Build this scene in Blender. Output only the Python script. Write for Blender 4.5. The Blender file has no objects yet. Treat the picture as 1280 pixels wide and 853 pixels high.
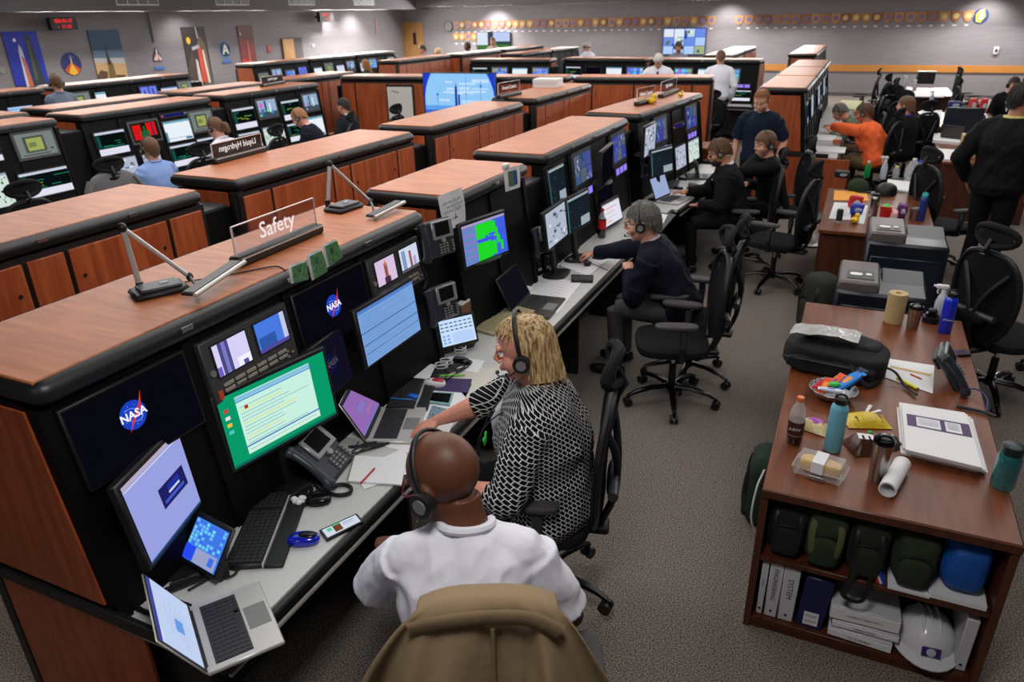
import bpy,bmesh,math,random
from mathutils import Vector as V, Matrix, noise as N3
random.seed(7)
PI=math.pi
C=bpy.context.scene.collection
# ---------------------------------------------------------------- camera
CF,CP,CR,CS,CH=908.6,math.radians(24.23),math.radians(1.2128),math.radians(24.85),2.55
def ray(x,y):
    a=(x-640)/CF;b=-(y-426.5)/CF
    a,b=math.cos(CR)*a+math.sin(CR)*b,-math.sin(CR)*a+math.cos(CR)*b
    c,s=math.cos(CP),math.sin(CP)
    X,Y,Z=a,c+b*s,-s+b*c
    return V((X*math.cos(CS)-Y*math.sin(CS),X*math.sin(CS)+Y*math.cos(CS),Z))
CAM=V((0,0,CH))
def at(x,y,z=0.):
    d=ray(x,y);return CAM+d*((z-CH)/d.z)
def onY(x,y,Y):
    d=ray(x,y);return CAM+d*(Y/d.y)
def onX(x,y,X):
    d=ray(x,y);return CAM+d*(X/d.x)
f0=ray(640,426.5);rt=(ray(640+CF,426.5)-f0).normalized();up=(ray(640,426.5-CF)-f0).normalized();bk=-f0.normalized()
cd=bpy.data.cameras.new('camera');cam=bpy.data.objects.new('camera',cd);C.objects.link(cam)
cam.matrix_world=Matrix(((rt.x,up.x,bk.x,0),(rt.y,up.y,bk.y,0),(rt.z,up.z,bk.z,CH),(0,0,0,1)))
cd.sensor_width=36;cd.lens=36*CF/1280;cd.clip_start=.05;cd.clip_end=100
cd.dof.use_dof=True;cd.dof.focus_distance=3.0;cd.dof.aperture_fstop=3.6
bpy.context.scene.camera=cam
# ---------------------------------------------------------------- materials
def lin(c):
    return tuple(((x/255)/12.92 if x<=10 else ((x/255+.055)/1.055)**2.4) for x in c)
_m={}
def mat(name,col=(128,128,128),rough=.5,metal=0,spec=.5,noise=0,scale=8,bump=0,bscale=40,col2=None,trans=0,alpha=1,coat=0,stretch=None,detail=3):
    if name in _m:return _m[name]
    m=bpy.data.materials.new(name);m.use_nodes=True;nt=m.node_tree;p=nt.nodes['Principled BSDF'];c=lin(col)
    p.inputs['Base Color'].default_value=(*c,1);p.inputs['Roughness'].default_value=rough;p.inputs['Metallic'].default_value=metal
    p.inputs['Specular IOR Level'].default_value=spec
    if trans:p.inputs['Transmission Weight'].default_value=trans;p.inputs['IOR'].default_value=1.45
    if coat:p.inputs['Coat Weight'].default_value=coat;p.inputs['Coat Roughness'].default_value=.15
    if alpha<1:p.inputs['Alpha'].default_value=alpha
    if noise or bump:
        tc=nt.nodes.new('ShaderNodeTexCoord');mp=nt.nodes.new('ShaderNodeMapping');nt.links.new(tc.outputs['Object'],mp.inputs[0])
        if stretch:mp.inputs['Scale'].default_value=stretch
    if noise:
        n=nt.nodes.new('ShaderNodeTexNoise');n.inputs['Scale'].default_value=scale;n.inputs['Detail'].default_value=detail;nt.links.new(mp.outputs[0],n.inputs['Vector'])
        r=nt.nodes.new('ShaderNodeMix');r.data_type='RGBA'
        k=lin(col2) if col2 else tuple(x*(1-noise) for x in c)
        r.inputs[6].default_value=(*c,1);r.inputs[7].default_value=(*k,1)
        mr=nt.nodes.new('ShaderNodeMapRange');mr.inputs[1].default_value=.35;mr.inputs[2].default_value=.65
        nt.links.new(n.outputs[0],mr.inputs[0]);nt.links.new(mr.outputs[0],r.inputs[0]);nt.links.new(r.outputs[2],p.inputs['Base Color'])
    if bump:
        n=nt.nodes.new('ShaderNodeTexNoise');n.inputs['Scale'].default_value=bscale;n.inputs['Detail'].default_value=3;nt.links.new(mp.outputs[0],n.inputs['Vector'])
        b=nt.nodes.new('ShaderNodeBump');b.inputs['Strength'].default_value=bump;b.inputs['Distance'].default_value=.01
        nt.links.new(n.outputs[0],b.inputs['Height']);nt.links.new(b.outputs[0],p.inputs['Normal'])
    _m[name]=m;return m
def E(*c,s=1.0):
    c=tuple(int(round(x/8)*8) for x in c);k='glow_%d_%d_%d_%d'%(*c,int(s*10))
    if k in _m:return _m[k]
    m=bpy.data.materials.new(k);m.use_nodes=True;nt=m.node_tree;nt.nodes.remove(nt.nodes['Principled BSDF'])
    e=nt.nodes.new('ShaderNodeEmission');e.inputs[0].default_value=(*lin(tuple(min(255,x) for x in c)),1);e.inputs[1].default_value=s
    nt.links.new(e.outputs[0],nt.nodes['Material Output'].inputs[0]);_m[k]=m;return m
def woodm(name,a,b,rough,stretch,scale=3):
    if name in _m:return _m[name]
    m=mat(name,a,rough,noise=1,col2=b,scale=scale,stretch=stretch,bump=.03,bscale=30,detail=6);return m
W_TOP=woodm('cherry_laminate_top',(178,106,62),(154,86,48),.46,(9,1.2,9))  # ceiling-light sheen put into the colour: paler than the same laminate on doors
W_DOOR=woodm('cherry_laminate_door',(172,86,44),(142,64,30),.42,(9,9,1.0))
W_TAB=woodm('walnut_laminate',(116,61,31),(92,46,22),.36,(8,.9,8))
W_TABP=woodm('walnut_panel',(86,42,24),(66,31,17),.4,(8,8,1))
OAK=woodm('oak_door',(188,142,84),(168,120,66),.5,(6,6,.8))
BLK=mat('black_plastic',(17,17,19),.5)
BLKG=mat('black_gloss',(9,9,12),.22,spec=.35)
SCRB=mat('dark_screen_glass',(10,10,16),.18,spec=.35)
BUMP=mat('bumper_rubber',(24,25,27),.42,bump=.05,bscale=300)
FACE=mat('console_face',(7,7,8),.6,spec=.15)
DKG=mat('dark_grey_plastic',(52,54,58),.45)
GRY=mat('grey_plastic',(120,120,118),.45)
SIL=mat('silver_aluminium',(196,194,190),.35,metal=.35)
STEEL=mat('brushed_steel',(175,172,168),.27,metal=1,noise=.15,scale=60,stretch=(1,1,12))
CHR=mat('chrome',(210,210,210),.12,metal=1)
WHT=mat('white_laminate',(196,196,194),.38,noise=.04,scale=60)
PAP=mat('white_paper',(226,226,228),.8)
PAPB=mat('faint_print',(176,182,196),.8)
INK=mat('ink',(40,40,60),.8)
CABLE=mat('black_cable',(14,14,15),.5)
BEI=mat('beige_plastic',(186,176,140),.55)
FAB=mat('black_fabric',(25,25,28),.9,spec=.2,bump=.25,bscale=600)
MESHB=mat('chair_mesh',(17,17,20),.85,spec=.2,bump=.4,bscale=700)
# ---------------------------------------------------------------- mesh builder
def rotz(a):return Matrix.Rotation(a,4,'Z')
def TR(loc=(0,0,0),rx=0,ry=0,rz=0):
    return Matrix.Translation(V(loc))@Matrix.Rotation(rz,4,'Z')@Matrix.Rotation(ry,4,'Y')@Matrix.Rotation(rx,4,'X')
def frame(d,upv=(0,0,1)):
    d=V(d).normalized();u=V(upv)
    if abs(d.dot(u))>.98:u=V((0,1,0)) if abs(d.y)<.9 else V((1,0,0))
    x=d.cross(u).normalized();y=x.cross(d).normalized();return x,y,d
def spl(pts,k=5,closed=False):
    P=[V(p) for p in pts];n=len(P);out=[]
    if n<3:return P
    rng=n if closed else n-1
    for i in range(rng):
        if closed:a,b,c,d=P[(i-1)%n],P[i],P[(i+1)%n],P[(i+2)%n]
        else:a,b,c,d=P[max(i-1,0)],P[i],P[i+1],P[min(i+2,n-1)]
        for j in range(k):
            t=j/k;out.append(.5*((2*b)+(c-a)*t+(2*a-5*b+4*c-d)*t*t+(3*b-a-3*c+d)*t**3))
    if not closed:out.append(P[-1])
    return out
class B:
    def __init__(s):s.v=[];s.f=[];s.mi=[];s.ms=[]
    def m(s,m):
        if m not in s.ms:s.ms.append(m)
        return s.ms.index(m)
    def add(s,vs,fs,m,T=None):
        o=len(s.v);k=s.m(m)
        for q in vs:s.v.append(T@V(q) if T is not None else V(q))
        for q in fs:s.f.append([o+i for i in q]);s.mi.append(k)
        return s
    def box(s,c,z,m,bev=0,T=None,R=None):
        hx,hy,hz=z[0]/2,z[1]/2,z[2]/2;c=V(c);b=min(bev,hx*.99,hy*.99,hz*.99)
        M=Matrix.Translation(c)
        if R is not None:M=M@R
        if T is not None:M=T@M
        if b<=0:
            vs=[(x*hx,y*hy,w*hz) for x in(-1,1) for y in(-1,1) for w in(-1,1)]
            return s.add(vs,[(0,1,3,2),(4,6,7,5),(0,4,5,1),(2,3,7,6),(0,2,6,4),(1,5,7,3)],m,M)
        vs=[];ix={}
        for x in(-1,1):
            for y in(-1,1):
                for w in(-1,1):
                    for a in range(3):
                        q=[x*(hx-b),y*(hy-b),w*(hz-b)];q[a]=(x*hx,y*hy,w*hz)[a];ix[x,y,w,a]=len(vs);vs.append(q)
        fs=[]
        for a in range(3):
            o=[i for i in range(3) if i!=a]
            for g in(-1,1):
                l=[]
                for p,q in((-1,-1),(1,-1),(1,1),(-1,1)):
                    k=[0,0,0];k[a]=g;k[o[0]]=p;k[o[1]]=q;l.append(ix[(*k,a)])
                fs.append(l)
            for p in(-1,1):
                for q in(-1,1):
                    l=[]
                    for g,aa in((-1,o[0]),(1,o[0]),(1,o[1]),(-1,o[1])):
                        k=[0,0,0];k[a]=g;k[o[0]]=p;k[o[1]]=q;l.append(ix[(*k,aa)])
                    fs.append(l)
        for x in(-1,1):
            for y in(-1,1):
                for w in(-1,1):fs.append([ix[x,y,w,a] for a in range(3)])
        return s.add(vs,fs,m,M)
    def cyl(s,p0,p1,r0,m,r1=None,n=16,T=None,caps=True):
        r1=r0 if r1 is None else r1;return s.tube([p0,p1],[r0,r1],m,n,T,caps)
    def tube(s,pts,r,m,n=8,T=None,caps=True,closed=False,flat=None,upv=(0,0,1)):
        P=[V(p) for p in pts];k=len(P);vs=[];fs=[];x=None
        rr=r if isinstance(r,(list,tuple)) else [r]*k
        if len(rr)!=k:rr=[rr[0]+(rr[-1]-rr[0])*i/(k-1) for i in range(k)] if len(rr)==2 else [rr[min(len(rr)-1,int(i*len(rr)/k))] for i in range(k)]
        for i,p in enumerate(P):
            if closed:d=P[(i+1)%k]-P[i-1]
            else:d=P[min(i+1,k-1)]-P[max(i-1,0)]
            d=d.normalized() if d.length>1e-9 else V((0,0,1))
            if x is None:x,y,_=frame(d,upv)
            else:
                x=(x-d*x.dot(d))
                x=x.normalized() if x.length>1e-6 else frame(d,upv)[0]
                y=d.cross(x)*-1
            y=x.cross(d)
            fl=flat if flat else 1
            for j in range(n):
                a=2*PI*j/n;vs.append(p+x*math.cos(a)*rr[i]+y*math.sin(a)*rr[i]*fl)
        for i in range(k if closed else k-1):
            for j in range(n):
                a=i*n+j;b=i*n+(j+1)%n;c=((i+1)%k)*n+(j+1)%n;d=((i+1)%k)*n+j;fs.append((a,b,c,d))
        if caps and not closed:fs.append(list(range(n))[::-1]);fs.append([(k-1)*n+j for j in range(n)])
        return s.add(vs,fs,m,T)
    def lathe(s,prof,m,n=24,T=None,caps=True):
        vs=[];fs=[];k=len(prof)
        for r,z in prof:
            for j in range(n):
                a=2*PI*j/n;vs.append((r*math.cos(a),r*math.sin(a),z))
        for i in range(k-1):
            for j in range(n):fs.append((i*n+j,i*n+(j+1)%n,(i+1)*n+(j+1)%n,(i+1)*n+j))
        if caps:fs.append(list(range(n))[::-1]);fs.append([(k-1)*n+j for j in range(n)])
        return s.add(vs,fs,m,T)
    def loft(s,rings,m,T=None,caps=True):
        n=len(rings[0]);vs=[q for r in rings for q in r];fs=[];k=len(rings)
        for i in range(k-1):
            for j in range(n):fs.append((i*n+j,i*n+(j+1)%n,(i+1)*n+(j+1)%n,(i+1)*n+j))
        if caps:fs.append(list(range(n))[::-1]);fs.append([(k-1)*n+j for j in range(n)])
        return s.add(vs,fs,m,T)
    def prism(s,poly,z0,z1,m,T=None):
        n=len(poly);vs=[(x,y,z0) for x,y in poly]+[(x,y,z1) for x,y in poly]
        fs=[list(range(n))[::-1],[n+i for i in range(n)]]+[(i,(i+1)%n,n+(i+1)%n,n+i) for i in range(n)]
        return s.add(vs,fs,m,T)
    def quad(s,a,b,c,d,m,T=None):return s.add([a,b,c,d],[(0,1,2,3)],m,T)
    def sup(s,c,r,m,e=1.,e2=1.,T=None,R=None,n=16,k=10):
        sg=lambda w,e:math.copysign(abs(w)**e,w);vs=[];fs=[]
        for i in range(k+1):
            t=-PI/2+PI*i/k
            for j in range(n):
                a=2*PI*j/n;vs.append((r[0]*sg(math.cos(t),e)*sg(math.cos(a),e2),r[1]*sg(math.cos(t),e)*sg(math.sin(a),e2),r[2]*sg(math.sin(t),e)))
        for i in range(k):
            for j in range(n):fs.append((i*n+j,i*n+(j+1)%n,(i+1)*n+(j+1)%n,(i+1)*n+j))
        M=Matrix.Translation(V(c))
        if R is not None:M=M@R
        if T is not None:M=T@M
        return s.add(vs,fs,m,M)
    def text(s,t,size,m,T,align='CENTER',shear=0,bold=0):
        cu=bpy.data.curves.new('t','FONT');cu.body=t;cu.size=size;cu.align_x=align;cu.align_y='CENTER';cu.shear=shear;cu.offset=bold;cu.resolution_u=2
        ob=bpy.data.objects.new('t',cu);me=ob.to_mesh()
        s.add([v.co.copy() for v in me.vertices],[list(p.vertices) for p in me.polygons],m,T)
        ob.to_mesh_clear();bpy.data.objects.remove(ob);bpy.data.curves.remove(cu);return s
    def build(s,name,parent=None,sharp=38,fix=True,loc=None):
        me=bpy.data.meshes.new(name);bm=bmesh.new()
        vs=[bm.verts.new(q) for q in s.v]
        for q,k in zip(s.f,s.mi):
            try:f=bm.faces.new([vs[i] for i in q]);f.material_index=k;f.smooth=True
            except ValueError:pass
        bmesh.ops.remove_doubles(bm,verts=bm.verts,dist=1e-5)
        if fix:bmesh.ops.recalc_face_normals(bm,faces=bm.faces)
        bm.to_mesh(me);bm.free()
        for m in s.ms:me.materials.append(m)
        try:me.set_sharp_from_angle(angle=math.radians(sharp))
        except Exception:pass
        o=bpy.data.objects.new(name,me);C.objects.link(o)
        if parent is not None:o.parent=parent
        if loc is not None:o.location=loc
        return o
def thing(name,label,cat,loc=(0,0,0),rz=0,group=None,rx=0,ry=0,M=None):
    o=bpy.data.objects.new(name,None);C.objects.link(o);o.empty_display_size=.1
    if M is not None:o.matrix_world=M
    else:o.location=loc;o.rotation_euler=(rx,ry,rz)
    o['label']=label;o['category']=cat
    if group:o['group']=group
    return o
def tag(o,label,cat,group=None,kind=None):
    if label:o['label']=label
    if cat:o['category']=cat
    if group:o['group']=group
    if kind:o['kind']=kind
    return o
def struct(o):o['kind']='structure';return o
def dup(o,label=None,loc=None,rz=None,rx=None,parent=None):
    c=o.copy();C.objects.link(c)
    if parent is not None:c.parent=parent
    if label:c['label']=label
    if loc is not None:c.location=loc
    if rz is not None:c.rotation_euler=(rx if rx is not None else o.rotation_euler.x,o.rotation_euler.y,rz)
    for ch in list(o.children):dup(ch,parent=c)
    return c
# writing/quads on a plane that faces -y (x right, z up)
def FY(x,y,z):return TR((x,y,z),rx=PI/2)
def rects(b,x,y,z,w,h,items,T=None,d=.0006):
    """coloured rectangles u0,v0,u1,v1,material on a face looking to -y; lower left at x,z"""
    for i,(u0,v0,u1,v1,m) in enumerate(items):
        yy=y-d*(1+i*.12);X0,X1,Z0,Z1=x+u0*w,x+u1*w,z+v0*h,z+v1*h
        b.add([(X0,yy,Z0),(X1,yy,Z0),(X1,yy,Z1),(X0,yy,Z1)],[(0,1,2,3)],m,T)
def content(kind,rnd=random):
    R=rnd.random;it=[]
    if kind=='plots':
        it=[(0,0,1,1,E(8,14,18)),(0,.9,1,1,E(200,210,220)),(0,0,1,.28,E(225,228,236))]
        for k in range(7):
            u=R()*.7;v=.3+R()*.55;it.append((u,v,u+.1+R()*.25,v+.02,E(30,150,120) if R()<.7 else E(170,190,60)))
        it.append((.02,.32,.12,.85,E(20,80,70)))
    elif kind=='doc':
        it=[(0,0,1,1,E(222,226,236)),(0,.92,1,1,E(120,150,200))]
        for k in range(8):it.append((.06,.1+k*.1,.5+R()*.42,.115+k*.1,E(150,160,185)))
    elif kind=='white':
        it=[(0,0,1,1,E(232,240,246)),(0,.9,1,1,E(110,170,190)),(.08,.15,.9,.17,E(120,140,150)),(.72,.03,.97,.13,E(60,110,150)),(0,0,.07,.5,E(90,140,170))]
    elif kind=='video':
        it=[(0,0,1,1,E(150,175,205)),(0,0,1,.3,E(60,80,100)),(.35,.2,.45,.95,E(40,60,90)),(.6,.25,.68,.8,E(220,230,240)),(.1,.3,.3,.5,E(90,120,150))]
        for k in range(6):
            u=R()*.8;v=R()*.7;it.append((u,v,u+.06+R()*.12,v+.1+R()*.2,E(60+R()*160,80+R()*150,130+R()*110)))
    elif kind=='mosaic':
        it=[(0,0,1,1,E(60,90,170))]
        for i in range(5):
            for j in range(3):it.append((i/5+.01,j/3+.02,i/5+.19,j/3+.31,E(60+R()*110,100+R()*110,215+R()*40) if R()<.8 else E(150,165,120)))
    elif kind=='dimvideo':
        it=[(0,0,1,1,E(44,56,96))]
        for i in range(3):
            for j in range(2):it.append((i/3+.01,j/2+.01,i/3+.32,j/2+.48,random.choice([E(56,64,150),E(70,84,150),E(90,100,110),E(60,90,130)])))
        for k in range(14):
            u=R()*.9;v=R()*.85;it.append((u,v,u+.03+R()*.06,v+.06+R()*.12,random.choice([E(150,160,190),E(40,44,60),E(110,120,90),E(90,110,190)])))
    elif kind=='scatter':
        it=[(0,0,1,1,E(206,226,214)),(0,.93,1,1,E(160,170,190))]
        for k in range(60):
            u=R()*.95;v=R()*.88;it.append((u,v,u+.015+R()*.03,v+.03+R()*.05,random.choice([E(30,60,50),E(40,150,70),E(60,70,90)])))
    elif kind=='tiles':
        it=[(0,0,1,1,E(190,215,250))]
        for i in range(8):
            for j in range(4):it.append((i/8+.012,.3+j*.17,i/8+.11,.43+j*.17,E(90+R()*60,130+R()*60,200+R()*40)))
        it.append((0,0,1,.26,E(120,150,225)))
    elif kind=='dual':
        it=[(0,0,1,1,E(30,40,90)),(.03,.06,.47,.94,E(110,130,235)),(.53,.06,.97,.94,E(110,130,235)),(.2,.1,.28,.7,E(40,50,120)),(.7,.1,.78,.8,E(40,50,120))]
    elif kind=='crt':
        it=[(0,0,1,1,E(118,128,132)),(.18,.18,.74,.86,E(70,84,66)),(.26,.25,.68,.78,E(156,168,92)),(.08,.06,.8,.1,E(60,66,66)),(.84,.2,.92,.3,E(70,76,80)),(.3,.4,.5,.6,E(110,130,70))]
    elif kind=='red':
        it=[(0,0,1,1,E(20,26,20)),(.05,.1,.35,.9,E(216,24,24)),(.55,.25,.9,.95,E(216,24,24)),(.3,.1,.62,.55,E(28,96,48)),(.42,.55,.5,.8,E(28,96,48)),(.74,.2,.79,.9,E(20,30,90))]
    elif kind=='dash':
        it=[(0,0,1,1,E(176,186,200))]
        for k in range(22):
            u=R()*.85;v=R()*.85;it.append((u,v,u+.04+R()*.12,v+.03+R()*.06,random.choice([E(50,60,80),E(110,130,170),E(230,235,240)])))
    elif kind=='dark':
        it=[(0,0,1,1,E(6,7,14))]
    elif kind=='dim':
        it=[(0,0,1,1,E(24,34,42)),(0,.93,1,1,E(150,170,180)),(0,0,.04,1,E(60,110,130))]
        for k in range(8):
            u=R()*.8;v=R()*.8;it.append((u,v,u+.12,v+.015,E(50,80,80)))
        it.append((.55,.03,.97,.3,E(150,165,175)))
    elif kind=='lil3':
        it=[(0,0,1,1,E(20,20,26))]+[(a,.1,a+.27,.85,E(150,132,240)) for a in(.04,.37,.69)]
    elif kind=='strip':
        it=[(0,.2,1,.85,E(26,26,110)),(.02,.3,.1,.75,E(210,90,50)),(.9,.3,.97,.75,E(120,150,60))]
    return it
# ---------------------------------------------------------------- room shell
CEIL=3.5
def wallpane(name,p,q,z0,z1,m,th=.1,n=(0,1)):
    b=B();p=V((*p,0));q=V((*q,0));d=(q-p).normalized();nn=V((-d.y,d.x,0))*th
    P=[p,q,q+nn,p+nn];b.add([(v.x,v.y,z0) for v in P]+[(v.x,v.y,z1) for v in P],[(0,3,2,1),(4,5,6,7),(0,1,5,4),(1,2,6,5),(2,3,7,6),(3,0,4,7)],m)
    return struct(b.build(name))
WALL=mat('wall_fabric',(142,137,141),.9,noise=.14,scale=3,stretch=(1,1,14),bump=.2,bscale=60)
CARPET=mat('carpet',(154,143,134),.95,spec=.15,noise=1,col2=(46,43,42),scale=150,bump=.5,bscale=220,detail=5)
WX,WY,EX,SY=-16.5,26.2,8.0,-3.0
b=B();b.box(((WX+EX)/2,(WY+SY)/2,-.05),(EX-WX,WY-SY,.1),CARPET)
fl=struct(b.build('floor'))
nt=CARPET.node_tree   # broad worn patches on top of the fibre speckle
wallpane('wall_left',(WX,SY),(WX,WY),0,CEIL,WALL)
wallpane('wall_back',(WX,WY),(EX,WY),0,CEIL,WALL)
wallpane('wall_right',(EX,WY),(EX,SY),0,CEIL,WALL)
wallpane('wall_front',(EX,SY),(WX,SY),0,CEIL,WALL)
b=B();b.box(((WX+EX)/2,(WY+SY)/2,CEIL+.05),(EX-WX+.2,WY-SY+.2,.1),mat('ceiling_tile',(118,116,118),.9));struct(b.build('ceiling'))
b=B();b.box(((-4+EX)/2-.5,WY-.014,.82),(EX+5,.03,.19),mat('oak_rail',(196,132,62),.5));struct(b.build('trim_1'))
b=B();b.box(((WX+EX)/2,WY-.01,.05),(EX-WX,.02,.1),mat('baseboard_grey',(92,88,90),.6));struct(b.build('baseboard_back'))
SOF=2.775;SM=mat('soffit_paint',(112,108,112),.9)
b=B();b.box((WX+.6,(WY+SY)/2,(CEIL+SOF)/2),(1.2,WY-SY,CEIL-SOF),SM);struct(b.build('trim_2'))
b=B();b.box(((WX+EX)/2+.6,WY-.5,(CEIL+SOF)/2+.03),(EX-WX-1.2,1.0,CEIL-SOF-.06),SM);struct(b.build('trim_3'))
# doors
def door(name,L,w,h,m,M,ajar=False):
    b=B();b.box((w/2,-.02,h/2),(w,.045,h),m,.004,T=M);o=struct(b.build(name));b=B()
    for x in(-.03,w+.03):b.box((x,-.02,h/2),(.06,.07,h),m,T=M)
    b.box((w/2,-.02,h+.03),(w+.12,.07,.06),m,T=M);b.build('door_frame',o)
    b=B();b.cyl((w-.08,-.05,1.0),(w-.08,-.1,1.0),.012,SIL,T=M);b.cyl((w-.08,-.1,1.0),(w-.2,-.1,1.0),.011,SIL,T=M);b.build('door_handle',o)
    return o
a=onY(504,29,WY);w=onY(527,30,WY)
M=Matrix.Translation((a.x,WY,0));dd=door('door_1','',w.x-a.x,2.28,OAK,M)
b=B();b.box((.5,-.05,1.75),(.14,.01,.42),mat('door_glass',(60,40,24),.2),T=M);b.build('door_window',dd)
a=onX(350,49,WX);w=onX(376,48,WX)
b=B();M=Matrix.Translation((WX,a.y,0))@rotz(PI/2)
b.box(((w.y-a.y)/2,.2,1.0),(w.y-a.y,.4,2.0),mat('alcove_grey',(88,86,90),.9),T=M)
b.box(((w.y-a.y)/2,-.012,1.0),(w.y-a.y,.03,1.99),mat('alcove_dark',(96,92,94),.9),T=M);o=struct(b.build('door_2'))
b=B();b.box((.28,-.04,1.0),(.5,.05,1.96),OAK,T=M);b.build('door_leaf',o)
# ---------------------------------------------------------------- consoles
FZ0,FZ1,FY0,FY1=.76,1.5,.0,.10        # slanted face of the monitor bank
TILT=-math.atan((FY1-FY0)/(FZ1-FZ0))
def facept(x,z,off=0):
    t=(z-FZ0)/(FZ1-FZ0);return V((x,FY0+(FY1-FY0)*t-off,z))
def console(label,X,Y,rz,L,ends=('strip','strip'),gap=.26,doors=True,group=None,bays=4,cat='console'):
    M=Matrix.Translation((X,Y,0))@rotz(rz)
    t=thing('operator_console',label,cat,M=M,group=group)
    # top
    b=B();b.box((L/2,.37,1.575),(L-.05,.56,.05),W_TOP,.004);b.build('console_top',t)
    r=.045;cx=.05
    path=[]
    for (px,py,a0) in((L-cx-.005,.10+.0,-PI/2),(L-cx-.005,.64,0),(cx+.005,.64,PI/2),(cx+.005,.10,PI)):
        for k in range(4):
            a=a0+PI/2*k/3;path.append((px+.012*math.cos(a),py+.012*math.sin(a),1.557))
    b=B();b.tube(path,.04,BUMP,10,closed=True);
    for k in (1,2,3) if L>1.5 else (1,):
        xx=L*k/4 if L>1.5 else L/2
        b.box((xx,.6975,1.57),(.05,.004,.018),mat('chrome_plate',(170,170,172),.25,metal=.9))
        b.box((xx,.0425,1.57),(.05,.004,.018),mat('chrome_plate'))
    b.build('edge_bumper',t)
    # body
    b=B()
    b.box((L/2,.36,1.14),(L-.06,.5,.74),FACE)
    b.box((L/2,.34,.39),(L-.06,.58,.7),FACE)
    b.box((L/2,.34,.03),(L-.1,.56,.06),BLK)
    for x in(.045,L-.045):
        for y in(.62,):b.cyl((x,y,.02),(x,y,1.52),.045,BUMP,n=12)
    b.build('cabinet_body',t)
    b=B() # front bank frame with bays
    pr=[(.0,FZ0-.03),(.0,FZ0),(FY1,FZ1),(FY1+.1,1.52),(.3,1.52),(.3,FZ0-.03)]
    def bar(x0,x1,off):
        vs=[(x0,y-off,z) for y,z in pr]+[(x1,y-off,z) for y,z in pr];n=len(pr)
        b.add(vs,[list(range(n))[::-1],[n+i for i in range(n)]]+[(i,(i+1)%n,n+(i+1)%n,n+i) for i in range(n)],FACE)
    bar(.03,L-.03,0)
    for k in range(bays+1):
        x=.03+(L-.06)*k/bays;bar(max(0,x-.022),min(L,x+.022),.012)
    b.build('monitor_bank',t)
    # ends
    for side,e in zip((0,1),ends):
        x=.012 if side==0 else L-.012;s=-1 if side==0 else 1
        if e=='wood':
            b=B();b.add([(x,.14,1.5),(x,.6,1.5),(x,.6,.79),(x,.045,.79),(x+s*.012,.14,1.5),(x+s*.012,.6,1.5),(x+s*.012,.6,.79),(x+s*.012,.045,.79)],[(0,1,2,3),(4,7,6,5),(0,4,5,1),(1,5,6,2),(2,6,7,3),(3,7,4,0)],W_DOOR)
            b.box((x+s*.006,.25,.38),(.012,.72,.7),W_DOOR);b.build('end_panel',t)
            b=B();b.box((x+s*.008,.18,.745),(.022,.98,.055),BLK,.004);b.box((x+s*.006,.64,.72),(.02,.05,1.5),BLK,.004)
            b.box((x+s*.006,.25,.015),(.02,.76,.03),BLK);b.build('end_trim',t)
        elif e=='strip':
            b=B();b.box((x+s*.006,.38,1.46),(.012,.4,.1),W_DOOR);b.build('end_panel',t)
            if side==1 and gap:
                b=B();b.box((L+gap/2,.34,.73),(gap+.03,.5,1.38),FACE);b.box((L+gap/2,.34,1.425),(gap+.03,.46,.02),DKG,.004);b.build('side_bay',t)
    # back: black grid with wooden door panels
    if doors:
        b=B();b.box((L/2,.66,.78),(L-.02,.02,1.46),BLK);b.build('back_frame',t)
        seg=[.25,.65,.2,.65,.25] if L>1.5 else [.22,.6,.22]
        tot=sum(seg);sc=(L-.09-.03*(len(seg)-1))/tot;x=.045
        for k,w in enumerate(seg):
            w*=sc;b=B();b.box((x+w/2,.676,.78),(w,.02,1.4),W_DOOR,.003)
            if k%2:
                o=b.build('cabinet_door',t);q=B()
                for xx in(x+.05,x+w-.05):q.cyl((xx,.685,1.33),(xx,.69,1.33),.011,BLK,n=10)
                q.build('door_lock',o)
            else:b.build('back_panel',t)
            x+=w+.03
    return M
def worktop(label,M,L,y0=-.45,y1=.03,z=.73,x0=0,legs=True):
    t=thing('worktop',label,'desk',M=M)
    b=B();b.box(((x0+L)/2,(y0+y1)/2+.015,z-.014),(L-x0,y1-y0-.03,.028),WHT,.002);b.build('desk_surface',t)
    b=B();b.box(((x0+L)/2,y0+.012,z-.022),(L-x0,.03,.05),BLK,.012)
    b.box(((x0+L)/2,y0+.05,z-.07),(L-x0-.1,.06,.03),BLK);b.box(((x0+L)/2,y0+.002,z-.062),(L-x0-.05,.012,.012),SIL);b.build('front_edge',t)
    if legs:
        b=B();n=max(2,int((L-x0)/1.1)+1)
        for k in range(n):
            x=x0+.06+(L-x0-.12)*k/(n-1);b.box((x,-.16,.35),(.03,.32,.69),BLK,.004)
        b.box(((x0+L)/2,-.04,.4),(L-x0-.1,.02,.6),BLK);b.build('support_panel',t)
    return t
LINES={'dimvideo':'grey framed monitor with dim bluish camera views','plots':'black monitor of green and white data plots','doc':'monitor of grey text lines on white','white':'monitor with mostly white window','video':'monitor with bluish camera view',
'mosaic':'monitor tiled with small camera views','scatter':'pale monitor speckled with green and black marks','tiles':'monitor of small blue key tiles','dual':'monitor of two violet pictures',
'crt':'grey monitor with yellow green instrument picture','red':'monitor with red and green shapes','dash':'monitor of grey data boxes','dark':'switched off black monitor','dim':'dim monitor with faint lines','lil3':'narrow display of three lilac squares','strip':'thin blue display strip'}
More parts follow.
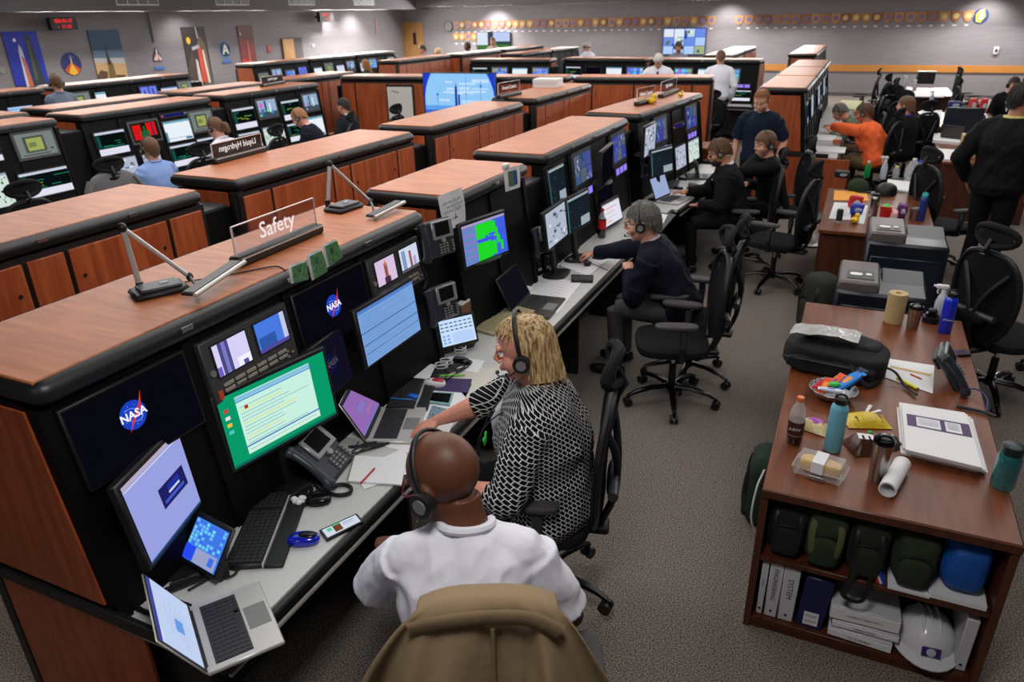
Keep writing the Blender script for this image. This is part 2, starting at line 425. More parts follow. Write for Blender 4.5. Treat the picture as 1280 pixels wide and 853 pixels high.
def monitor(label,M,w,h,kind,stand=False,bez=.018,bm=None,items=None,depth=.035,name='monitor',cat='monitor',scrm=None):
    """screen faces local -y; M puts the lower-left screen corner"""
    if len(label.split())>15:label=label.replace(" built-in,",",").replace("monitor with dim bluish camera views","dim bluish camera monitor")
    t=thing(name,label,cat,M=M)
    b=B();bm=bm or BLK;b.box((w/2,depth/2,h/2),(w+2*bez,depth,h+2*bez),bm,.006);b.build('housing',t)
    b=B();b.box((w/2,-.0005,h/2),(w,.002,h),scrm or SCRB)
    rects(b,0,-.0016,0,w,h,items if items is not None else content(kind));b.build('screen',t,fix=False)
    if stand:
        b=B();b.box((w/2,depth+.03,-stand/2+.08),(.07,.03,stand+.14),BLK,.008);b.sup((w/2,depth+.02,-stand+.012),(.13,.1,.012),BLK,.6,.7);b.build('stand',t)
    return t
def bank(M,where,spec):
    """spec: (x,z,w,h,kind[,pos words]) monitors set into the slanted face"""
    for q in spec:
        x,z,w,h,k=q[:5];pos=q[5]
        p=facept(x,z,.022);Mm=M@TR(p,rx=TILT)
        grey=k in('crt','dimvideo','video','mosaic','red')
        nm='monitor' if h>.12 else 'status_display'
        monitor(f"{LINES[k]}, {pos} {where}",Mm,w,h,k,bez=.03 if grey else .014,bm=mat('bezel_grey',(62,63,64),.5) if grey else BLK,depth=.03,name=nm,cat='monitor' if h>.12 else 'display')
QP=PI/2
# ---------------------------------------------------------------- rows of consoles
G='operator consoles in long rows'
M1=console('nearest console with two desk lamps and Safety sign on its wooden top',-1.97,1.10,QP,2.2,('wood','strip'),gap=.3,group=G)
M2=console('short console with printed sheet taped to its edge, just beyond the Safety console',-1.97,3.62,QP,1.1,('strip','none'),gap=0,group=G,bays=2)
M3=console('console behind the cola bottle, in front of the greyhaired man',-1.97,5.05,QP,2.17,('strip','strip'),gap=.3,group=G)
M4=console('console with yellow duck and two white signs on top',-1.93,7.5,QP-.09,2.25,('strip','wood'),gap=0,group=G)
b=B();b.box((0,0,0),(.34,.45,1.38),FACE);b.box((0,0,.70),(.34,.45,.02),DKG)
o=b.build('filler_cabinet',loc=(-2.3,4.885,.72));o.rotation_euler.z=QP;tag(o,'black filler cabinet with punched side between short console and next long console','cabinet')
for y0,y1,lb in((1.15,3.28,'leftmost door-backed console of the second row, nearest the lamps'),(3.56,5.78,'door-backed console carrying the mirrored Liquid Hydrogen sign'),(6.1,8.25,'door-backed console in front of the big blue rocket screen'),(8.62,10.75,'door-backed console with stack of white paper on top')):
    console(lb,-4.28,y1,-QP,y1-y0,('strip','strip'),group=G)
a=math.radians(7.4);d=V((math.cos(a),math.sin(a)));o0=V((-8.5,11.25))
for s0,L,lb in((0,2.1,'crosswise console with whiteboard hung on its doors'),(2.2,1.95,'crosswise console right of the big blue rocket screen'),(4.27,2.2,'crosswise console in front of the white-haired man in white shirt')):
    p=o0+d*(s0+L);n=V((-math.sin(a),math.cos(a)))*.68;console(lb,p.x+n.x,p.y+n.y,PI+a,L,('wood' if s0==4.27 else 'strip','strip'),gap=.1,group=G)
R3=[]
for y0,y1,e,lb in((1.2,3.3,('strip','strip'),'far left console with only its end in view, row of the blue shirt man'),(3.45,5.5,('strip','strip'),'screen-filled console at the left edge behind the grey jacket chair'),(5.76,7.74,('strip','strip'),'screen-filled console with red picture monitor, before the blue shirt man'),(7.97,10.05,('strip','wood'),'screen-filled console before the man in navy suit')):
    R3.append(console(lb,-7.94,y0,QP,y1-y0,e,group=G,doors=False))
for y0,y1,lb in((3.7,5.82,'dark edged console top at left edge, behind the second screen row'),(6.07,7.88,'low wooden console top behind the grey shirted person at left'),(8.17,9.95,'wooden console top behind the silver framed sign'),(10.4,12.35,'console with full wooden end, left of whiteboard console')):
    console(lb,-9.61,y1,-QP,y1-y0,('wood' if y0>10 else 'strip','strip'),group=G)
R5=[]
for y0,y1,lb in((3.4,5.6,'farthest row console left of the grey shirted person, mostly out of frame'),(5.8,8.25,'console under the blue rocket poster'),(8.5,11.3,'console under the sunset rocket poster and round patch')):
    R5.append(console(lb,-12.06,y0,QP,y1-y0,('strip','strip'),group=G,doors=False))
R6=[]
for k,lb in enumerate(('console with wooden end below the red rocket poster','console under the alcove door in the far left row','last console of the far left row before the corner')):
    R6.append(console(lb,-12.95,14.05+k*2.05,QP,1.98,('wood' if k==0 else 'strip','strip'),gap=.07,group=G,doors=False))
BB=[]
for x,y,L,a,lb,e in((-8.5,16.2,2.0,4,'crosswise screen console behind the big blue rocket screen',('wood','strip')),(-6.4,16.85,2.0,-4,'crosswise screen console left of the white-haired man',('strip','strip')),(-4.3,16.62,2.35,-3,'crosswise screen console before the standing man in white shirt',('strip','wood'))):
    BB.append(console(lb,x,y,math.radians(a),L,e,gap=.05,group=G,doors=False))
for x,y,L,lb in((-10.72,18.2,2.6,'door-backed console between the people at the far left corner and the wall screen'),(-10.5,20.9,2.5,'door-backed console below the wall screen with green field'),(-10.45,24.1,3.0,'farthest door-backed console, reaching toward the back wall')):
    console(lb,x,y,-QP,L,('strip','wood'),gap=.1,group=G)
console('console before the person in white cap, near half',-8.2,18.75,QP-.05,2.0,('strip','strip'),gap=.05,group=G,doors=False)
console('console before the person in white cap, far half',-8.1,20.8,QP-.05,2.0,('strip','wood'),gap=.05,group=G,doors=False)
for y,lb in((20.5,'door-backed console right of the woman with headphones, near half'),(22.8,'door-backed console right of the woman with headphones, far half')):
    console(lb,-3.5,y,-QP,2.2,('strip','wood'),gap=.05,group=G)
RE=[]
for k,lb in enumerate(('tall wooden-ended console beside the standing navy polo man','console with orange shirt man at its desk, second top from the near end','third console of the right block, black chairs beside it')):
    RE.append(console(lb,-.56,10.65+k*2.02,QP,1.97,('wood' if k==0 else 'strip','strip'),gap=.05,group=G,doors=False))
for k,lb in enumerate(('console nearest the back wall rail, near half','console nearest the back wall rail, far half')):
    console(lb,-.95,18.9+k*2.3,QP,2.25,('wood' if k==0 else 'strip','strip'),gap=.05,group=G,doors=False)
for k,lb in enumerate(('dark slanted console at right edge, nearer of two','dark slanted console at right edge, farther of two')):
    console(lb,3.35,18.6+k*2.3,-QP,2.2,('strip','strip'),gap=.05,group=G,doors=False)
# worktops
worktop('long white desk with laptops and keyboards along the Safety console row',M1,6.12)
worktop('white desk before the bearded man in dark suit',M4,2.2,y0=-.5,x0=-.25)
worktop('white desk before the blue shirt man and woman with ponytail',R3[1],6.6,x0=-.6)
worktop('white desk below the rocket posters',R5[0],7.9)
worktop('white desk of the far left row under the alcove',R6[0],6.1)
worktop('white cluttered desk before the orange shirt man',RE[0],6.0)
worktop('white desk at the standing man in white shirt',BB[2],2.35)
worktop('white desk before the crosswise screen consoles',BB[0],2.0)
worktop('white desk left of the white-haired man',BB[1],2.0)
# ---- wooden lower end of the orange-shirt desk
b=B();b.box((-.28,10.64,.36),(.6,.03,.7),W_DOOR,.003);o=b.build('desk_end_panel');tag(o,'wooden end panel under the near end of orange shirt man desk','panel')
# ---- screens of the middle and far rows
w='at left edge console';bank(R3[1],w,[(.9,1.27,.44,.2,'plots','upper'),(.9,1.47,.44,.03,'strip','topmost'),(1.52,1.25,.42,.24,'crt','upper'),(.75,.82,.55,.33,'scatter','low pale'),(1.42,.84,.55,.26,'plots','low wide')])
w='of the red picture console';bank(R3[2],w,[(.12,1.12,.4,.26,'plots','upper left'),(.62,1.2,.4,.22,'red','upper'),(1.1,1.13,.42,.25,'white','upper middle'),(1.1,1.43,.42,.04,'strip','topmost'),(1.56,1.2,.36,.24,'crt','upper right'),(.14,.82,.42,.24,'dash','lower left'),(.66,.84,.26,.25,'dash','small lower'),(1.1,.82,.42,.26,'plots','lower middle'),(1.56,.84,.38,.26,'plots','lower right')])
w='of the navy suit man console';bank(R3[3],w,[(.1,1.12,.42,.28,'plots','upper left'),(.62,1.22,.38,.24,'video','upper'),(1.12,1.12,.4,.28,'plots','upper middle'),(1.64,1.2,.34,.24,'video','upper right'),(.1,.82,.42,.24,'plots','lower left'),(.6,.8,.44,.28,'scatter','lower'),(1.14,.8,.34,.26,'plots','lower middle'),(1.52,.8,.48,.3,'white','lower right')])
w='under the blue rocket poster';bank(R5[1],w,[(.55,1.05,.36,.28,'dash','lower left'),(1.15,1.15,.36,.26,'white','upper'),(1.75,1.1,.4,.26,'tiles','upper right'),(.1,1.2,.3,.2,'crt','upper left'),(1.72,.84,.4,.2,'plots','low right')])
w='under the sunset poster';bank(R5[2],w,[(.1,1.2,.4,.26,'crt','upper left'),(.62,1.1,.2,.34,'white','upper narrow'),(1.05,1.12,.36,.22,'tiles','low'),(1.55,1.22,.38,.24,'dual','upper'),(2.02,1.15,.38,.24,'doc','upper'),(2.45,1.26,.3,.2,'crt','upper right'),(.4,.82,.4,.22,'plots','lower')])
for i,(r,nm) in enumerate(zip(R6,('of the wooden-ended far left row','under the alcove','nearest the corner'))):
    ks=[('crt','video','mosaic','dual'),('white','crt','doc','video'),('doc','mosaic','video','dash')][i]
    bank(r,nm,[(.1+j*.48,1.15+.06*(j%2),.32,.22,k,('first','second','third','fourth')[j]+' built-in,') for j,k in enumerate(ks)])
for i,(r,nm) in enumerate(zip(BB,('behind the blue rocket screen','left of the white-haired man','beside the standing white shirt man'))):
    ks=[('plots','mosaic','white','mosaic'),('plots','dark','white','mosaic'),('doc','mosaic','white','mosaic')][i]
    bank(r,nm,[(.1+j*.5,1.17,.36,.24,k,('first','second','third','fourth')[j]+' built-in,') for j,k in enumerate(ks)])
bank(BB[2],'beside the standing white shirt man',[(1.82,1.05,.4,.08,'lil3','small'),(1.82,.8,.42,.2,'plots','lower right')])
bank(BB[1],'left of the white-haired man',[(.6,1.1,.3,.06,'lil3','small')])
for i,r in enumerate(RE):
    bank(r,('of the tall wooden-ended console','of the orange shirt man console','of the third right block console')[i],[(.12+j*.5,1.1,.38,.28,('dim','dark','dash')[(i+j)%3],('first','second','third')[j]+' built-in,') for j in range(3)])
# ---- big picture screen on the crosswise consoles and two wall screens
SKY=E(148,200,250)
p0=onY(529.5,91.5,11.42);p1=onY(617,91,11.42)
tw=p1.x-p0.x;it=[(0,0,1,1,SKY),(0,0,1,.2,E(56,104,200)),(0,.2,1,.3,E(100,160,230))]
for k in range(24):
    v=k/24;q=.012+.12*max(0,v-.35)**2.2*2.4;it+=[(0,v,q,v+.043,E(30,60,200)),(1-q,v,1,v+.043,E(30,60,200))]
for k in range(14):
    u=.1+random.random()*.6;v=.35+random.random()*.5;it.append((u,v,u+.1+.15*random.random(),v+.03+.05*random.random(),E(196,226,252)))
it+=[(.44,.25,.475,.72,E(30,60,160)),(.485,.25,.51,.55,E(30,60,160)),(.455,.7,.465,.78,E(30,60,160)),(.597,.1,.602,1,E(90,140,220)),(.585,.55,.615,.57,E(60,110,200)),(.58,.3,.62,.32,E(60,110,200)),(.8,.2,.806,.85,E(90,130,210)),(.79,.7,.82,.76,E(80,120,200)),(.19,.3,.196,.58,E(70,110,190)),(.18,.52,.21,.57,E(70,110,190)),(.3,.3,.303,.8,E(130,180,240))]
monitor('very large screen with rocket on launch pad under blue sky, on console backs',Matrix.Translation((p0.x,11.40,p0.z-.74))@rotz(math.radians(3)),tw,.74,'',items=it,name='display_screen',cat='screen')
a=onY(596,40.5,WY-.1);c=onY(637,40,WY-.1);e=onY(637,63,WY-.1);h=a.z-e.z
monitor('wall screen with green field and white panels',Matrix.Translation((a.x,WY-.1,a.z-h)),c.x-a.x,h,'',items=[(0,0,1,1,E(70,120,60)),(0,.3,.33,1,E(226,232,250)),(.5,.5,1,1,E(190,205,250)),(.33,.3,.5,1,E(60,70,80)),(.6,.32,1,.5,E(50,70,70))],name='wall_screen',cat='screen')
a=onY(830,36,WY-.1);c=onY(883,37,WY-.1);e=onY(883,68,WY-.1);h=a.z-e.z
it=[(0,0,1,1,E(80,100,200))]
for i in range(4):
    for j in range(3):it.append((i*.25+.01,j*.333+.01,i*.25+.24,j*.333+.32,random.choice([E(220,232,250),E(180,205,248),E(196,216,240),E(170,186,120),E(110,140,230)])))
for k in range(14):
    u=random.random()*.9;v=random.random()*.85;it.append((u,v,u+.06,v+.1,random.choice([E(40,70,160),E(230,236,200),E(90,110,60)])))
monitor('wall screen split into many bright camera views',Matrix.Translation((a.x,WY-.1,a.z-h)),c.x-a.x,h,'',items=it,name='wall_screen',cat='screen')
# ---- whiteboard on console doors
p=onY(478,100.5,11.2);q=onY(507,100.5,11.2)
t=thing('whiteboard','tall white flip sheet board with black frame hung on crosswise console doors','whiteboard',(p.x,11.33,.62),math.radians(7))
ww=q.x-p.x
b=B();b.box((ww/2,0,.42),(ww+.05,.02,.86),BLK,.004);b.build('frame',t)
b=B();b.box((ww/2,-.012,.41),(ww,.004,.8),mat('whiteboard_white',(215,214,208),.35))
for k in range(14):b.box((.08+random.random()*(ww-.2),-.0145,.05+random.random()*.12),(.05+.05*random.random(),.001,.008),GRY)
for k in range(3):b.box((.1+k*.05,-.0145,.74-k*.01),(.03,.001,.03),GRY)
b.build('board',t)
# ---- plaques, patch, clocks, posters
xs=[275,297,322,346,371,397,423,449,475,501,527,555,581,609,638,665,693,722,749,777,806,836,868,897,927,957,988,1018,1049,1082,1115,1147,1181,1214,1248]
XS=[480+x/3.048 for x in xs]+[860+x/3.048 for x in (195,231,267,303,339,374,410,450,487,524,562,600,640,680,720,762,804,848,889,933,977,1022,1068)]
def plaque(px,py,lab,grp):
    p=onY(px,py,WY-.02);w=.27;pl=[(-.5,.45),(0,.53),(.5,.45),(.47,-.05),(.27,-.4),(0,-.55),(-.27,-.4),(-.47,-.05)]
    c=random.choice([(176,120,66),(158,100,58),(190,138,84),(140,92,66)])
    t=thing('shield_plaque',lab,'plaque',(p.x,WY,p.z),group=grp)
    b=B();M=TR((0,-.002,0),rx=PI/2);b.prism([(x*w,y*w) for x,y in pl],0,.025,mat('plaque_wood_%d'%c[0],c,.5),M);b.build('shield',t)
    b=B();b.cyl((0,-.027,.01),(0,-.031,.01),.075,mat('plaque_seal_%d'%random.randint(0,3),random.choice([(205,160,110),(196,120,90),(120,110,150),(210,190,130)]),.5),n=14);b.build('seal',t)
    b=B();b.box((0,-.004,-.24),(.1,.008,.035),PAP);b.build('name_card',t)
_U='first second third fourth fifth sixth seventh eighth ninth tenth eleventh twelfth thirteenth fourteenth fifteenth sixteenth seventeenth eighteenth nineteenth'.split();_T=['twentieth','thirtieth','fortieth','fiftieth'];_TT=['twenty','thirty','forty','fifty']
def ordinal(n):
    if n<20:return _U[n-1]
    return _T[n//10-2] if n%10==0 else _TT[n//10-2]+'-'+_U[n%10-1]
for i,x in enumerate(XS):
    y=31.5-(x-570)*(31.5-20)/640
    plaque(x,y,'wooden shield plaque with small card, %s from the left in the long back wall line'%ordinal(i+1),'shield plaques along the back wall')
for i,x in enumerate((570,577.5,585,592.5)):plaque(x,46,'wooden shield plaque, %s from the left in the short lower line by the wall screen'%_U[i],'lower shield plaques by the wall screen')
p=onY(1226,20,WY);t=thing('mission_patch','blue yellow and green emblem at the right end of the plaque line','emblem',(p.x,WY,p.z))
b=B();b.cyl((0,0,0),(0,-.02,0),.2,mat('patch_blue',(40,66,120),.6),n=20);b.build('patch_ground',t)
b=B();b.prism([(-.1,-.15),(.02,-.18),(.12,0),(.06,.19),(-.05,.16),(-.13,.05)],0,.006,mat('patch_yellow',(196,206,70),.6),TR((0,-.021,0),rx=PI/2));b.prism([(-.03,-.1),(.05,-.08),(.04,.14),(-.02,.16)],0,.01,PAP,TR((0,-.021,0),rx=PI/2));b.build('motif',t)
p=onY(561,33,WY);t=thing('wall_clock','round grey wall clock left of the plaques','clock',(p.x,WY,p.z))
b=B();b.cyl((0,0,0),(0,-.05,0),.19,DKG,n=24);b.build('clock_case',t);b=B();b.cyl((0,-.05,0),(0,-.055,0),.155,GRY,n=24);b.box((0,-.058,.05),(.012,.004,.1),BLK);b.box((.04,-.058,0),(.08,.004,.012),BLK);b.build('clock_face',t)
RED=E(255,40,40,s=1.6)
for (px,py,qx,qy,l1,l2,lb) in((61,22,97,37,'026 01:17','-  11:10','red digital countdown clock box above the blue rocket poster'),(399,15,417,27,'026 01:17','-  11:10','small red digital clock box high on the far wall')):
    a=onX(px,py,WX+.45);c=onX(qx,qy,WX+.45);w=abs(c.y-a.y)*1.05;h=a.z-c.z
    t=thing('digital_clock',lb,'clock',(WX+.45,a.y,c.z),QP)
    b=B();b.box((w/2,.06,h/2),(w,.12,h),BLK,.01);b.build('clock_box',t);b=B();b.box((w/2,.28,h*.5),(.06,.34,.06),BLK);b.build('wall_bracket',t)
    b=B();b.text(l1,h*.42,RED,FY(w/2,-.002,h*.72));b.text(l2,h*.42,RED,FY(w/2,-.002,h*.27));b.build('digits',t)
def poster(label,px0,py0,px1,py1,layers):
    a=onX(px0,py0,WX);c=onX(px1,py1,WX);w=c.y-a.y;h=a.z-c.z
    t=thing('wall_poster',label,'poster',(WX+.0,a.y,c.z),QP)
    b=B();b.box((w/2,-.01,h/2),(w,.02,h),BLK);b.build('backing_board',t);b=B()
    for i,(poly,col) in enumerate(layers):
        m=mat('print_%d_%d_%d'%col,col,.55);z=-.021-.0012*i
        b.add([(x*w,z,y*h) for x,y in poly],[list(range(len(poly)))],m)
    b.build('print',t,fix=False);return t
FR=[(0,0),(1,0),(1,1),(0,1)]
def disc(x,y,rx,ry,n=14):return [(x+rx*math.cos(2*PI*k/n),y+ry*math.sin(2*PI*k/n)) for k in range(n)]
poster('blue poster of an orange and white rocket beside its dark tower',0,40,62,106,[(FR,(22,44,170)),([(0,0),(1,0),(1,.04),(0,.04)],(20,30,90)),([(.52,0),(.9,0),(.82,.5),(.75,.92),(.62,.95),(.58,.6)],(36,52,60)),([(.6,.1),(.7,.1),(.7,.85),(.65,.85)],(70,84,84)),([(.38,.0),(.52,0),(.46,.52),(.4,.52)],(196,104,54)),([(.3,0),(.38,0),(.38,.62),(.34,.72)],(206,206,214)),([(.34,.6),(.46,.5),(.44,.7),(.38,.78)],(190,196,220)),(disc(.3,.85,.045,.035),(226,222,226))])
poster('poster of a rocket silhouette against a cloudy sunset sky',108,38,160,97,[(FR,(70,104,134)),([(0,0),(1,0),(1,.3),(0,.36)],(204,166,116)),([(0,.36),(1,.3),(1,.42),(0,.45)],(186,186,186)),([(0,.45),(1,.42),(1,.55),(0,.6)],(96,122,146)),([(0,.6),(1,.6),(1,1),(0,1)],(34,72,104)),([(0,0),(.3,0),(.34,.16),(.12,.2),(0,.1)],(90,64,36)),([(.34,0),(.6,0),(.58,.3),(.5,.42),(.42,.3)],(120,92,40)),([(.4,.3),(.52,.3),(.44,.72)],(36,48,50)),([(.6,.02),(.9,.02),(.9,.06),(.6,.08)],(70,50,40))])
poster('dark poster of an orange and white rocket lit at night',225,34,267,104,[(FR,(44,36,30)),([(0,0),(.4,0),(.3,.6),(0,.3)],(70,56,40)),([(.6,.0),(.95,.0),(.9,.7),(.72,.84),(.55,.72)],(110,92,70)),([(.52,.04),(.74,.04),(.68,.62),(.6,.72),(.54,.6)],(206,70,46)),([(.34,0),(.5,0),(.46,.42),(.38,.46)],(206,196,190)),([(.76,.02),(.86,.02),(.78,.6),(.72,.6)],(222,214,206)),([(.3,.6),(.62,.64),(.62,.7),(.3,.66)],(180,180,190)),([(.6,.8),(.64,.8),(.6,1),(.57,1)],(226,222,222)),(disc(.2,.77,.09,.06),(236,186,40))])
poster('red poster of a rocket rising beside its tower',295,32,324,98,[(FR,(128,34,30)),([(0,.0),(1,0),(1,.3),(0,.4)],(206,30,20)),([(0,.78),(1,.7),(1,1),(0,1)],(84,34,34)),([(.5,.1),(.64,.1),(.56,.72),(.5,.74)],(206,110,80)),([(0,0),(1,0),(1,.12),(.3,.16)],(40,14,14)),(disc(.15,.85,.03,.03),(230,200,190))])
def patch(label,px,py,r,layers,rib=None):
    c=onX(px,py,WX);t=thing('mission_patch',label,'emblem',(WX,c.y,c.z),QP)
    b=B()
    for i,(poly,col) in enumerate(layers):b.prism([(x*r,y*r) for x,y in poly],0,.006,mat('print_%d_%d_%d'%col,col,.55),TR((0,-.004-.006*i,0),rx=PI/2))
    b.build('patch_disc',t)
    if rib:
        b=B();b.box((0,-.02,-r*1.35),(r*1.5,.02,r*.35),mat('print_60_110_190',(60,110,190),.6),.004);b.build('ribbon',t)
patch('round blue patch with white arch and orange and yellow flames',89,80,.25,[(disc(0,0,1,1,24),(34,44,110)),([(-.8,-.5),(0,.15),(.8,-.5),(.4,-.92),(-.4,-.92)],(214,80,34)),([(-.45,-.75),(0,.1),(.45,-.75),(0,-1)],(236,190,50)),([(-.06,.1),(.06,.1),(.03,.7),(-.03,.7)],(220,220,230)),([(-.3,.55),(.3,.55),(.2,.66),(-.2,.66)],(90,110,170))])
patch('small red and white triangular patch with blue ribbon under a conduit',196,71,.2,[([(-.7,-.6),(.7,-.6),(.6,.2),(.1,1),(-.1,1),(-.6,.2)],(60,58,84)),([(-.55,-.5),(.55,-.5),(.45,.2),(0,.4),(-.45,.2)],(196,50,40)),([(-.1,-.4),(.1,-.4),(.08,.9),(-.08,.9)],(226,220,216)),([(-.6,-.3),(-.3,-.5),(-.1,.3)],(226,220,216)),([(.6,-.3),(.3,-.5),(.1,.3)],(226,220,216))],True)
patch('round black patch with large white letter and blue ribbon',281,62,.23,[(disc(0,0,1,1,24),(70,130,190)),(disc(0,0,.84,.84,24),(22,26,36)),([(-.5,-.5),(-.28,-.5),(.02,.35),(.3,-.5),(.52,-.5),(.14,.6),(-.1,.6)],(230,232,236)),([(-.25,-.2),(.3,-.2),(.3,-.05),(-.2,-.05)],(230,232,236))],True)
c=onX(184,17,WX);e=onX(192,53,WX)
b=B();b.tube([(WX+.03,(c.y+e.y)/2,SOF),(WX+.03,(c.y+e.y)/2,e.z)],.02,GRY,8);o=b.build('conduit_pipe');tag(o,'thin grey conduit pipe running down the wall to the triangular patch','pipe')
for i,(x0,x1) in enumerate(((146,198),(270,311),(361,393),(442,468))):
    p=onX(x0,6,WX+1.2);q=onX(x1,6,WX+1.2)
    w=q.y-p.y;t=thing('wall_vent',('widest grey vent grille high at the top left','vent grille high on the soffit, second from the left','vent grille high on the soffit, third from the left','smallest vent grille high on the soffit, nearest the corner')[i],'vent',(WX+1.2,p.y,p.z),QP)
    b=B()
    for z in(0,.3):b.box((w/2,-.006,z),(w+.03,.012,.025),PAP)
    for k in range(5):b.box((w*k/4,-.006,.15),(.02,.012,.3),PAP)
    b.build('vent_frame',t);b=B();b.box((w/2,-.002,.15),(w,.004,.3),DKG)
    for k in range(9):b.box((w/2,-.006,.02+k*.033),(w-.02,.006,.01),GRY)
    b.build('vent_slats',t)
# thermostats and signs on the walls
for px,py,w,h,c,lb in((336,61.5,.16,.2,(168,70,60),'small red fire alarm plate left of the alcove door'),(335,87,.07,.12,(220,218,214),'white light switch plate left of the alcove'),(391,57,.1,.08,(225,225,222),'small white thermostat on the far left wall'),(2,88,.1,.14,(140,140,132),'grey switch plate at the left edge of the wall'),(469,32,.06,.5,(176,130,130),'narrow pinkish strip plate high on the wall near the corner')):
    p=onX(px,py,WX);b=B();b.box((0,0,0),(.03,w,h),mat('print_%d_%d_%d'%c,c,.5),.004);o=b.build('wall_plate',loc=(WX+.015,p.y,p.z));tag(o,lb,'wall plate')
p=onY(1245,63,WY);b=B();b.box((0,0,0),(.12,.05,.2),PAP,.01);b.box((0,-.03,.0),(.06,.02,.08),BLK);o=b.build('wall_thermostat',loc=(p.x,WY-.03,p.z));tag(o,'white wall thermostat on the back wall at right, above the rail','thermostat')
# ---------------------------------------------------------------- chairs (sitter faces local +y)
CHG=mat('chair_arm_pad',(62,58,60),.75,bump=.2,bscale=500)
def make_chair(label):
    t=thing('office_chair',label,'chair',group='black headrest office chairs')
    b=B()
    for k in range(5):
        a=PI/2+.3+2*PI*k/5;c,s=math.cos(a),math.sin(a)
        b.tube([(c*.03,s*.03,.125),(c*.15,s*.15,.125),(c*.27,s*.27,.10),(c*.325,s*.325,.075)],[.028,.026,.021,.016],BLKG,8,flat=.7)
    b.cyl((0,0,.09),(0,0,.15),.035,BLKG);b.build('star_base',t)
    for k in range(5):
        a=PI/2+.3+2*PI*k/5;c,s=math.cos(a),math.sin(a);b=B()
        for o in(-.018,.018):b.cyl((c*.32+s*(o-.009),s*.32-c*(o-.009),.031),(c*.32+s*(o+.009),s*.32-c*(o+.009),.031),.03,BLK,n=12)
        b.cyl((c*.32,s*.32,.04),(c*.32,s*.32,.075),.01,BLK,n=8);b.build('caster',t)
    b=B();b.cyl((0,0,.14),(0,0,.3),.025,BLK);b.cyl((0,0,.3),(0,0,.4),.016,CHR);b.box((0,0,.405),(.2,.3,.05),BLK,.015);b.box((0,-.2,.4),(.1,.2,.035),BLK,.01);b.build('gas_lift',t)
    b=B();b.sup((0,.02,.462),(.255,.25,.045),FAB,.55,.55,n=28,k=10);b.build('seat',t)
    # back: outline hoop + mesh
    hoop=[(-.10,-.235,.47),(-.2,-.245,.60),(-.245,-.25,.78),(-.225,-.265,.96),(-.14,-.285,1.07),(0,-.295,1.09),(.14,-.285,1.07),(.225,-.265,.96),(.245,-.25,.78),(.2,-.245,.60),(.10,-.235,.47)]
    b=B();b.tube(spl(hoop,3),.019,DKG if False else BLK,8);b.build('back_frame',t)
    b=B();vs=[];fs=[];n=9;rows=[(.48,.1,-.225),(.60,.19,-.235),(.7,.225,-.235),(.8,.238,-.24),(.9,.23,-.25),(1.0,.19,-.27),(1.07,.13,-.28)]
    for z,w,y in rows:
        for j in range(n):
            u=-1+2*j/(n-1);vs.append((w*u,y-.035*(1-u*u)*(-1 if False else 1),z))
    k=len(vs);vs+=[(x,y-.008,z) for x,y,z in vs]
    for i in range(len(rows)-1):
        for j in range(n-1):
            a=i*n+j;fs.append((a,a+1,a+n+1,a+n));fs.append((k+a,k+a+n,k+a+n+1,k+a+1))
    b.add(vs,fs,MESHB);b.build('backrest',t,fix=False)
    b=B();b.tube(spl([(-.17,-.28,.98),(-.09,-.31,.86),(-.03,-.325,.72),(0,-.31,.55),(0,-.26,.42)],4),.017,BLK,8);b.tube(spl([(.17,-.28,.98),(.09,-.31,.86),(.03,-.325,.72),(0,-.31,.55)],4),.017,BLK,8)
    b.sup((0,-.31,.66),(.1,.03,.05),BLK,.6,.6);b.cyl((-.17,-.315,.68),(.17,-.315,.68),.022,DKG);b.build('spine_bracket',t)
    b=B();b.tube([(0,-.3,1.05),(0,-.34,1.12),(0,-.31,1.18)],.015,BLK,8)
    ring=[(.15*math.cos(a),-.285-.03*(1-abs(math.cos(a)))+.018*math.cos(a)**2,1.2+.065*math.sin(a)) for a in [2*PI*k/20 for k in range(20)]]
    b.tube(ring,.022,FAB,8,closed=True);b.build('headrest',t)
    b=B();b.sup((0,-.288,1.2),(.135,.016,.055),FAB,.7,.8);b.build('headrest_pad',t)
    for s in(-1,1):
        b=B();b.tube([(s*.2,-.02,.43),(s*.285,-.02,.45),(s*.29,-.02,.55)],.02,BLK,8);b.box((s*.29,-.02,.6),(.05,.045,.13),DKG,.01);b.build('arm_post',t)
        b=B();b.sup((s*.28,.03,.69),(.05,.14,.018),CHG,.5,.6,n=20);b.build('armrest',t)
    return t
CHAIR=None
def chair(label,X,Y,face,tilt=0,dz=0):
    """face: world heading in degrees of the sitter's view, 0=+Y, 90=-X"""
    global CHAIR
    if CHAIR is None:CHAIR=make_chair(label);c=CHAIR
    else:c=dup(CHAIR,label)
    c.location=(X,Y,dz);c.rotation_euler=(0,0,math.radians(face));return c
# ---------------------------------------------------------------- people
def fuse(b,vox,it=4,fac=.5):
    o=b.build('tmp');m=o.modifiers.new('r','REMESH');m.mode='VOXEL';m.voxel_size=vox
    if it:
        s=o.modifiers.new('s','SMOOTH');s.factor=fac;s.iterations=it
    dg=bpy.context.evaluated_depsgraph_get();e=o.evaluated_get(dg);me=e.to_mesh()
    r=([v.co.copy() for v in me.vertices],[list(p.vertices) for p in me.polygons]);e.to_mesh_clear()
    d=o.data;bpy.data.objects.remove(o);bpy.data.meshes.remove(d);return r
def skinm(n,c):return mat('skin_'+n,c,.5,noise=.08,scale=30,spec=.4)
SK={'pale':skinm('pale',(214,158,132)),'tan':skinm('tan',(190,132,104)),'dark':skinm('dark',(96,55,37)),'pink':skinm('pink',(222,152,128))}
LIP={k:mat('lip_'+k,c,.5) for k,c in(('pale',(184,104,94)),('tan',(160,92,80)),('dark',(96,52,42)),('pink',(196,104,100)))}
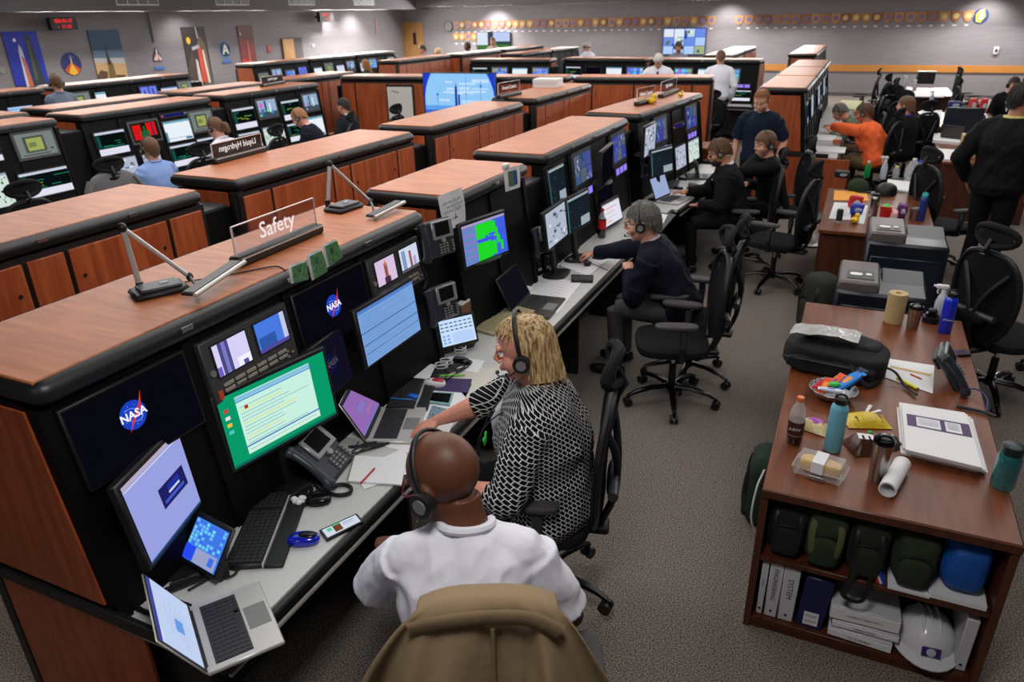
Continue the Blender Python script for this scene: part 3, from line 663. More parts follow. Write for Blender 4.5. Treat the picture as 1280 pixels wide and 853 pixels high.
def cloth(n,c=(40,40,40),rough=.85,b=.5,bs=9,st=(1,1,.6)):
    return mat('cloth_'+n,c,rough,spec=.2,bump=b,bscale=bs,stretch=st)
def ell(c,rx,ry,x,y,n=18):return [c+x*(rx*math.cos(2*PI*k/n))+y*(ry*math.sin(2*PI*k/n)) for k in range(n)]
def ik(a,c,l1,l2,pole):
    d=c-a;L=d.length
    if L>(l1+l2)*.995:c=a+d.normalized()*(l1+l2)*.995;d=c-a;L=d.length
    x=(l1*l1-l2*l2+L*L)/(2*L);h=math.sqrt(max(0,l1*l1-x*x));u=d.normalized();p=(pole-u*pole.dot(u)).normalized()
    return a+u*x+p*h,c
def hand(b,W,dirv,nrm,side,pose,m,s=1.,vox=.0035):
    """W wrist, dirv towards fingers, nrm out of the back of the hand; side +1 thumb on x side"""
    d=V(dirv).normalized();nrm=V(nrm);nn=(nrm-d*nrm.dot(d)).normalized();x=d.cross(nn)*side
    P=lambda a,o,h:W+(d*a+x*o+nn*h)*s
    q=B();q.loft([ell(P(a,0,0),w*s,t*s,x,nn,12) for a,w,t in((-.03,.024,.02),(0,.026,.018),(.03,.037,.016),(.06,.042,.014),(.085,.041,.012))],m)
    curl={'flat':(.12,.2,.2),'rest':(.35,.45,.3),'grip':(.9,1.1,.7),'pen':(.6,1.0,.6)}[pose]
    for k,(o,L) in enumerate(((.031,.07),(.011,.078),(-.01,.072),(-.03,.056))):
        p=P(.078,o,0);a=0;pts=[P(.05,o*.9,0),p]
        for j,f in enumerate((.45,.3,.25)):
            a+=curl[j]*(1+.08*k);p=p+(d*math.cos(a)-nn*math.sin(a)+x*o*1.2)*L*f*s;pts.append(p)
        q.tube(pts,[.0095*s,.0095*s,.0088*s,.008*s,.0068*s],m,8)
    a=.5;q.tube([P(.012,.024,-.004),P(.04,.05,-.012),P(.066,.058,-.022 if pose!='flat' else -.008),P(.088,.054,-.032 if pose!='flat' else -.01)],[.014*s,.0125*s,.0105*s,.008*s],m,8)
    b.add(q.v,q.f,m)
def headparts(b,H,R,m,g,vox,lip,brow,wide=1.,fem=False):
    T=Matrix.Translation(H)@R@Matrix.Scale(g,4);q=B()
    q.sup((0,-.012,.03),(.076,.095,.088),m,T=T,n=48,k=28);q.sup((0,.018,-.04),(.06*wide,.066,.072),m,T=T,n=36,k=20);q.sup((0,.064,-.092),(.026,.018,.02),m,T=T)
    for s in(-1,1):
        q.sup((s*.036,.056,-.03),(.026*wide,.026,.03),m,T=T);q.sup((s*.079,-.008,-.004),(.009,.021,.032),m,T=T);q.sup((s*.016,.094,-.028),(.009,.009,.007),m,T=T)
        q.sup((s*.03,.078,.03),(.024,.011,.009),m,T=T)
    q.tube([(0,.078,.026),(0,.092,.008),(0,.108,-.018),(0,.1,-.03)],[.009,.009,.0125,.009],m,8,T=T)
    q.sup((0,.085,-.056),(.026,.012,.012),m,T=T)
    b.add(q.v,q.f,m);ext=[]
    q=B();q.sup((0,.0965,-.0525),(.022,.006,.0045),lip,T=T,n=12,k=6);q.sup((0,.0955,-.061),(.019,.006,.005),lip,T=T,n=12,k=6)
    wh=mat('eye_white',(225,220,215),.3);dk=mat('eye_dark',(40,28,22),.3)
    for s in(-1,1):
        q.sup((s*.031,.081,.01),(.0125,.006,.0055),wh,T=T,n=10,k=6);q.sup((s*.031,.0862,.009),(.0055,.002,.0052),dk,T=T,n=10,k=6)
        q.tube([(s*.015,.091,.034),(s*.03,.092,.039),(s*.047,.081,.034)],[.003,.0042,.002],brow,6,T=T)
    return q
def hair(par,H,R,g,style,m,near=False):
    if style=='bald':return
    T=Matrix.Translation(H)@R@Matrix.Scale(g,4)
    zl={'short':(.052,.012,-.075,1.07),'receding':(.085,.01,-.07,1.045),'bob':(.085,-.10,-.125,1.11),'cap':(.06,.03,-.03,1.06),'mid':(.05,-.03,-.09,1.12),'long':(.05,-.17,-.2,1.15)}[style]
    n=28;K=14;out=[];inn=[]
    for i in range(K+1):
        ro=[];ri=[]
        for j in range(n):
            ph=2*PI*j/n;c=math.cos(ph)  # c=1 front
            fr=max(0,c);bkk=max(0,-c)
            e=max(0,min(1,(c-(.0 if style=='bob' else .25))/(.3 if style=='bob' else .45)));e=e*e*(3-2*e)
            low=zl[1]*(1-e)*(1-bkk**1.5)+zl[2]*bkk**1.5*(1-e)+zl[0]*e
            zt=.03+.088*zl[3]
            z=zt+(low-zt)*((i/K)**1.0)
            th=math.acos(max(-1,min(1,(zt-z)/(.088*zl[3])*-1+1))) if z>.03 else PI/2
            th=i/K if False else th
            rad=math.sin(th) if z>.03 else 1.0+(.03-z)*(.25 if style in('bob','long','mid') else -.9 if z<-.02 else 0)
            k=zl[3]+.018*N3.noise(V((math.cos(ph)*3,math.sin(ph)*3,z*40)))
            ro.append(V((math.sin(ph)*.076*k*rad,-.012+c*.095*k*rad,z)));ri.append(V((math.sin(ph)*.072*rad,-.012+c*.09*rad,z-.006*(1 if z>.1 else 0))))
        out.append(ro);inn.append(ri)
    b=B();b.loft(out+inn[::-1],m,T=T,caps=True)
    if near:
        rr=random.Random(5);bob=style in('bob','long');Z=zl
        for q in range(900):
            i=rr.randint(1,K-1);j=rr.randrange(n);p0=out[i][j]
            if bob and math.cos(2*PI*j/n)>-.1 and p0.z<.10:continue
            i2=min(K,i+(3 if bob else 2));p1=out[i2][j]
            dv=(p1-p0);dv=dv.normalized() if dv.length>1e-5 else V((0,-.3,-1));nr=V((p0.x,p0.y+.012,p0.z-.03)).normalized()
            L=(.04 if bob else .02)*rr.uniform(.6,1.3);dv=(dv+nr*(.0 if bob else .1)+V((rr.uniform(-.3,.3),rr.uniform(-.4,.1),0))*(.15 if bob else 1)).normalized()
            w_=.006 if bob else .0042;p0=p0*.995;b.tube([p0-dv*.006,p0+dv*L*.5+nr*.002,p0+dv*L],[w_,w_*.8,.001],m,5,T=T,flat=.6)
    return b.build('hair',par,sharp=80)
def person(label,X,Y,face,px=None,plane=None,hs=1.,h=1.,lean=10,side=0,twist=0,yaw=0,pitch=15,roll=0,skin='pale',girth=1.,shoulder=1.,top='shirt',topm=None,under=None,legm=None,shoem=None,
           style='short',hairm=None,rh=None,lh=None,rp='rest',lp='rest',sleeve='long',stand=False,near=False,headset=True,glasses=None,tie=None,legs=True,knees=None,pony=False,beard=None,rpole=None,lpole=None,z0=None,lhn=None,rhn=None,collar=None,wide=1.):
    vox=.008 if near else .013;rz=math.radians(face)
    t=thing('person',label,'person',(X,Y,0),rz)
    sk=SK[skin];P0=V((0,0,.95*h if stand else .57)) if z0 is None else V((0,0,z0))
    if px:
        L=math.radians(lean);S=math.radians(side);d=V((math.sin(S)*math.cos(L),math.sin(L),math.cos(L)*math.cos(S))).normalized();tw=math.radians(twist)
        xd=V((math.cos(tw),math.sin(tw),0));xd=(xd-d*xd.dot(d)).normalized();fd=d.cross(xd);fd=-fd if fd.y<0 and abs(twist)<90 else fd
        Hd=Matrix.Rotation(math.radians(yaw)+tw*.5,3,'Z')@Matrix.Rotation(-math.radians(pitch),3,'X')@Matrix.Rotation(math.radians(roll),3,'Y')
        hc=P0+d*.53*h+(d*.6+V((0,0,.4))+fd*.12).normalized()*.04*h+(Hd@V((0,.022,.1)))*h
        if plane:
            tp=onX(*px,plane[1]) if plane[0]=='X' else onY(*px,plane[1]);P0.z+=tp.z-hc.z
        else:tp=at(*px,hc.z)
        o=Matrix.Rotation(rz,3,'Z')@V((hc.x,hc.y,0));t.location=(tp.x-o.x,tp.y-o.y,0);print('PERSON',label[:30],[round(q,2) for q in t.location[:]],'hip z',round(P0.z,2))
    L=math.radians(lean);S=math.radians(side);d=V((math.sin(S)*math.cos(L),math.sin(L),math.cos(L)*math.cos(S))).normalized()
    tw=math.radians(twist);xd=V((math.cos(tw),math.sin(tw),0));xd=(xd-d*xd.dot(d)).normalized();fd=d.cross(xd)
    fd=-fd if fd.y<0 and abs(twist)<90 else fd
    k=h;sc=P0+d*.475*k;nk=P0+d*.53*k
    # spine curve: upper back rounds forward
    bend=fd*.02
    def ring(tt,rx,ry,g=1.,off=0):
        return ell(P0+d*tt*k+fd*off,rx*g*k,ry*g*k,xd*(1 if tt>.1 else 1),fd,20)
    prof=[(-.09,.145,.11,1),(-.02,.175,.135,1),(.08,.165,.125,1),(.18,.155,.118,1),(.29,.168,.125,1),(.38,.18,.12,0),(.44,.165,.1,0),(.49,.11,.078,0),(.53,.06,.058,0)]
    shL=sc-xd*.182*shoulder*k-d*.035*k;shR=sc+xd*.182*shoulder*k-d*.035*k
    q=B()
    for tt,rx,ry,gg in[]:pass
    Hd=Matrix.Rotation(math.radians(yaw)+tw*.5,3,'Z')@Matrix.Rotation(-math.radians(pitch),3,'X')@Matrix.Rotation(math.radians(roll),3,'Y')
    hc=nk+(d*.6+V((0,0,.4))+fd*.12).normalized()*.04*k+(Hd@V((0,.022,.1)))*k;hk=k*1.1*hs
    R4=Hd.to_4x4()
    body=B()
    # neck
    hn=hc+Hd@V((0,-.03,-.06))
    nb=B();nb.tube([nk-d*.06,nk,(nk+hn)/2,hn],[.075*k,.062*k*wide,.056*k*wide,.054*k*wide],sk,16)
    body.add(nb.v,nb.f,sk)
    body.loft([ell(P0+d*tt*k,rx*.88*k,ry*.85*k,xd,fd,20) for tt,rx,ry,gg in prof],sk)
    BR=hairm or mat('hair_brown',(70,46,30),.6)
    eyes=headparts(body,hc,R4,sk,hk,.0055 if near else .009,LIP[skin],BR if style!='bald' else mat('brow_dark',(30,22,18),.7),wide)
    # arms
    arms=[]
    for sgn,sh,tg,pose,pole,nr in((1,shR,rh,rp,rpole,rhn),(-1,shL,lh,lp,lpole,lhn)):
        tg=V(tg) if tg is not None else (sh+V((sgn*.06,.06,-.52)) if stand else V((sgn*.16,.34,.62)))
        pl=V(pole) if pole is not None else V((sgn*.55,-.5,-.75))
        el,wr=ik(sh,tg,.29*k,.255*k,pl);arms.append((sgn,sh,el,wr,pose,nr))
        fore=(wr-el).normalized()
        nb=body;nb.sup(el,(.0385*k,)*3,sk,n=12,k=8);nb.tube([nk-d*.06,sh-d*.02,sh*.5+el*.5,el],[.05*k,.05*k,.043*k,.037*k],sk,12)
        nb.tube([el,el*.6+wr*.4,wr,wr+fore*.02],[.038*k,.037*k*min(girth,1.25),.026*k,.024*k],sk,12)
        hn_=V(nr) if nr is not None else V((0,0,1)) if abs(fore.z)<.8 else V((sgn,0,0))
        hand(body,wr,fore,hn_,-sgn,pose,sk,k,.0035 if near else .006)
    v,f=fuse(body,.0048 if near else .0095,2);body=B();body.add(v,f,sk);o=len(body.v);body.v+=eyes.v
    for ff,kk in zip(eyes.f,eyes.mi):body.f.append([o+i for i in ff]);body.mi.append(body.m(eyes.ms[kk]))
    body.build('body',t,sharp=70)
    # upper garment
    tm=topm;q=B();th=.012 if top in('shirt','polo') else .024
    fr=[[*r] for r in[]]
    q.loft([ell(P0+d*tt*k,(rx*(girth if gg else 1+(girth-1)*.45)*(shoulder if not gg else 1)+th)*k,(ry*(girth if gg else 1+(girth-1)*.5)+th)*k,xd,fd,24) for tt,rx,ry,gg in prof],tm)
    if girth>1.15 and top!='jacket0':q.sup(P0+d*.3*k+fd*.08,(.17*girth,.1,.12),tm,R=Matrix((xd,fd,d)).transposed().to_4x4())
    for sgn,sh,el,wr,pose,nr in arms:
        q.sup(sh-xd*sgn*.02,( .058+th,.058+th,.058+th),tm,n=14,k=8)
        a=(.056+th)*min(girth,1.15);fore=(wr-el)
        q.tube([sc+xd*sgn*.06*k,sc*.3+sh*.7,sh*.75+el*.25],[.06+th,.058+th,a*.97],tm,14)
        if sleeve=='short':q.tube([sh-d*.01,sh*.5+el*.5,sh*.12+el*.88],[a,a*.98,a*.95],tm,14)
        else:
            q.tube([sh-d*.01,sh*.5+el*.5,el],[a,a*.93,a*.86],tm,14);q.sup(el,(a*.88,)*3,tm,n=14,k=8);e=.93 if sleeve=='long' else .25
            q.tube([el,el+fore*e*.5,el+fore*e],[a*.84,a*.74,a*.6 if sleeve=='long' else a*.8],tm,14)
    v,f=fuse(q,vox,4)
    amp=.006 if near else .003
    v=[p+V((N3.noise(p*9+V((3,1,2))),N3.noise(p*9+V((9,4,2))),N3.noise(p*8+V((1,7,5)))))*amp*1.4+V((N3.noise(V((p.x*22+p.z*9,p.y*14,p.z*6)))*amp,N3.noise(V((p.x*20,p.y*20+5,p.z*7)))*amp,0)) for p in v]
    if near:
        def fold(p):
            a=abs(N3.noise(V((p.x*7+p.z*5,p.y*7,p.z*3.2-p.x*4))));b_=abs(N3.noise(V((p.x*13-p.z*7,p.y*11+3,p.z*5))))
            c=P0+d*.25*k;r=(p-c);r=r-d*r.dot(d);r=r.normalized() if r.length>1e-4 else V((0,0,0))
            return p+r*((.5-a*2.2)*.011+(.4-b_*2)*.006)
        v=[fold(p) for p in v]
    q=B();q.add(v,f,tm);q.build({'shirt':'shirt','polo':'polo_shirt','jacket':'suit_jacket','cardigan':'cardigan','sweater':'sweater'}[top],t,sharp=80)
    # collar
    cm=collar or (under if under is not None else tm)
    if top!='sweater':
        q=B();ax=(hn-nk).normalized();xx,yy,_=frame(ax)
        q.tube([nk-d*.012+(xd*math.cos(a)*.075+fd*math.sin(a)*.072)*k+d*(.012 if math.sin(a)<.4 else -.02) for a in[2*PI*j/22 for j in range(22)]],.015,cm,8,closed=True);q.build('collar',t)
    if top in('jacket','cardigan') and under is not None:
        q=B();fx=lambda u,tt,o:P0+d*tt*k+xd*u*k+fd*((.138 if tt<.42 else .1)*(1+(girth-1)*.8)+o)*k
        ys=[(.0,.46,-.0),(-.05,.455,0.0),(-.045,.38,.012),(0,.22,.022),(.045,.38,.012),(.05,.455,0)]
        vs=[fx(*p) for p in ys];q.add(vs+[p-fd*.06 for p in vs],[(0,1,2,3),(0,3,4,5),(1,7,8,2),(2,8,9,3),(3,9,10,4),(4,10,11,5)],under);q.build('shirt_front',t,fix=True)
        if top=='jacket':
            q=B()
            for s in(-1,1):
                vs=[fx(s*.065,.47,0),fx(s*.11,.42,.012),fx(s*.085,.40,.02),fx(s*.09,.37,.022),fx(s*.01,.2,.032),fx(s*.03,.36,.024)]
                q.add(vs+[p-fd*.012 for p in vs],[(0,1,2,3,4,5),(11,10,9,8,7,6)]+[(i,(i+1)%6,6+(i+1)%6,6+i) for i in range(6)],tm)
            q.build('lapels',t)
    if tie is not None:
        q=B();fx=lambda u,tt,o:P0+d*tt*k+xd*u*k+fd*((.15 if tt<.42 else .108)*(1+(girth-1)*.8)+o)*k
        vs=[fx(-.018,.47,.0),fx(.018,.47,.0),fx(.03,.22,.022),fx(-.03,.22,.022),fx(0,.18,.022)];q.add(vs+[p-fd*.01 for p in vs],[(0,1,2,4,3),(8,9,7,6,5),(0,5,6,1),(1,6,7,2),(2,7,9,4),(4,9,8,3),(3,8,5,0)],tie);q.build('tie',t)
    # legs
    if legs:
        lm=legm or cloth('charcoal_trousers',(34,35,40));q=B();KN=[];sw=.09*max(1,girth*.95)
        for i,s in enumerate((1,-1)):
            hp=P0+V((s*sw,0,-.02))
            if stand:kn=V((s*.1,.03,.5*h));an=V((s*.11,-.02,.07))
            else:
                kn=V(knees[i]) if knees else V((s*.14,.42,.54));an=V((kn.x,kn.y-.03,.09))
            KN.append(an);gg=min(girth,1.3)
            q.tube([hp,hp*.5+kn*.5,kn],[.095*gg,.084*gg,.062],lm,14);q.tube([kn,kn*.5+an*.5,an],[.064,.06,.048],lm,14)
        q.sup(P0+V((0,-.02,-.03)),(.17*girth,.13,.1),lm);v,f=fuse(q,vox*1.2,3);q=B();q.add(v,f,lm);q.build('trousers',t,sharp=80)
        for an in KN:
            q=B();q.sup((an.x,an.y+.07,.035),(.046,.14,.034),shoem or mat('shoe_black',(20,19,20),.35),.6,.75,n=16);q.sup((an.x,an.y-.01,.055),(.04,.055,.045),shoem or mat('shoe_black'),.7,.8);q.build('shoe',t)
    if style=='bald':pass
    hair(t,hc,R4,hk,style,BR,near)
    T=Matrix.Translation(hc)@R4@Matrix.Scale(hk,4)
    if pony:
        q=B();q.tube(spl([(0,-.1,.02),(0,-.15,.0),(0,-.16,-.07),(0,-.13,-.15)],4),[.02,.032,.03,.006],BR,10,T=T);q.build('ponytail',t)
    if beard is not None:
        q=B();q.sup((0,.034,-.078),(.055,.058,.042),beard,T=T);q.build('beard',t)
    if headset:
        q=B();g=.083 if style!='bob' else .094;q.tube([(g*1.04*math.sin(a),-.002,.0+(.128 if style!='bob' else .145)*math.cos(a)) for a in [(-100+200*j/18)/180*PI for j in range(19)]],.005,BLK,8,T=T,flat=1.6)
        q.build('headset_band',t)
        for s in (1,-1):
            q=B();q.cyl((s*(g-.002),-.002,-.012),(s*(g+.022),-.002,-.012),.03,BLK,T=T,n=18);q.cyl((s*(g+.022),-.002,-.012),(s*(g+.026),-.002,-.012),.018,GRY,T=T,n=14);q.build('ear_cup',t)
        q=B();q.tube(spl([(-(g+.015),.01,-.02),(-(g+.005),.05,-.05),(-.05,.1,-.066),(-.02,.112,-.066)],4),.0028,BLK,6,T=T);q.sup((-.018,.112,-.066),(.012,.007,.007),BLK,T=T);q.build('microphone',t)
    if glasses is not None:
        q=B()
        for s in(-1,1):
            q.tube([(s*.031+.021*math.cos(a),.101-.004*abs(math.cos(a)),.006+.016*math.sin(a)) for a in[2*PI*j/14 for j in range(14)]],.0018,glasses,6,T=T,closed=True)
            q.tube([(s*.052,.098,.01),(s*.078,.06,.012),(s*.082,.0,.01)],.0018,glasses,6,T=T)
        q.tube([(-.01,.102,.01),(.01,.102,.01)],.002,glasses,6,T=T);q.build('glasses',t)
    return t,hc
# ---------------------------------------------------------------- who is where
def zigzag(name):
    m=mat(name,(10,10,14),.85,spec=.15);nt=m.node_tree;p=nt.nodes['Principled BSDF']
    tc=nt.nodes.new('ShaderNodeTexCoord');sp=nt.nodes.new('ShaderNodeSeparateXYZ');nt.links.new(tc.outputs['Object'],sp.inputs[0])
    def MA(op,a,b=None,c=None):
        n=nt.nodes.new('ShaderNodeMath');n.operation=op
        for i,q in enumerate((a,b,c)):
            if q is None:continue
            if isinstance(q,(int,float)):n.inputs[i].default_value=q
            else:nt.links.new(q,n.inputs[i])
        return n.outputs[0]
    s=MA('MULTIPLY',MA('ARCTAN2',sp.outputs[0],MA('SUBTRACT',sp.outputs[1],MA('MULTIPLY',MA('SUBTRACT',sp.outputs[2],.6),.25))),.26);z=sp.outputs[2]
    u=MA('MULTIPLY',MA('ADD',s,z),31.);v=MA('MULTIPLY',MA('SUBTRACT',s,z),31.)
    cb=nt.nodes.new('ShaderNodeCombineXYZ');nt.links.new(u,cb.inputs[0]);nt.links.new(v,cb.inputs[1])
    br=nt.nodes.new('ShaderNodeTexBrick');br.inputs['Scale'].default_value=1;br.inputs['Mortar Size'].default_value=.075;br.inputs['Brick Width'].default_value=1.0;br.inputs['Row Height'].default_value=.75;br.inputs['Mortar Smooth'].default_value=0
    br.inputs['Color1'].default_value=br.inputs['Color2'].default_value=(.004,.004,.006,1);br.inputs['Mortar'].default_value=(.62,.62,.62,1)
    br.offset=.5;nt.links.new(cb.outputs[0],br.inputs['Vector']);nt.links.new(br.outputs[0],p.inputs['Base Color']);return m
WSH=cloth('white_shirt',(222,222,232),.75,.6,7,(1.6,1.6,.5));HB=mat('hair_dark',(34,26,22),.6,bump=.5,bscale=120,stretch=(3,3,.4));HBR=mat('hair_brown2',(96,64,40),.6,bump=.5,bscale=120,stretch=(3,3,.4))
HG=mat('hair_grey',(128,122,116),.7,noise=1,col2=(70,66,62),scale=60,stretch=(3,3,.5),bump=.6,bscale=120);HBL=mat('hair_blonde',(232,200,146),.5,noise=1,col2=(120,84,50),scale=34,stretch=(3,3,.35),bump=.5,bscale=90)
HRED=mat('hair_sandy',(150,100,60),.6,bump=.5,bscale=120);HW=mat('hair_white',(190,188,182),.7,bump=.5,bscale=120)
NAVY=cloth('navy_suit',(15,18,34));BSUIT=cloth('black_suit',(13,14,18));GREYT=cloth('grey_trousers',(66,64,68));KHA=cloth('khaki',(112,94,66))
bald,_=person('bald man in white short sleeved shirt with headset and glasses, back to us',-.80,1.36,24,px=(556,600),hs=1.1,z0=.64,h=1.04,lean=17,yaw=58,pitch=30,skin='dark',girth=1.12,shoulder=1.0,top='shirt',topm=WSH,style='bald',rh=(.28,.4,.72),lh=(-.34,.5,.78),sleeve='short',near=True,glasses=mat('red_glasses',(110,22,26),.3),legm=cloth('dark_trousers',(22,22,28)),wide=1.06,knees=[(.14,.42,.6),(-.14,.42,.6)])
woman,_=person('blonde woman in black and white zigzag cardigan, hand on red mouse',-.97,2.62,104,px=(655,436),z0=.62,h=1.05,lean=5,yaw=2,pitch=13,skin='pink',girth=1.42,shoulder=1.12,top='cardigan',topm=zigzag('zigzag_cardigan'),under=cloth('white_top',(214,214,222)),style='bob',hairm=HBL,rh=(.20,.64,.775),rp='flat',lh=(-.18,.33,.74),sleeve='elbow',near=True,legm=cloth('black_trousers',(16,16,20)),wide=1.1,lpole=(-1,-.6,-.5),rpole=(1,-.2,-.6))
older,_=person('grey-haired man with glasses in navy suit, writing on the desk',-1.08,5.2,92,px=(803,278),hs=1.08,lean=28,yaw=4,pitch=10,skin='pale',girth=1.1,shoulder=1.08,top='jacket',topm=NAVY,under=cloth('pale_shirt',(190,176,190)),style='short',hairm=HG,rh=(.25,.86,.79),rp='pen',lh=(-.02,.38,.80),lp='grip',sleeve='long',near=True,glasses=mat('brown_glasses',(70,48,36),.3),tie=cloth('maroon_tie',(52,22,26)),legm=GREYT,lpole=(-1,-.3,-.9),rpole=(1,0,-.3),knees=[(.12,.44,.55),(-.16,.44,.55)])
person('bearded man in dark suit reaching for a laptop beyond the grey-haired man',-1.03,7.82,100,px=(899,190),lean=14,yaw=2,pitch=24,skin='tan',girth=1.12,shoulder=1.1,top='jacket',topm=BSUIT,under=WSH,style='short',hairm=HBR,rh=(.1,.5,.80),rp='flat',lh=(-.16,.36,.72),lp='rest',near=True,beard=HB,legm=BSUIT,z0=.6,knees=[(.14,.42,.54),(-.2,.42,.54)])
person('brown-haired woman in black resting her chin on her hand, beside the bearded man',-.72,8.6,110,px=(956,180),z0=.6,lean=14,yaw=20,pitch=12,top='sweater',topm=BSUIT,style='mid',hairm=HBR,rh=(.1,.3,.8),lh=(-.04,.25,1.13),lp='grip',headset=True,legm=BSUIT,shoulder=.9,lpole=(-1,.3,-.8))
person('standing man in navy polo shirt with white trim, looking down',-.93,8.55,172,px=(952,126),h=.98,stand=True,lean=3,yaw=0,pitch=26,skin='pale',girth=1.15,shoulder=1.04,top='polo',topm=cloth('navy_polo',(22,32,52)),style='receding',hairm=HRED,sleeve='short',near=True,headset=False,legm=cloth('dark_trousers'),rh=(.26,.1,.86),lh=(-.26,.12,.9),collar=cloth('white_trim',(206,206,214)),wide=1.15)
person('man in orange shirt stretching his arm across the desk',.16,11.75,68,px=(1080,141),lean=22,yaw=12,pitch=12,skin='tan',girth=1.2,shoulder=1.1,top='sweater',topm=cloth('orange_shirt',(244,106,58)),style='short',hairm=HBR,rh=(.3,.3,.8),lh=(.02,.78,.98),lp='flat',legm=KHA,near=True,lpole=(-1,0,-.3))
person('grey-haired person in olive shirt bent over the desk beyond the orange shirt',.0,12.55,95,px=(1050,140),lean=42,yaw=0,pitch=36,skin='pink',top='shirt',topm=cloth('olive_shirt',(96,104,82)),style='short',hairm=HG,legm=KHA,rh=(.2,.55,.78),lh=(-.1,.55,.78))
person('brown-haired person in black with blue lanyard, seated in the right aisle',.78,13.0,40,px=(1132,132),lean=5,yaw=30,pitch=4,top='jacket',topm=BSUIT,under=cloth('blue_lanyard',(40,50,150)),style='mid',hairm=HBR,headset=False,legm=BSUIT)
person('standing person in black suit and pale yellow shirt at the right edge',1.62,7.25,-28,px=(1279,124),h=1.1,stand=True,lean=2,yaw=-20,pitch=5,skin='tan',girth=1.15,shoulder=1.1,top='jacket',topm=BSUIT,under=cloth('yellow_shirt',(206,200,120)),style='short',hairm=HB,headset=False,legm=BSUIT,near=True)
person('dark-haired woman with headset seated at the far right edge',2.62,16.6,170,px=(1267,106),lean=8,yaw=20,pitch=8,top='jacket',topm=BSUIT,under=WSH,style='mid',hairm=HB,legm=BSUIT)
person('man in light blue shirt with headset facing the left screens',-7.28,6.3,80,px=(187,186),lean=6,pitch=0,yaw=4,skin='pale',top='shirt',topm=cloth('blue_shirt',(134,160,214)),style='short',hairm=HBR,girth=1.1,legm=KHA)
person('woman with ponytail in white shirt with headset at the left screens',-7.45,7.75,96,px=(269,160),z0=.66,lean=16,pitch=18,skin='pale',top='shirt',topm=WSH,style='short',hairm=HBR,pony=True,legm=BSUIT,rh=(.1,.5,.78),lh=(-.1,.5,.78))
person('sandy-haired man in navy suit bent forward at the left screens',-7.3,9.15,112,px=(374,147),z0=.66,lean=24,pitch=34,skin='pink',top='jacket',topm=NAVY,under=WSH,style='short',hairm=HRED,girth=1.1,legm=NAVY,lh=(-.1,.4,.72))
person('dark-haired man in charcoal suit before the whiteboard console',-7.22,10.2,88,px=(429,133),lean=12,pitch=10,skin='tan',top='jacket',topm=cloth('charcoal_suit',(30,32,40)),under=WSH,style='short',hairm=HB,headset=False,legm=NAVY,rh=(.1,.5,.76))
person('grey shirted person with back to us before the blue poster console',-11.5,7.62,80,px=(70,104),plane=('X',-11.5),lean=2,pitch=5,top='shirt',topm=cloth('bluegrey_shirt',(110,122,142)),style='short',hairm=HBR,legm=BSUIT,z0=.66)
p=at(823,90,1.35);person('white-haired man in white shirt and dark tie, head bowed',p.x,p.y,190,px=(823,76),plane=('Y',14.6),h=1.0,stand=True,z0=.82,lean=12,pitch=38,skin='tan',top='shirt',topm=WSH,style='short',hairm=HW,girth=1.3,shoulder=1.15,tie=cloth('black_tie',(24,24,34)),headset=False,sleeve='long')
person('standing man in white shirt seen from behind at the far consoles',-2.72,15.3,12,px=(901,72),plane=('Y',15.3),h=1.03,stand=True,lean=2,pitch=12,skin='tan',top='shirt',topm=WSH,style='short',hairm=HBR,girth=1.2,shoulder=1.1,headset=False,legm=BSUIT,lh=(-.2,.2,.98))
person('person in white cap and white shirt at the far screens',-7.9,19.6,60,px=(733,58),plane=('Y',19.2),lean=8,pitch=10,top='shirt',topm=WSH,style='cap',hairm=HW,skin='tan')
person('woman with large headphones and grey top before the bright wall screen',-5.1,19.3,185,px=(848,59),plane=('Y',19.3),lean=4,pitch=10,skin='tan',top='shirt',topm=cloth('greytop',(128,134,150)),style='mid',hairm=HB,z0=.72)
person('dark-haired person seated left of the green field wall screen',-12.2,20.6,100,px=(584,58),plane=('X',-11.6),lean=4,pitch=4,skin='dark',top='jacket',topm=BSUIT,style='short',hairm=HB,z0=.8,headset=False)
person('person in pale shirt in front of the green field wall screen',-11.2,21.0,190,px=(616,52),plane=('X',-11.3),lean=4,pitch=2,skin='tan',top='shirt',topm=cloth('pale_grey_shirt',(160,150,140)),style='short',hairm=HBR,z0=.85,headset=False)
person('woman with long light brown hair at the far left consoles',-12.1,17.6,100,px=(457,81),plane=('X',-12.0),lean=6,pitch=6,skin='pink',top='sweater',topm=cloth('dark_olive',(38,44,34)),style='long',hairm=HRED,z0=.66,headset=False)
person('person with reddish face and dark hair at the far left consoles',-11.9,18.9,150,px=(480,82),plane=('X',-11.8),lean=6,pitch=12,skin='pink',top='shirt',topm=WSH,style='short',hairm=HB,z0=.66,headset=False)
person('person in grey shirt near the oak door in the corner',-12.2,22.5,120,px=(528,62),plane=('X',-12.2),lean=14,pitch=12,skin='tan',top='shirt',topm=cloth('bluegrey_shirt',(110,122,142)),style='short',hairm=HB,z0=.75,headset=False)
person('blonde person near the oak door in the corner',-11.2,22.0,150,px=(548,66),plane=('X',-11.6),lean=14,pitch=20,skin='pink',top='shirt',topm=WSH,style='mid',hairm=HBL,z0=.6,headset=False)
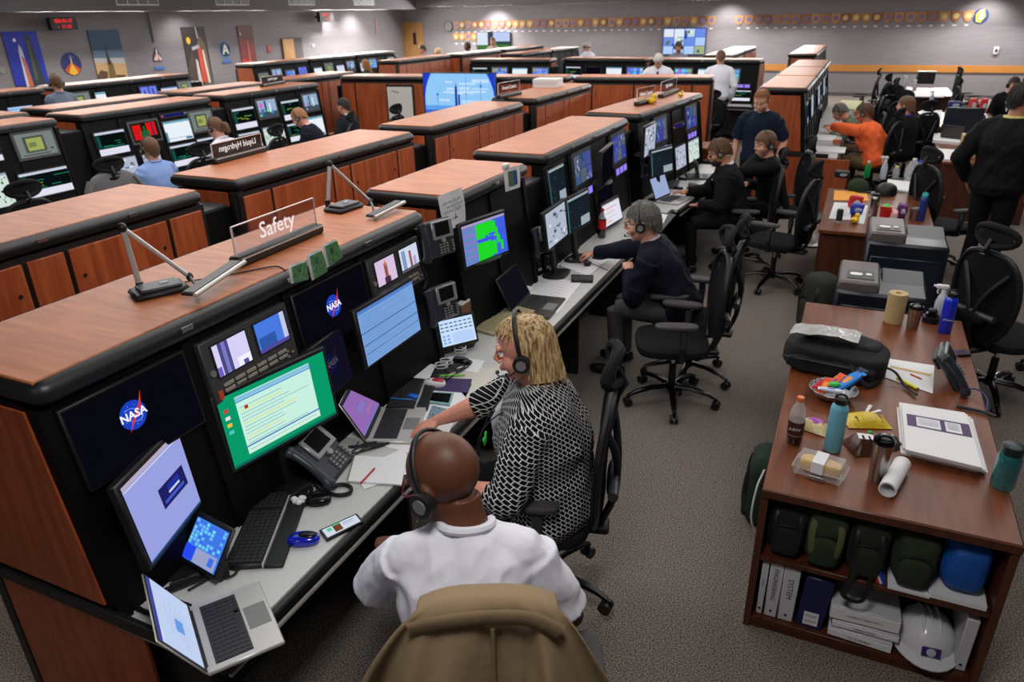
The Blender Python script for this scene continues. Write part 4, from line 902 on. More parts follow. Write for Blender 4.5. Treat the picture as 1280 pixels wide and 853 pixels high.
# chairs
chair('empty black chair with raised arm pads, in the aisle behind the grey-haired man',-.90,4.62,108)
chair('black chair under the bald man, tan blazer hung over its back',bald.location.x+.09,bald.location.y,25,0,.06)
chair('black chair of the blonde woman',woman.location.x-.03,woman.location.y,104,0,.06)
chair('black chair of the grey-haired man, its back tall and narrow',older.location.x+.1,older.location.y,92)
chair('black chair of the bearded man',-.88,7.8,100)
chair('black chair behind the brown-haired woman, nearer of two tall backs',-.66,8.62,110)
chair('empty black chair between the bearded man and the aisle',-.52,7.35,75)
chair('black chair of the man in orange shirt',.3,11.75,68)
chair('black chair of the olive shirted person',.1,12.55,95)
chair('black chair of the person in black with blue lanyard',.8,12.95,40)
chair('black chair of the blue shirt man at left',-7.1,6.35,80)
chair('black chair of the woman with ponytail',-7.3,7.78,96)
chair('black chair of the sandy-haired man',-7.15,9.2,112)
chair('black chair of the charcoal suit man',-7.0,10.3,88)
GC=chair('black chair with grey jacket on its back at the left screens',-7.3,5.3,80)
chair('black chair with dark jacket behind the standing man in white shirt',-2.45,13.9,20)
for i,(x,y,f) in enumerate(((.15,15.2,80),(.35,16.6,100),(.25,17.9,70),(.05,19.3,85))):chair('black chair '+('between the right block and the aisle, nearest of four','second in line along the right block desks','third in line along the right block desks','farthest along the right block, near the back rail')[i],x,y,f)
for i,(x,y,f) in enumerate(((.55,13.95,150),(.5,14.9,170))):chair('wide black chair in the middle of the right aisle, '+('nearer','farther')[i]+' of two',x,y,f)
chair('black chair behind the cluttered side table, left of the black suit person',.98,8.5,-60)
chair('black chair beside the big wooden desk at right, seen from behind',1.15,5.55,-50)
chair('black chair at the right edge beyond the big wooden desk',1.75,6.1,-70)
for i,(x,y,f) in enumerate(((2.0,17.2,-80),(2.15,18.6,-95),(2.25,20.0,-80))):chair('black chair by the slanted dark consoles at right, '+('nearest','middle','farthest')[i]+' of three',x,y,f)
chair('black chair at left edge before the pale speckled monitor',-7.0,4.15,85)
# ---------------------------------------------------------------- equipment on the first row
DZ=.731
NB=mat('logo_blue',(20,50,150),.4)
def meatball(b,x,z,r,y=-.0035,T=None,dim=1.):
    k=lambda *c:E(*[q*dim for q in c])
    b.add([(x+r*math.cos(2*PI*j/28),y,z+r*math.sin(2*PI*j/28)) for j in range(28)],[list(range(28))],k(24,60,190),T)
    st=[(-.5,.5),(-.2,.7),(.3,.62),(.6,-.3),(-.62,-.3),(.1,-.7),(-.3,-.6),(.45,-.62)]
    for u,v in st:b.add([(x+r*u-.0012,y-.0006,z+r*v),(x+r*u,y-.0006,z+r*v-.0012),(x+r*u+.0012,y-.0006,z+r*v),(x+r*u,y-.0006,z+r*v+.0012)],[(0,1,2,3)],k(230,230,255),T)
    n=30;vs=[];  # orbit
    for j in range(n):
        a=-2.2+5.0*j/(n-1);ca,sa=math.cos(a),math.sin(a);R0=.72*r;R1=.69*r
        for R_ in(R0,R1):
            u,v=R_*ca,R_*.62*sa;w=-.5;vs.append((x+u*math.cos(w)-v*math.sin(w),y-.001,z+u*math.sin(w)+v*math.cos(w)))
    b.add(vs,[(2*j,2*j+1,2*j+3,2*j+2) for j in range(n-1)],k(200,215,255),T)
    sw=[(-.55,-.95),(-.3,-.5),(.1,0),(.5,.4),(1.05,1.35),(.75,.3),(.35,-.05),(-.1,-.4)]
    sw=[(-.6,-1.05),(-.25,-.4),(.2,.12),(.62,.62),(1.0,1.4),(.78,.55),(.42,.02),(-.05,-.4)]
    b.add([(x+r*u,y-.0016,z+r*v) for u,v in sw],[list(range(8))],k(226,50,40),T)
    b.text('NASA',r*.78,k(250,250,255),(T or Matrix())@TR((x,y-.0025,z+.02*r),rx=PI/2),bold=r*.02);return b
def unit(label,cx,cz,w,h,M,build,name,cat,depth=.02):
    p=facept(cx,cz,.022);t=thing(name,label,cat,M=M@TR(p,rx=TILT));build(t,w,h);return t
def nasa_mon(lb,x,z,w,h,lx,lz,r,dim=1.):
    def f(t,w,h):
        b=B();b.box((w/2,.012,h/2),(w+.02,.028,h+.02),BLK,.004);b.build('housing',t)
        b=B();b.box((w/2,-.003,h/2),(w,.002,h),E(5,6,16));meatball(b,lx,lz,r,-.0045,dim=dim);b.build('screen',t,fix=False)
    unit(lb,x,z,w,h,M1,f,'monitor','monitor')
nasa_mon('black built-in monitor with blue round space agency logo, nearest the console end',.07,1.21,.46,.27,.21,.155,.05)
nasa_mon('black built-in monitor with blue round space agency logo, below the green aerial photos',1.125,1.21,.49,.27,.23,.15,.05)
def dualp(lb,x,M,ims):
    def f(t,w,h):
        b=B();b.box((w/2,.01,h/2),(w,.03,h),mat('panel_dark',(58,57,60),.5),.004);b.build('panel',t)
        for i,x0 in enumerate((.05,.27)):
            b=B();b.box((x0+.085,-.006,.155),(.185,.004,.135),BLK);rects(b,x0,-.008,.093,.17,.124,ims[i]);b.build('screen',t,fix=False)
        for r in range(2):
            for k in range(6):
                b=B();b.box((.055+k*.06+.025,-.008,.045-r*.022+.012),(.05,.008,.014),mat('button_beige',(150,144,132),.5),.002);b.build('button',t)
        for k in range(3):
            b=B();b.box((w-.06+(k%2)*.028,-.008,.045-k*.012),(.016,.008,.012),GRY,.003);b.build('button',t)
        b=B();b.cyl((.025,-.003,.12),(.025,-.012,.12),.013,GRY);b.build('control_knob',t);b=B();b.box((.03,-.008,.03),(.02,.008,.035),mat('panel_orange',(190,80,40),.5));b.build('orange_button',t)
    unit(lb,x,1.235,.47,.245,M,f,'video_panel','control panel')
sky=[(0,0,1,1,E(214,206,245))]
dualp('dark panel with two small rocket pictures and button rows, left one near the console end',.6,M1,[sky+[(.15,0,.45,1,E(70,70,130)),(.25,0,.36,1,E(120,120,190)),(0,0,.12,.3,E(110,100,190)),(.6,0,1,.3,E(240,236,255)),(.75,.0,.9,.15,E(90,80,150))],[(0,0,1,1,E(70,120,220)),(.05,.1,.6,.5,E(50,90,170)),(.85,0,1,1,E(190,200,235)),(0,0,1,.12,E(80,70,150))]])
dualp('dark panel with two small launch tower pictures, beside the wall phones',1.655,M1,[[(0,0,1,1,E(216,190,226)),(.42,.12,.58,.8,E(150,80,60)),(.36,0,.66,.25,E(70,50,60)),(.47,.7,.53,.92,E(220,120,90))],[(0,0,1,1,E(206,214,240)),(.1,0,.3,.9,E(130,150,190)),(.5,.1,.62,.8,E(150,80,70)),(.7,.1,.85,.5,E(170,170,200)),(0,0,1,.12,E(90,80,90))]])
def dmon(label,pl,pr_,z,h,kind,tilt=-7,items=None,stand=None,**kw):
    a=at(*pl,z);c=at(*pr_,z);rz=math.atan2(c.y-a.y,c.x-a.x);w=(c-a).length
    M=Matrix.Translation(a)@rotz(rz)@Matrix.Rotation(math.radians(tilt),4,'X')
    return monitor(label,M,w,h,kind,stand=(z-DZ) if stand is None else stand,items=items,**kw)
lil=[(0,0,1,1,E(150,160,222)),(0,.95,1,1,E(186,166,196)),(0,.92,.75,.935,E(210,214,240)),(.76,0,1,1,E(14,84,112)),(0,0,1,.03,E(40,70,120)),(.3,.36,.62,.62,E(28,34,96)),(.33,.4,.58,.44,E(60,90,200)),(.4,.5,.55,.58,E(36,50,150)),(.4,.47,.54,.5,E(200,210,240))]
lm=dmon('tilted monitor with lilac screen and teal strip, at the near desk end',(190,706),(275,597),.92,.30,'',items=lil)
def ui(x0,y0,x1,y1,n,c0=(196,236,222)):
    it=[(x0,y0,x1,y1,E(*c0)),(x0,y1-.05,x1,y1,E(130,190,225)),(x0,y1-.075,x1,y1-.055,E(90,140,210))]
    for k in range(n):
        v=y0+.04+(y1-y0-.15)*k/n;c=(150,190,190) if k%4 else (220,220,90);it.append((x0+.02,v,x0+.02+(x1-x0-.05)*(.5+.5*random.random()),v+.012,E(*c)))
    return it
gm=dmon('large monitor with green desktop and pale window above the keyboard',(294,587),(420,517),.96,.295,'',items=[(0,0,1,1,E(10,150,106)),(.14,.22,.84,.93,E(200,238,224))]+ui(.14,.1,.84,.92,14)[1:]+[(.14,.1,.84,.22,E(206,236,228)),(.14,.2,.84,.22,E(80,130,210)),(.16,.15,.8,.16,E(150,190,190)),(.03,.78,.07,.83,E(190,70,60)),(.03,.68,.07,.73,E(220,220,220)),(.03,.58,.07,.63,E(220,190,80)),(.03,.48,.07,.53,E(80,200,190)),(.2,.72,.23,.77,E(170,50,40)),(0,0,1,.04,E(14,104,90))])
bank(M1,'',[])
def f(t,w,h):
    b=B();b.box((w/2,.012,h/2),(w+.03,.03,h+.03),BLK,.006);b.build('housing',t)
    b=B();b.box((w/2,-.004,h/2),(w,.002,h),SCRB);it=[(0,0,1,1,E(120,160,214)),(0,.94,1,1,E(80,130,200)),(0,.58,1,.595,E(60,90,150)),(0,.36,1,.375,E(60,90,150)),(0,.2,1,.21,E(60,90,150))]
    for k in range(16):v=.05+k*.055;it.append((.03,v,.3+.6*random.random(),v+.008,E(96,134,196)))
    rects(b,0,-.0055,0,w,h,it);b.build('screen',t,fix=False)
t=thing('monitor','monitor of light blue ruled text lines, right of the dark reflecting monitor','monitor',M=M1@TR((1.42,-.045,1.04),rx=-.12));f(t,.48,.27)
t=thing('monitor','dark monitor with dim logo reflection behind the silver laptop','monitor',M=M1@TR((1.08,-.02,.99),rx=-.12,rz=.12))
b=B();b.box((.15,.012,.13),(.31,.03,.27),BLK,.006);b.build('housing',t);b=B();b.box((.15,-.004,.13),(.29,.002,.25),E(14,16,28));meatball(b,.16,.14,.05,-.0055,dim=.3);b.build('screen',t,fix=False)  # logo reflection drawn onto the screen as a dim glow
mp=[(0,0,1,1,E(66,100,220)),(0,0,.3,1,E(110,130,190)),(0,.94,1,1,E(170,150,190)),(.3,.0,.62,.5,E(30,216,40)),(.32,.45,.9,.62,E(60,90,220)),(.3,.55,.7,.93,E(30,216,40)),(.62,.7,.76,.9,E(30,216,40)),(.7,.5,.8,.72,E(30,216,40)),(.62,.05,.74,.4,E(30,216,40)),(.76,.3,.84,.52,E(30,216,40)),(.84,.1,.9,.34,E(30,216,40)),(.58,.56,.74,.62,E(60,90,220)),(.5,.44,.56,.6,E(60,90,220))]+[(.02,.08+.09*k,.26,.11+.09*k,E(150,120,200) if k%2 else E(70,150,190)) for k in range(9)]
dmon('monitor with bright green and blue coastline map',(583,334),(635,313),1.21,.235,'',items=mp,stand=.02)
bank(M3,'of the cola bottle console',[(.06,1.2,.33,.27,'dim','first upper'),(.62,1.24,.42,.24,'dimvideo','upper'),(.64,1.11,.38,.08,'lil3','left'),(1.68,1.24,.4,.24,'dimvideo','upper right'),(1.7,1.11,.38,.08,'lil3','right'),(1.12,.86,.4,.24,'dark','low')])
dmon('pale monitor with dense table lines behind the wall phone and radios',(686,312),(711,291),1.0,.25,'dash')
dmon('monitor with grey data window left of the cola bottle',(712,292),(738,276),1.0,.25,'dim')
dmon('black monitor on a swing arm turned sideways above the cola bottle',(752,234),(765,220),1.2,.28,'dark',tilt=0,stand=.02)
bank(M4,'of the yellow duck console',[(.5,1.24,.36,.24,'dimvideo','upper'),(.5,1.11,.34,.08,'lil3','left'),(1.1,1.3,.4,.04,'strip','upper'),(1.6,1.24,.4,.24,'dimvideo','upper right'),(1.62,1.11,.36,.08,'lil3','right'),(1.12,.84,.38,.25,'dash','lower middle'),(1.62,.84,.42,.25,'scatter','lower right')])
dmon('upright lilac monitor beside the third wall phone',(805,197),(818,188),1.22,.28,'dash',stand=.02,tilt=0)
dmon('dark green screen monitor behind the open black laptop',(815,221),(841,213),1.0,.25,'dim')
# ---- printed sheets on the console edge
def sheet(label,ps,X,draw,name='taped_sheet',cat='paper'):
    A=[onX(*p,X) for p in ps];b=B();n=4;w=A[1]-A[0]
    t=thing(name,label,cat)
    T=lambda u,v:A[0]*(1-u)*(1-v)+A[1]*u*(1-v)+A[2]*u*v+A[3]*(1-u)*v
    vs=[];N=6
    for i in range(N+1):
        for j in range(N+1):
            q=T(j/N,i/N);vs.append(q+V((.008*math.sin(i/N*PI)*math.sin(j*1.3),0,0)))
    k=len(vs);vs+=[q-V((.0012,0,0)) for q in vs]
    fs=[(i*7+j,i*7+j+1,i*7+j+8,i*7+j+7) for i in range(N) for j in range(N)];fs+=[tuple(k+q for q in f[::-1]) for f in fs]
    b.add(vs,fs,PAP);b.build('sheet',t,fix=False);b=B()
    for (u0,v0,u1,v1,m) in draw:
        b.add([T(u,v)+V((.010+.002*(m is not PAP),0,0)) for u,v in((u0,v0),(u1,v0),(u1,v1),(u0,v1))],[(0,1,2,3)],m)
    b.build('print',t,fix=False);return t
GRN=mat('aerial_green',(44,104,60),.6,noise=1,col2=(96,140,92),scale=60);GRB=mat('aerial_brown',(110,96,74),.6);NVB=mat('map_blue',(40,70,160),.6);GR2=mat('map_green',(66,104,70),.6)
lst=['left','middle','right']
for i,ps in enumerate((((360,333),(381,325),(384,350),(364,355)),((383,319),(400,311),(408,340),(390,351)),((402,307),(419,299),(427,322),(409,335)))):
    sheet('green aerial photo print hanging on the console edge, %s of three'%lst[i],ps,-1.995,[(.05,.05,.95,.95,GRN),(.3,.2,.55,.5,GRB),(.6,.6,.75,.8,GRB),(.2,.7,.3,.8,PAPB)],'aerial_photo','photo')
dr=[(.1+.2*k+.1*(j%2),.2+j*.12,.22+.2*k+.1*(j%2),.26+j*.12,PAPB) for k in range(4) for j in range(3)]+[(.44,.7,.6,.73,INK),(.48,.66,.53,.7,INK),(.5,.6,.54,.66,INK)]
sheet('white printed sheet with diagrams taped to the short console edge',((547,246),(577,234),(582,277),(556,292)),-1.985,dr)
sheet('small white sheet with green and blue map picture hanging on the console edge',((629,211),(648,207),(650,234),(632,240)),-1.985,[(.2,.15,.75,.8,GR2),(.5,.15,.75,.8,NVB)])
b=B();p=onX(632,208,-1.99);b.sup(p,(.02,.03,.02),mat('clip_white',(200,198,196),.4),.6,.6);o=b.build('binder_clip');tag(o,'white clip holding the small map sheet on the console edge','clip')
# ---- acrylic signs
GL=mat('acrylic',(235,235,240),.05,trans=1,spec=.5);SMK=mat('smoked_acrylic',(26,20,19),.2,alpha=.85)
EDG=mat('acrylic_edge',(232,214,214),.2);WTX=E(236,222,222)  # sign lettering given its own glow to stay bright
def sign(label,p0,p1,ph,text,size,plate,mirror=False,zb=1.6,sink=True,rim=True):
    a=at(*p0,zb);c=at(*p1,zb);L=(c-a).length;rz=math.atan2(c.y-a.y,c.x-a.x);t=thing('console_sign',label,'sign',(a.x,a.y,zb),rz)
    b=B();b.box((L/2,0,.0225),(L,.07,.045),BLK,.01);b.box((L/2,-.0355,.036),(L-.02,.002,.006),SIL);b.build('sign_base',t)
    b=B();b.box((L/2,0,.04+ph/2),(L-.03,.006,ph),plate,.001);b.build('sign_plate',t)
    if rim:
        b=B()
        for x in(.015,L-.015):b.box((x,0,.04+ph/2),(.004,.008,ph),EDG)
        b.box((L/2,0,.04+ph),(L-.03,.008,.004),EDG);b.build('plate_edge',t)
    b=B();M=TR((L/2,.0045 if mirror else -.0045,.045+ph*.5),rx=PI/2)
    if mirror:M=TR((L/2,-.0045,.045+ph*.5))@Matrix.Scale(-1,4,(1,0,0))@Matrix.Rotation(PI/2,4,'X')
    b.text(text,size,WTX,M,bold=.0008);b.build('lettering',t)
sign('clear acrylic sign reading Safety in black base on the nearest console',(294,335),(399,290),.13,'Safety',.1,GL)
sign('smoked sign reading Liquid Hydrogen, seen mirrored from behind',(266,206),(330,189),.10,'Liquid Hydrogen',.062,SMK,mirror=True)
sign('dark framed sign on the left screen row console top',(327,109),(355,104),.10,'Liquid Oxygen',.05,SMK,zb=1.6)
sign('clear sign with pinkish lettering on console edge beside the big screen',(622,124),(650,118),.14,'Ground Control',.055,GL)
sign('clear sign with base, nearer of two on the duck console',(795,133),(818,127),.14,'Vehicle Control',.055,GL)
sign('clear sign with base, farther of two on the duck console',(825,123),(845,115),.14,'Flight Software',.055,GL)
# ---- yellow duck, papers, desk lamps
YEL=mat('duck_yellow',(240,200,30),.4);ORG=mat('orange_plastic',(236,120,40),.5)
def duck(label,p,s=1.):
    t=thing('rubber_duck',label,'toy duck',p,1.0);b=B();b.sup((0,0,.022*s),(.035*s,.026*s,.022*s),YEL);b.sup((.02*s,0,.052*s),(.018*s,.018*s,.018*s),YEL);b.sup((-.035*s,0,.032*s),(.014*s,.012*s,.01*s),YEL);b.build('duck_body',t)
    b=B();b.sup((.04*s,0,.05*s),(.01*s,.008*s,.004*s),ORG);b.build('beak',t)
duck('yellow rubber duck beside the sign on the far console top',at(815,130,1.6),1.6)
duck('second tiny yellow duck farther along the same console top',at(851,121,1.6),1.0)
b=B()
for k in range(9):b.box((random.uniform(-.006,.006),random.uniform(-.006,.006),.006+k*.012),(.36,.3,.011),PAP)
o=b.build('paper_stack',loc=at(685,108,1.6));o.rotation_euler.z=.1;tag(o,'thick stack of white paper on the console top near middle','paper stack')
def lamp(label,base,yaw,elbow,joint,h0,h1,low):
    t=thing('desk_lamp',label,'lamp');T=Matrix.Translation(base)@rotz(yaw)
    b=B();b.box((0,0,.012),(.2,.13,.024),BLK,.01,T=T);b.box((0,-.005,.03),(.15,.1,.014),DKG,.005,T=T);b.box((.02,0,.038),(.03,.02,.003),PAPB,T=T);b.build('lamp_base',t)
    b=B();b.cyl(low-V((0,0,.02)),low+V((0,0,.03)),.014,BLK);b.build('pivot',t)
    b=B();b.cyl(low,elbow,.011,SIL);b.build('lower_arm',t);b=B();b.cyl(elbow,joint,.009,SIL);b.build('upper_arm',t)
    b=B();b.sup(elbow,(.016,.016,.02),BLK);b.build('elbow_joint',t)
    b=B();b.sup(joint,(.014,.014,.018),BLK);b.tube([joint,(joint+h0*.8+h1*.2)/2,h0*.8+h1*.2],.007,BLK);b.build('head_joint',t)
    d=(h1-h0);x,y,_=frame(d);M=Matrix.Translation((h0+h1)/2)@Matrix((x,d.normalized(),y)).transposed().to_4x4()
    b=B();b.box((0,0,0),(.06,d.length,.012),BLK,.005,T=M);b.box((0,0,.007),(.045,d.length*.94,.003),DKG,T=M);b.build('lamp_head',t)
    b=B();b.cyl(h0+x*.032,h1+x*.032,.009,SIL,n=10);b.build('head_rail',t)
lb_=at(200,366,1.6);lw=at(176,362,1.61);el=onX(153,285,lw.x);jt=onX(237,346,lw.x+.12)
lamp('silver armed desk lamp on the nearest console, left of the Safety sign',lb_,1.1,el,jt,at(234,369,1.64),at(297,327,1.66),lw)
lb_=at(430,262,1.6);lw=at(410,257,1.61);el=onX(412,205,lw.x);jt=onX(463,252,lw.x+.1)
lamp('silver armed desk lamp at the far end of the Safety console',lb_,1.5,el,jt,at(462,271,1.62),at(500,252,1.64),lw)
def cable(label,pts,r=.004,m=CABLE,k=6):
    b=B();b.tube(spl(pts,k),r,m,6);o=b.build('cable');tag(o,label,'cable');return o
cable('thin black cable of the desk lamp across the wooden top',[at(215,358,1.605),at(235,352,1.605),at(280,345,1.605),at(320,337,1.605),at(345,333,1.605),at(357,338,1.6)],.003)
# ---- laptops
KEYM=mat('key_black',(40,40,44),.5);DGL=mat('laptop_dark',(70,66,62),.4,metal=.5)
def laptop(label,c,head,body,items,w=.326,d=.234,openang=105,lid=None,plane=DZ):
    t=thing('laptop',label,'laptop',(c[0],c[1],plane+.001),math.radians(head))
    b=B();b.box((0,d/2,.008),(w,d,.015),body,.004);b.build('laptop_base',t)
    b=B();kw=w*.84;rows=6
    for r in range(rows):
        n=14 if r else 15
        for k in range(n):
            if r==0 and 3<k<10:continue
            b.box((-kw/2+kw*(k+.5)/n,d*.44+r*d*.075,.0165),(kw/n*.86,d*.064,.003),KEYM)
    b.box((-kw*.0,d*.44,.0165),(kw*.42,d*.064,.003),KEYM);b.box((0,d*.63,.0152),(kw+.006,d*.49,.001),DGL if body is SIL else KEYM);b.build('keyboard',t)
    b=B();b.box((0,d*.2,.0158),(w*.33,d*.3,.001),GRY);b.build('touchpad',t)
    a=math.radians(openang);M=TR((0,d-.002,.014),rx=PI-a) if False else TR((0,d-.003,.014))@Matrix.Rotation(-(a-PI/2),4,'X')
    h=d*.95;b=B();b.box((0,.004,h/2),(w,.007,h),lid or body,.003,T=M);b.box((0,-.0005,h/2+.002),(w-.006,.002,h-.008),BLK,T=M);b.build('laptop_lid',t)
    b=B();rects(b,-w/2+.01,-.0022,.02,w-.02,h-.03,items,T=M);b.build('screen',t,fix=False)
    b=B();b.cyl((-w*.42,d-.003,.012),(w*.42,d-.003,.012),.006,BLK,n=10);b.build('hinge',t);return t
l1=[(0,0,1,1,E(196,208,238)),(0,.93,1,1,E(60,60,170)),(.0,.88,.25,.93,E(210,216,240)),(.35,.3,.55,.5,E(90,150,225))]+[(.1+.3*random.random(),.2+k*.07,.5+.4*random.random(),.21+k*.07,E(160,176,220)) for k in range(8)]
laptop('silver laptop hanging over the near desk corner, pale blue screen',(-1.53,1.34),146,SIL,l1,openang=118)
l2=[(0,0,1,1,E(140,104,172)),(0,.95,1,1,E(30,30,60)),(.05,.0,.95,.05,E(110,120,190)),(.3,.4,.6,.55,E(126,120,196)),(.5,.2,.8,.3,E(160,110,170)),(.4,.6,.42,.62,E(30,20,40)),(.95,.1,1,.9,E(40,40,90))]
laptop('silver laptop with violet screen before the blonde woman',(-1.69,2.58),111,SIL,l2,openang=118)
laptop('dark grey laptop with black reflecting screen, before the map monitor',(-1.625,4.25),94,DGL,[(0,0,1,1,E(14,16,22))],w=.38,d=.26,openang=116)
laptop('black backed open laptop under the hand of the bearded man',(-1.48,7.55),78,SIL,[(0,0,1,1,E(150,170,210))],w=.36,d=.25,openang=112,lid=mat('lid_black',(22,22,24),.4))
p=at(893,222,DZ);laptop('small laptop with violet blue screen beyond the bearded man hand',(p.x,p.y),110,DGL,[(0,0,1,1,E(70,60,190)),(0,0,1,.3,E(200,205,230))],w=.3,d=.2,openang=100)
p=at(870,222,DZ);b=B();b.box((0,0,.012),(.3,.2,.02),DGL,.01);b.box((0,.02,.024),(.24,.1,.004),KEYM);o=b.build('closed_laptop',loc=(p.x-.02,p.y,DZ));o.rotation_euler.z=1.9;tag(o,'dark closed laptop left of the small violet laptop','laptop')
# ---- keyboards
def keyboard(label,c,head,body,keyc,rest=.05,w=.44,d=.15,trim=None):
    t=thing('keyboard',label,'keyboard',(c[0],c[1],DZ+.001),math.radians(head))
    b=B();b.box((0,0,.011),(w,d,.02),body,.006);b.build('keyboard_case',t)
    b=B()
    for r in range(6):
        for k in range(21):
            if k in(15,) or (r>3 and k in(18,) and False):continue
            b.box((-w*.47+w*.94*(k+.5)/21,-d*.38+r*d*.148,.0225),(w*.94/21*.84,d*.118,.005),keyc)
    b.build('keys',t)
    if trim:b=B();b.box((0,-d/2-.002,.012),(w,.006,.02),trim,.001);b.build('edge_strip',t)
    if rest:b=B();b.box((0,-d/2-rest/2-.005,.007),(w,rest,.013),BLK,.005);b.build('wrist_rest',t)
    return t
keyboard('black keyboard with silver edge and wrist rest beside the blue mouse',(-1.87,1.66),117,BLK,KEYM,rest=.07,w=.45,d=.14,trim=SIL)
keyboard('black keyboard with silver edge half under papers behind the violet laptop',(-1.94,2.86),111,BLK,KEYM,rest=.06,w=.42,trim=SIL)
keyboard('old beige keyboard leaning below the map monitor',(-1.87,3.93),78,BEI,mat('beige_keys',(166,158,122),.6),rest=0,w=.46,d=.17)
p=at(845,232,DZ);keyboard('dark keyboard behind the open black laptop',(p.x-.05,p.y),98,DGL,KEYM,rest=0,w=.4)
# ---- desk phones
HS=mat('phone_slate',(44,50,60),.35);PS=mat('phone_silver',(150,152,154),.35,metal=.3)
def phone(label,M,cord=True):
    t=thing('desk_phone',label,'phone',M=M);tl=TR((0,0,.03),rx=.0)
    b=B();b.box((.03,0,.022),(.2,.2,.035),HS,.012);b.build('phone_body',t)
    b=B();b.box((.045,.045,.044),(.15,.1,.012),PS,.005);b.build('display_bezel',t)
    b=B();b.box((.04,.05,.051),(.1,.072,.004),SCRB);b.build('display',t)
    b=B();b.cyl((.04,-.012,.04),(.04,-.012,.052),.014,PS,n=14);b.build('navigation_button',t)
    b=B()
    for r in range(4):
        for k in range(3):b.box((.015+k*.024,-.035-r*.015,.044),(.017,.010,.008),GRY,.002)
    b.build('keypad',t);b=B()
    for r in range(4):b.box((.105,-.03-r*.016,.044),(.014,.011,.008),GRY,.002)
    b.build('button_column',t)
    b=B();b.tube(spl([(-.1,-.1,.05),(-.1,-.07,.06),(-.1,0,.066),(-.1,.07,.06),(-.1,.1,.05)],4),[.026,.028,.021,.02,.02,.02,.021,.028,.026],HS,12,flat=.8);b.build('handset',t)
    b=B();b.box((.03,.06,-.0),(.16,.06,.03),BLK,.006);b.build('phone_stand',t)
    return t
p=at(395,578,DZ+.06);M=Matrix.Translation((p.x,p.y,DZ+.06))@rotz(math.radians(101))@Matrix.Rotation(.7,4,'X')@Matrix.Scale(1.15,4);phone('grey slate desk phone in front of the green desktop monitor',M)
p=at(420,612,DZ);cable('thick coiled phone cord looping beside the desk phone',[at(392,598,DZ+.02),at(400,612,DZ+.01),at(420,619,DZ+.01),at(436,617,DZ+.01),at(438,609,DZ+.01),at(426,606,DZ+.01),at(405,611,DZ+.012)],.009)
for lb,px,py,X in(('upper wall phone hung between the first two consoles',540,299,-1.985),('lower wall phone with brown box beside it',546,379,-1.97),('dark phone standing between the third console screens and radios',673,300,-1.96),('dark phone at the fourth console, left of the lilac monitor',803,208,-1.95)):
    q=onX(px,py,X);M=Matrix.Translation(q)@rotz(math.radians(72))@Matrix.Rotation(math.radians(80),4,'X');phone(lb,M)
q=onX(540,299,-1.99);cable('twisted black cord hanging between the two wall phones',[onX(525,327,-1.98),onX(529,338,-1.97),onX(533,350,-1.97),onX(530,362,-1.97)],.009)
q=at(567,395,.80);b=B();b.box((0,0,0),(.05,.12,.19),mat('brown_box',(120,78,50),.6),.006);b.box((0,0,.1),(.045,.11,.012),PAP,.003);o=b.build('small_box',loc=(-2.0,3.62,.86));tag(o,'small brown box with white top right of the lower wall phone','box')
# ---- small tablets
def tablet(label,pl,pr_,z,h,items,tilt,back=.12):
    a=at(*pl,z);c=at(*pr_,z);rz=math.atan2(c.y-a.y,c.x-a.x);w=(c-a).length
    t=thing('tablet_display',label,'tablet',M=Matrix.Translation(a)@rotz(rz)@Matrix.Rotation(math.radians(tilt),4,'X'))
    b=B();b.box((w/2,.008,h/2),(w+.03,.014,h+.035),BLK,.006);b.build('housing',t);b=B();rects(b,0,.0,0,w,h,items);b.build('screen',t,fix=False)
    b=B();P=Matrix.Rotation(-math.radians(tilt),4,'X');zz=-(z-DZ)
    b.add([(.0,.02,h*.5),(w,.02,h*.5),(w,back+.02,zz/math.cos(math.radians(tilt))+.0),(0,back+.02,zz),(0,.012,-.012),(w,.012,-.012)],[(0,1,2,3),(0,4,5,1),(3,2,5,4),(0,3,4),(1,5,2)],BLK);b.build('easel_stand',t)
    return t
tt=[(0,0,1,1,E(60,130,230))]
for i in range(7):
    for j in range(9):tt.append((.03+i*.085,.02+j*.108,.1+i*.085,.1+j*.108,E(110,200+random.randint(-20,20),250) if random.random()<.6 else E(60,110,235)))
tt+=[(.64,.32,.98,.98,E(150,160,200)),(.64,.0,.98,.3,E(40,70,240)),(.7,.75,.9,.9,E(60,110,230))]
a=at(228,692,.80);c=at(265,722,.80)
tablet('small tilted touch display with blue key grid, in front of lilac monitor',(228,696),(267,719),.78,.15,[(v0,1-u1,v1,1-u0,m) for (u0,v0,u1,v1,m) in tt],-38,.1)
tt=[(0,0,1,1,E(200,222,250))]+[(.03+i*.12,.55+j*.14,.11+i*.12,.6+j*.14,E(90,110,150)) for i in range(8) for j in range(3)]+[(.05+i*.11,.08+j*.13,.12+i*.11,.16+j*.13,E(120,170,245)) for i in range(3) for j in range(3)]+[(.4,.05,.95,.45,E(186,206,246))]
tablet('small touch display with pale icon grid beside the lower wall phone',(548,436),(596,424),.80,.15,tt,-22,.09)
tablet('white bordered tablet showing orange bars right of the cola bottle',(758,284),(778,272),.78,.2,[(0,0,1,1,E(222,226,240)),(.1,.3,.7,.32,E(226,160,90)),(.1,.5,.6,.54,E(226,170,110)),(.15,.7,.8,.74,E(226,170,110)),(.1,.12,.4,.16,E(226,160,90)),(0,.94,1,1,E(120,90,90))],-15)
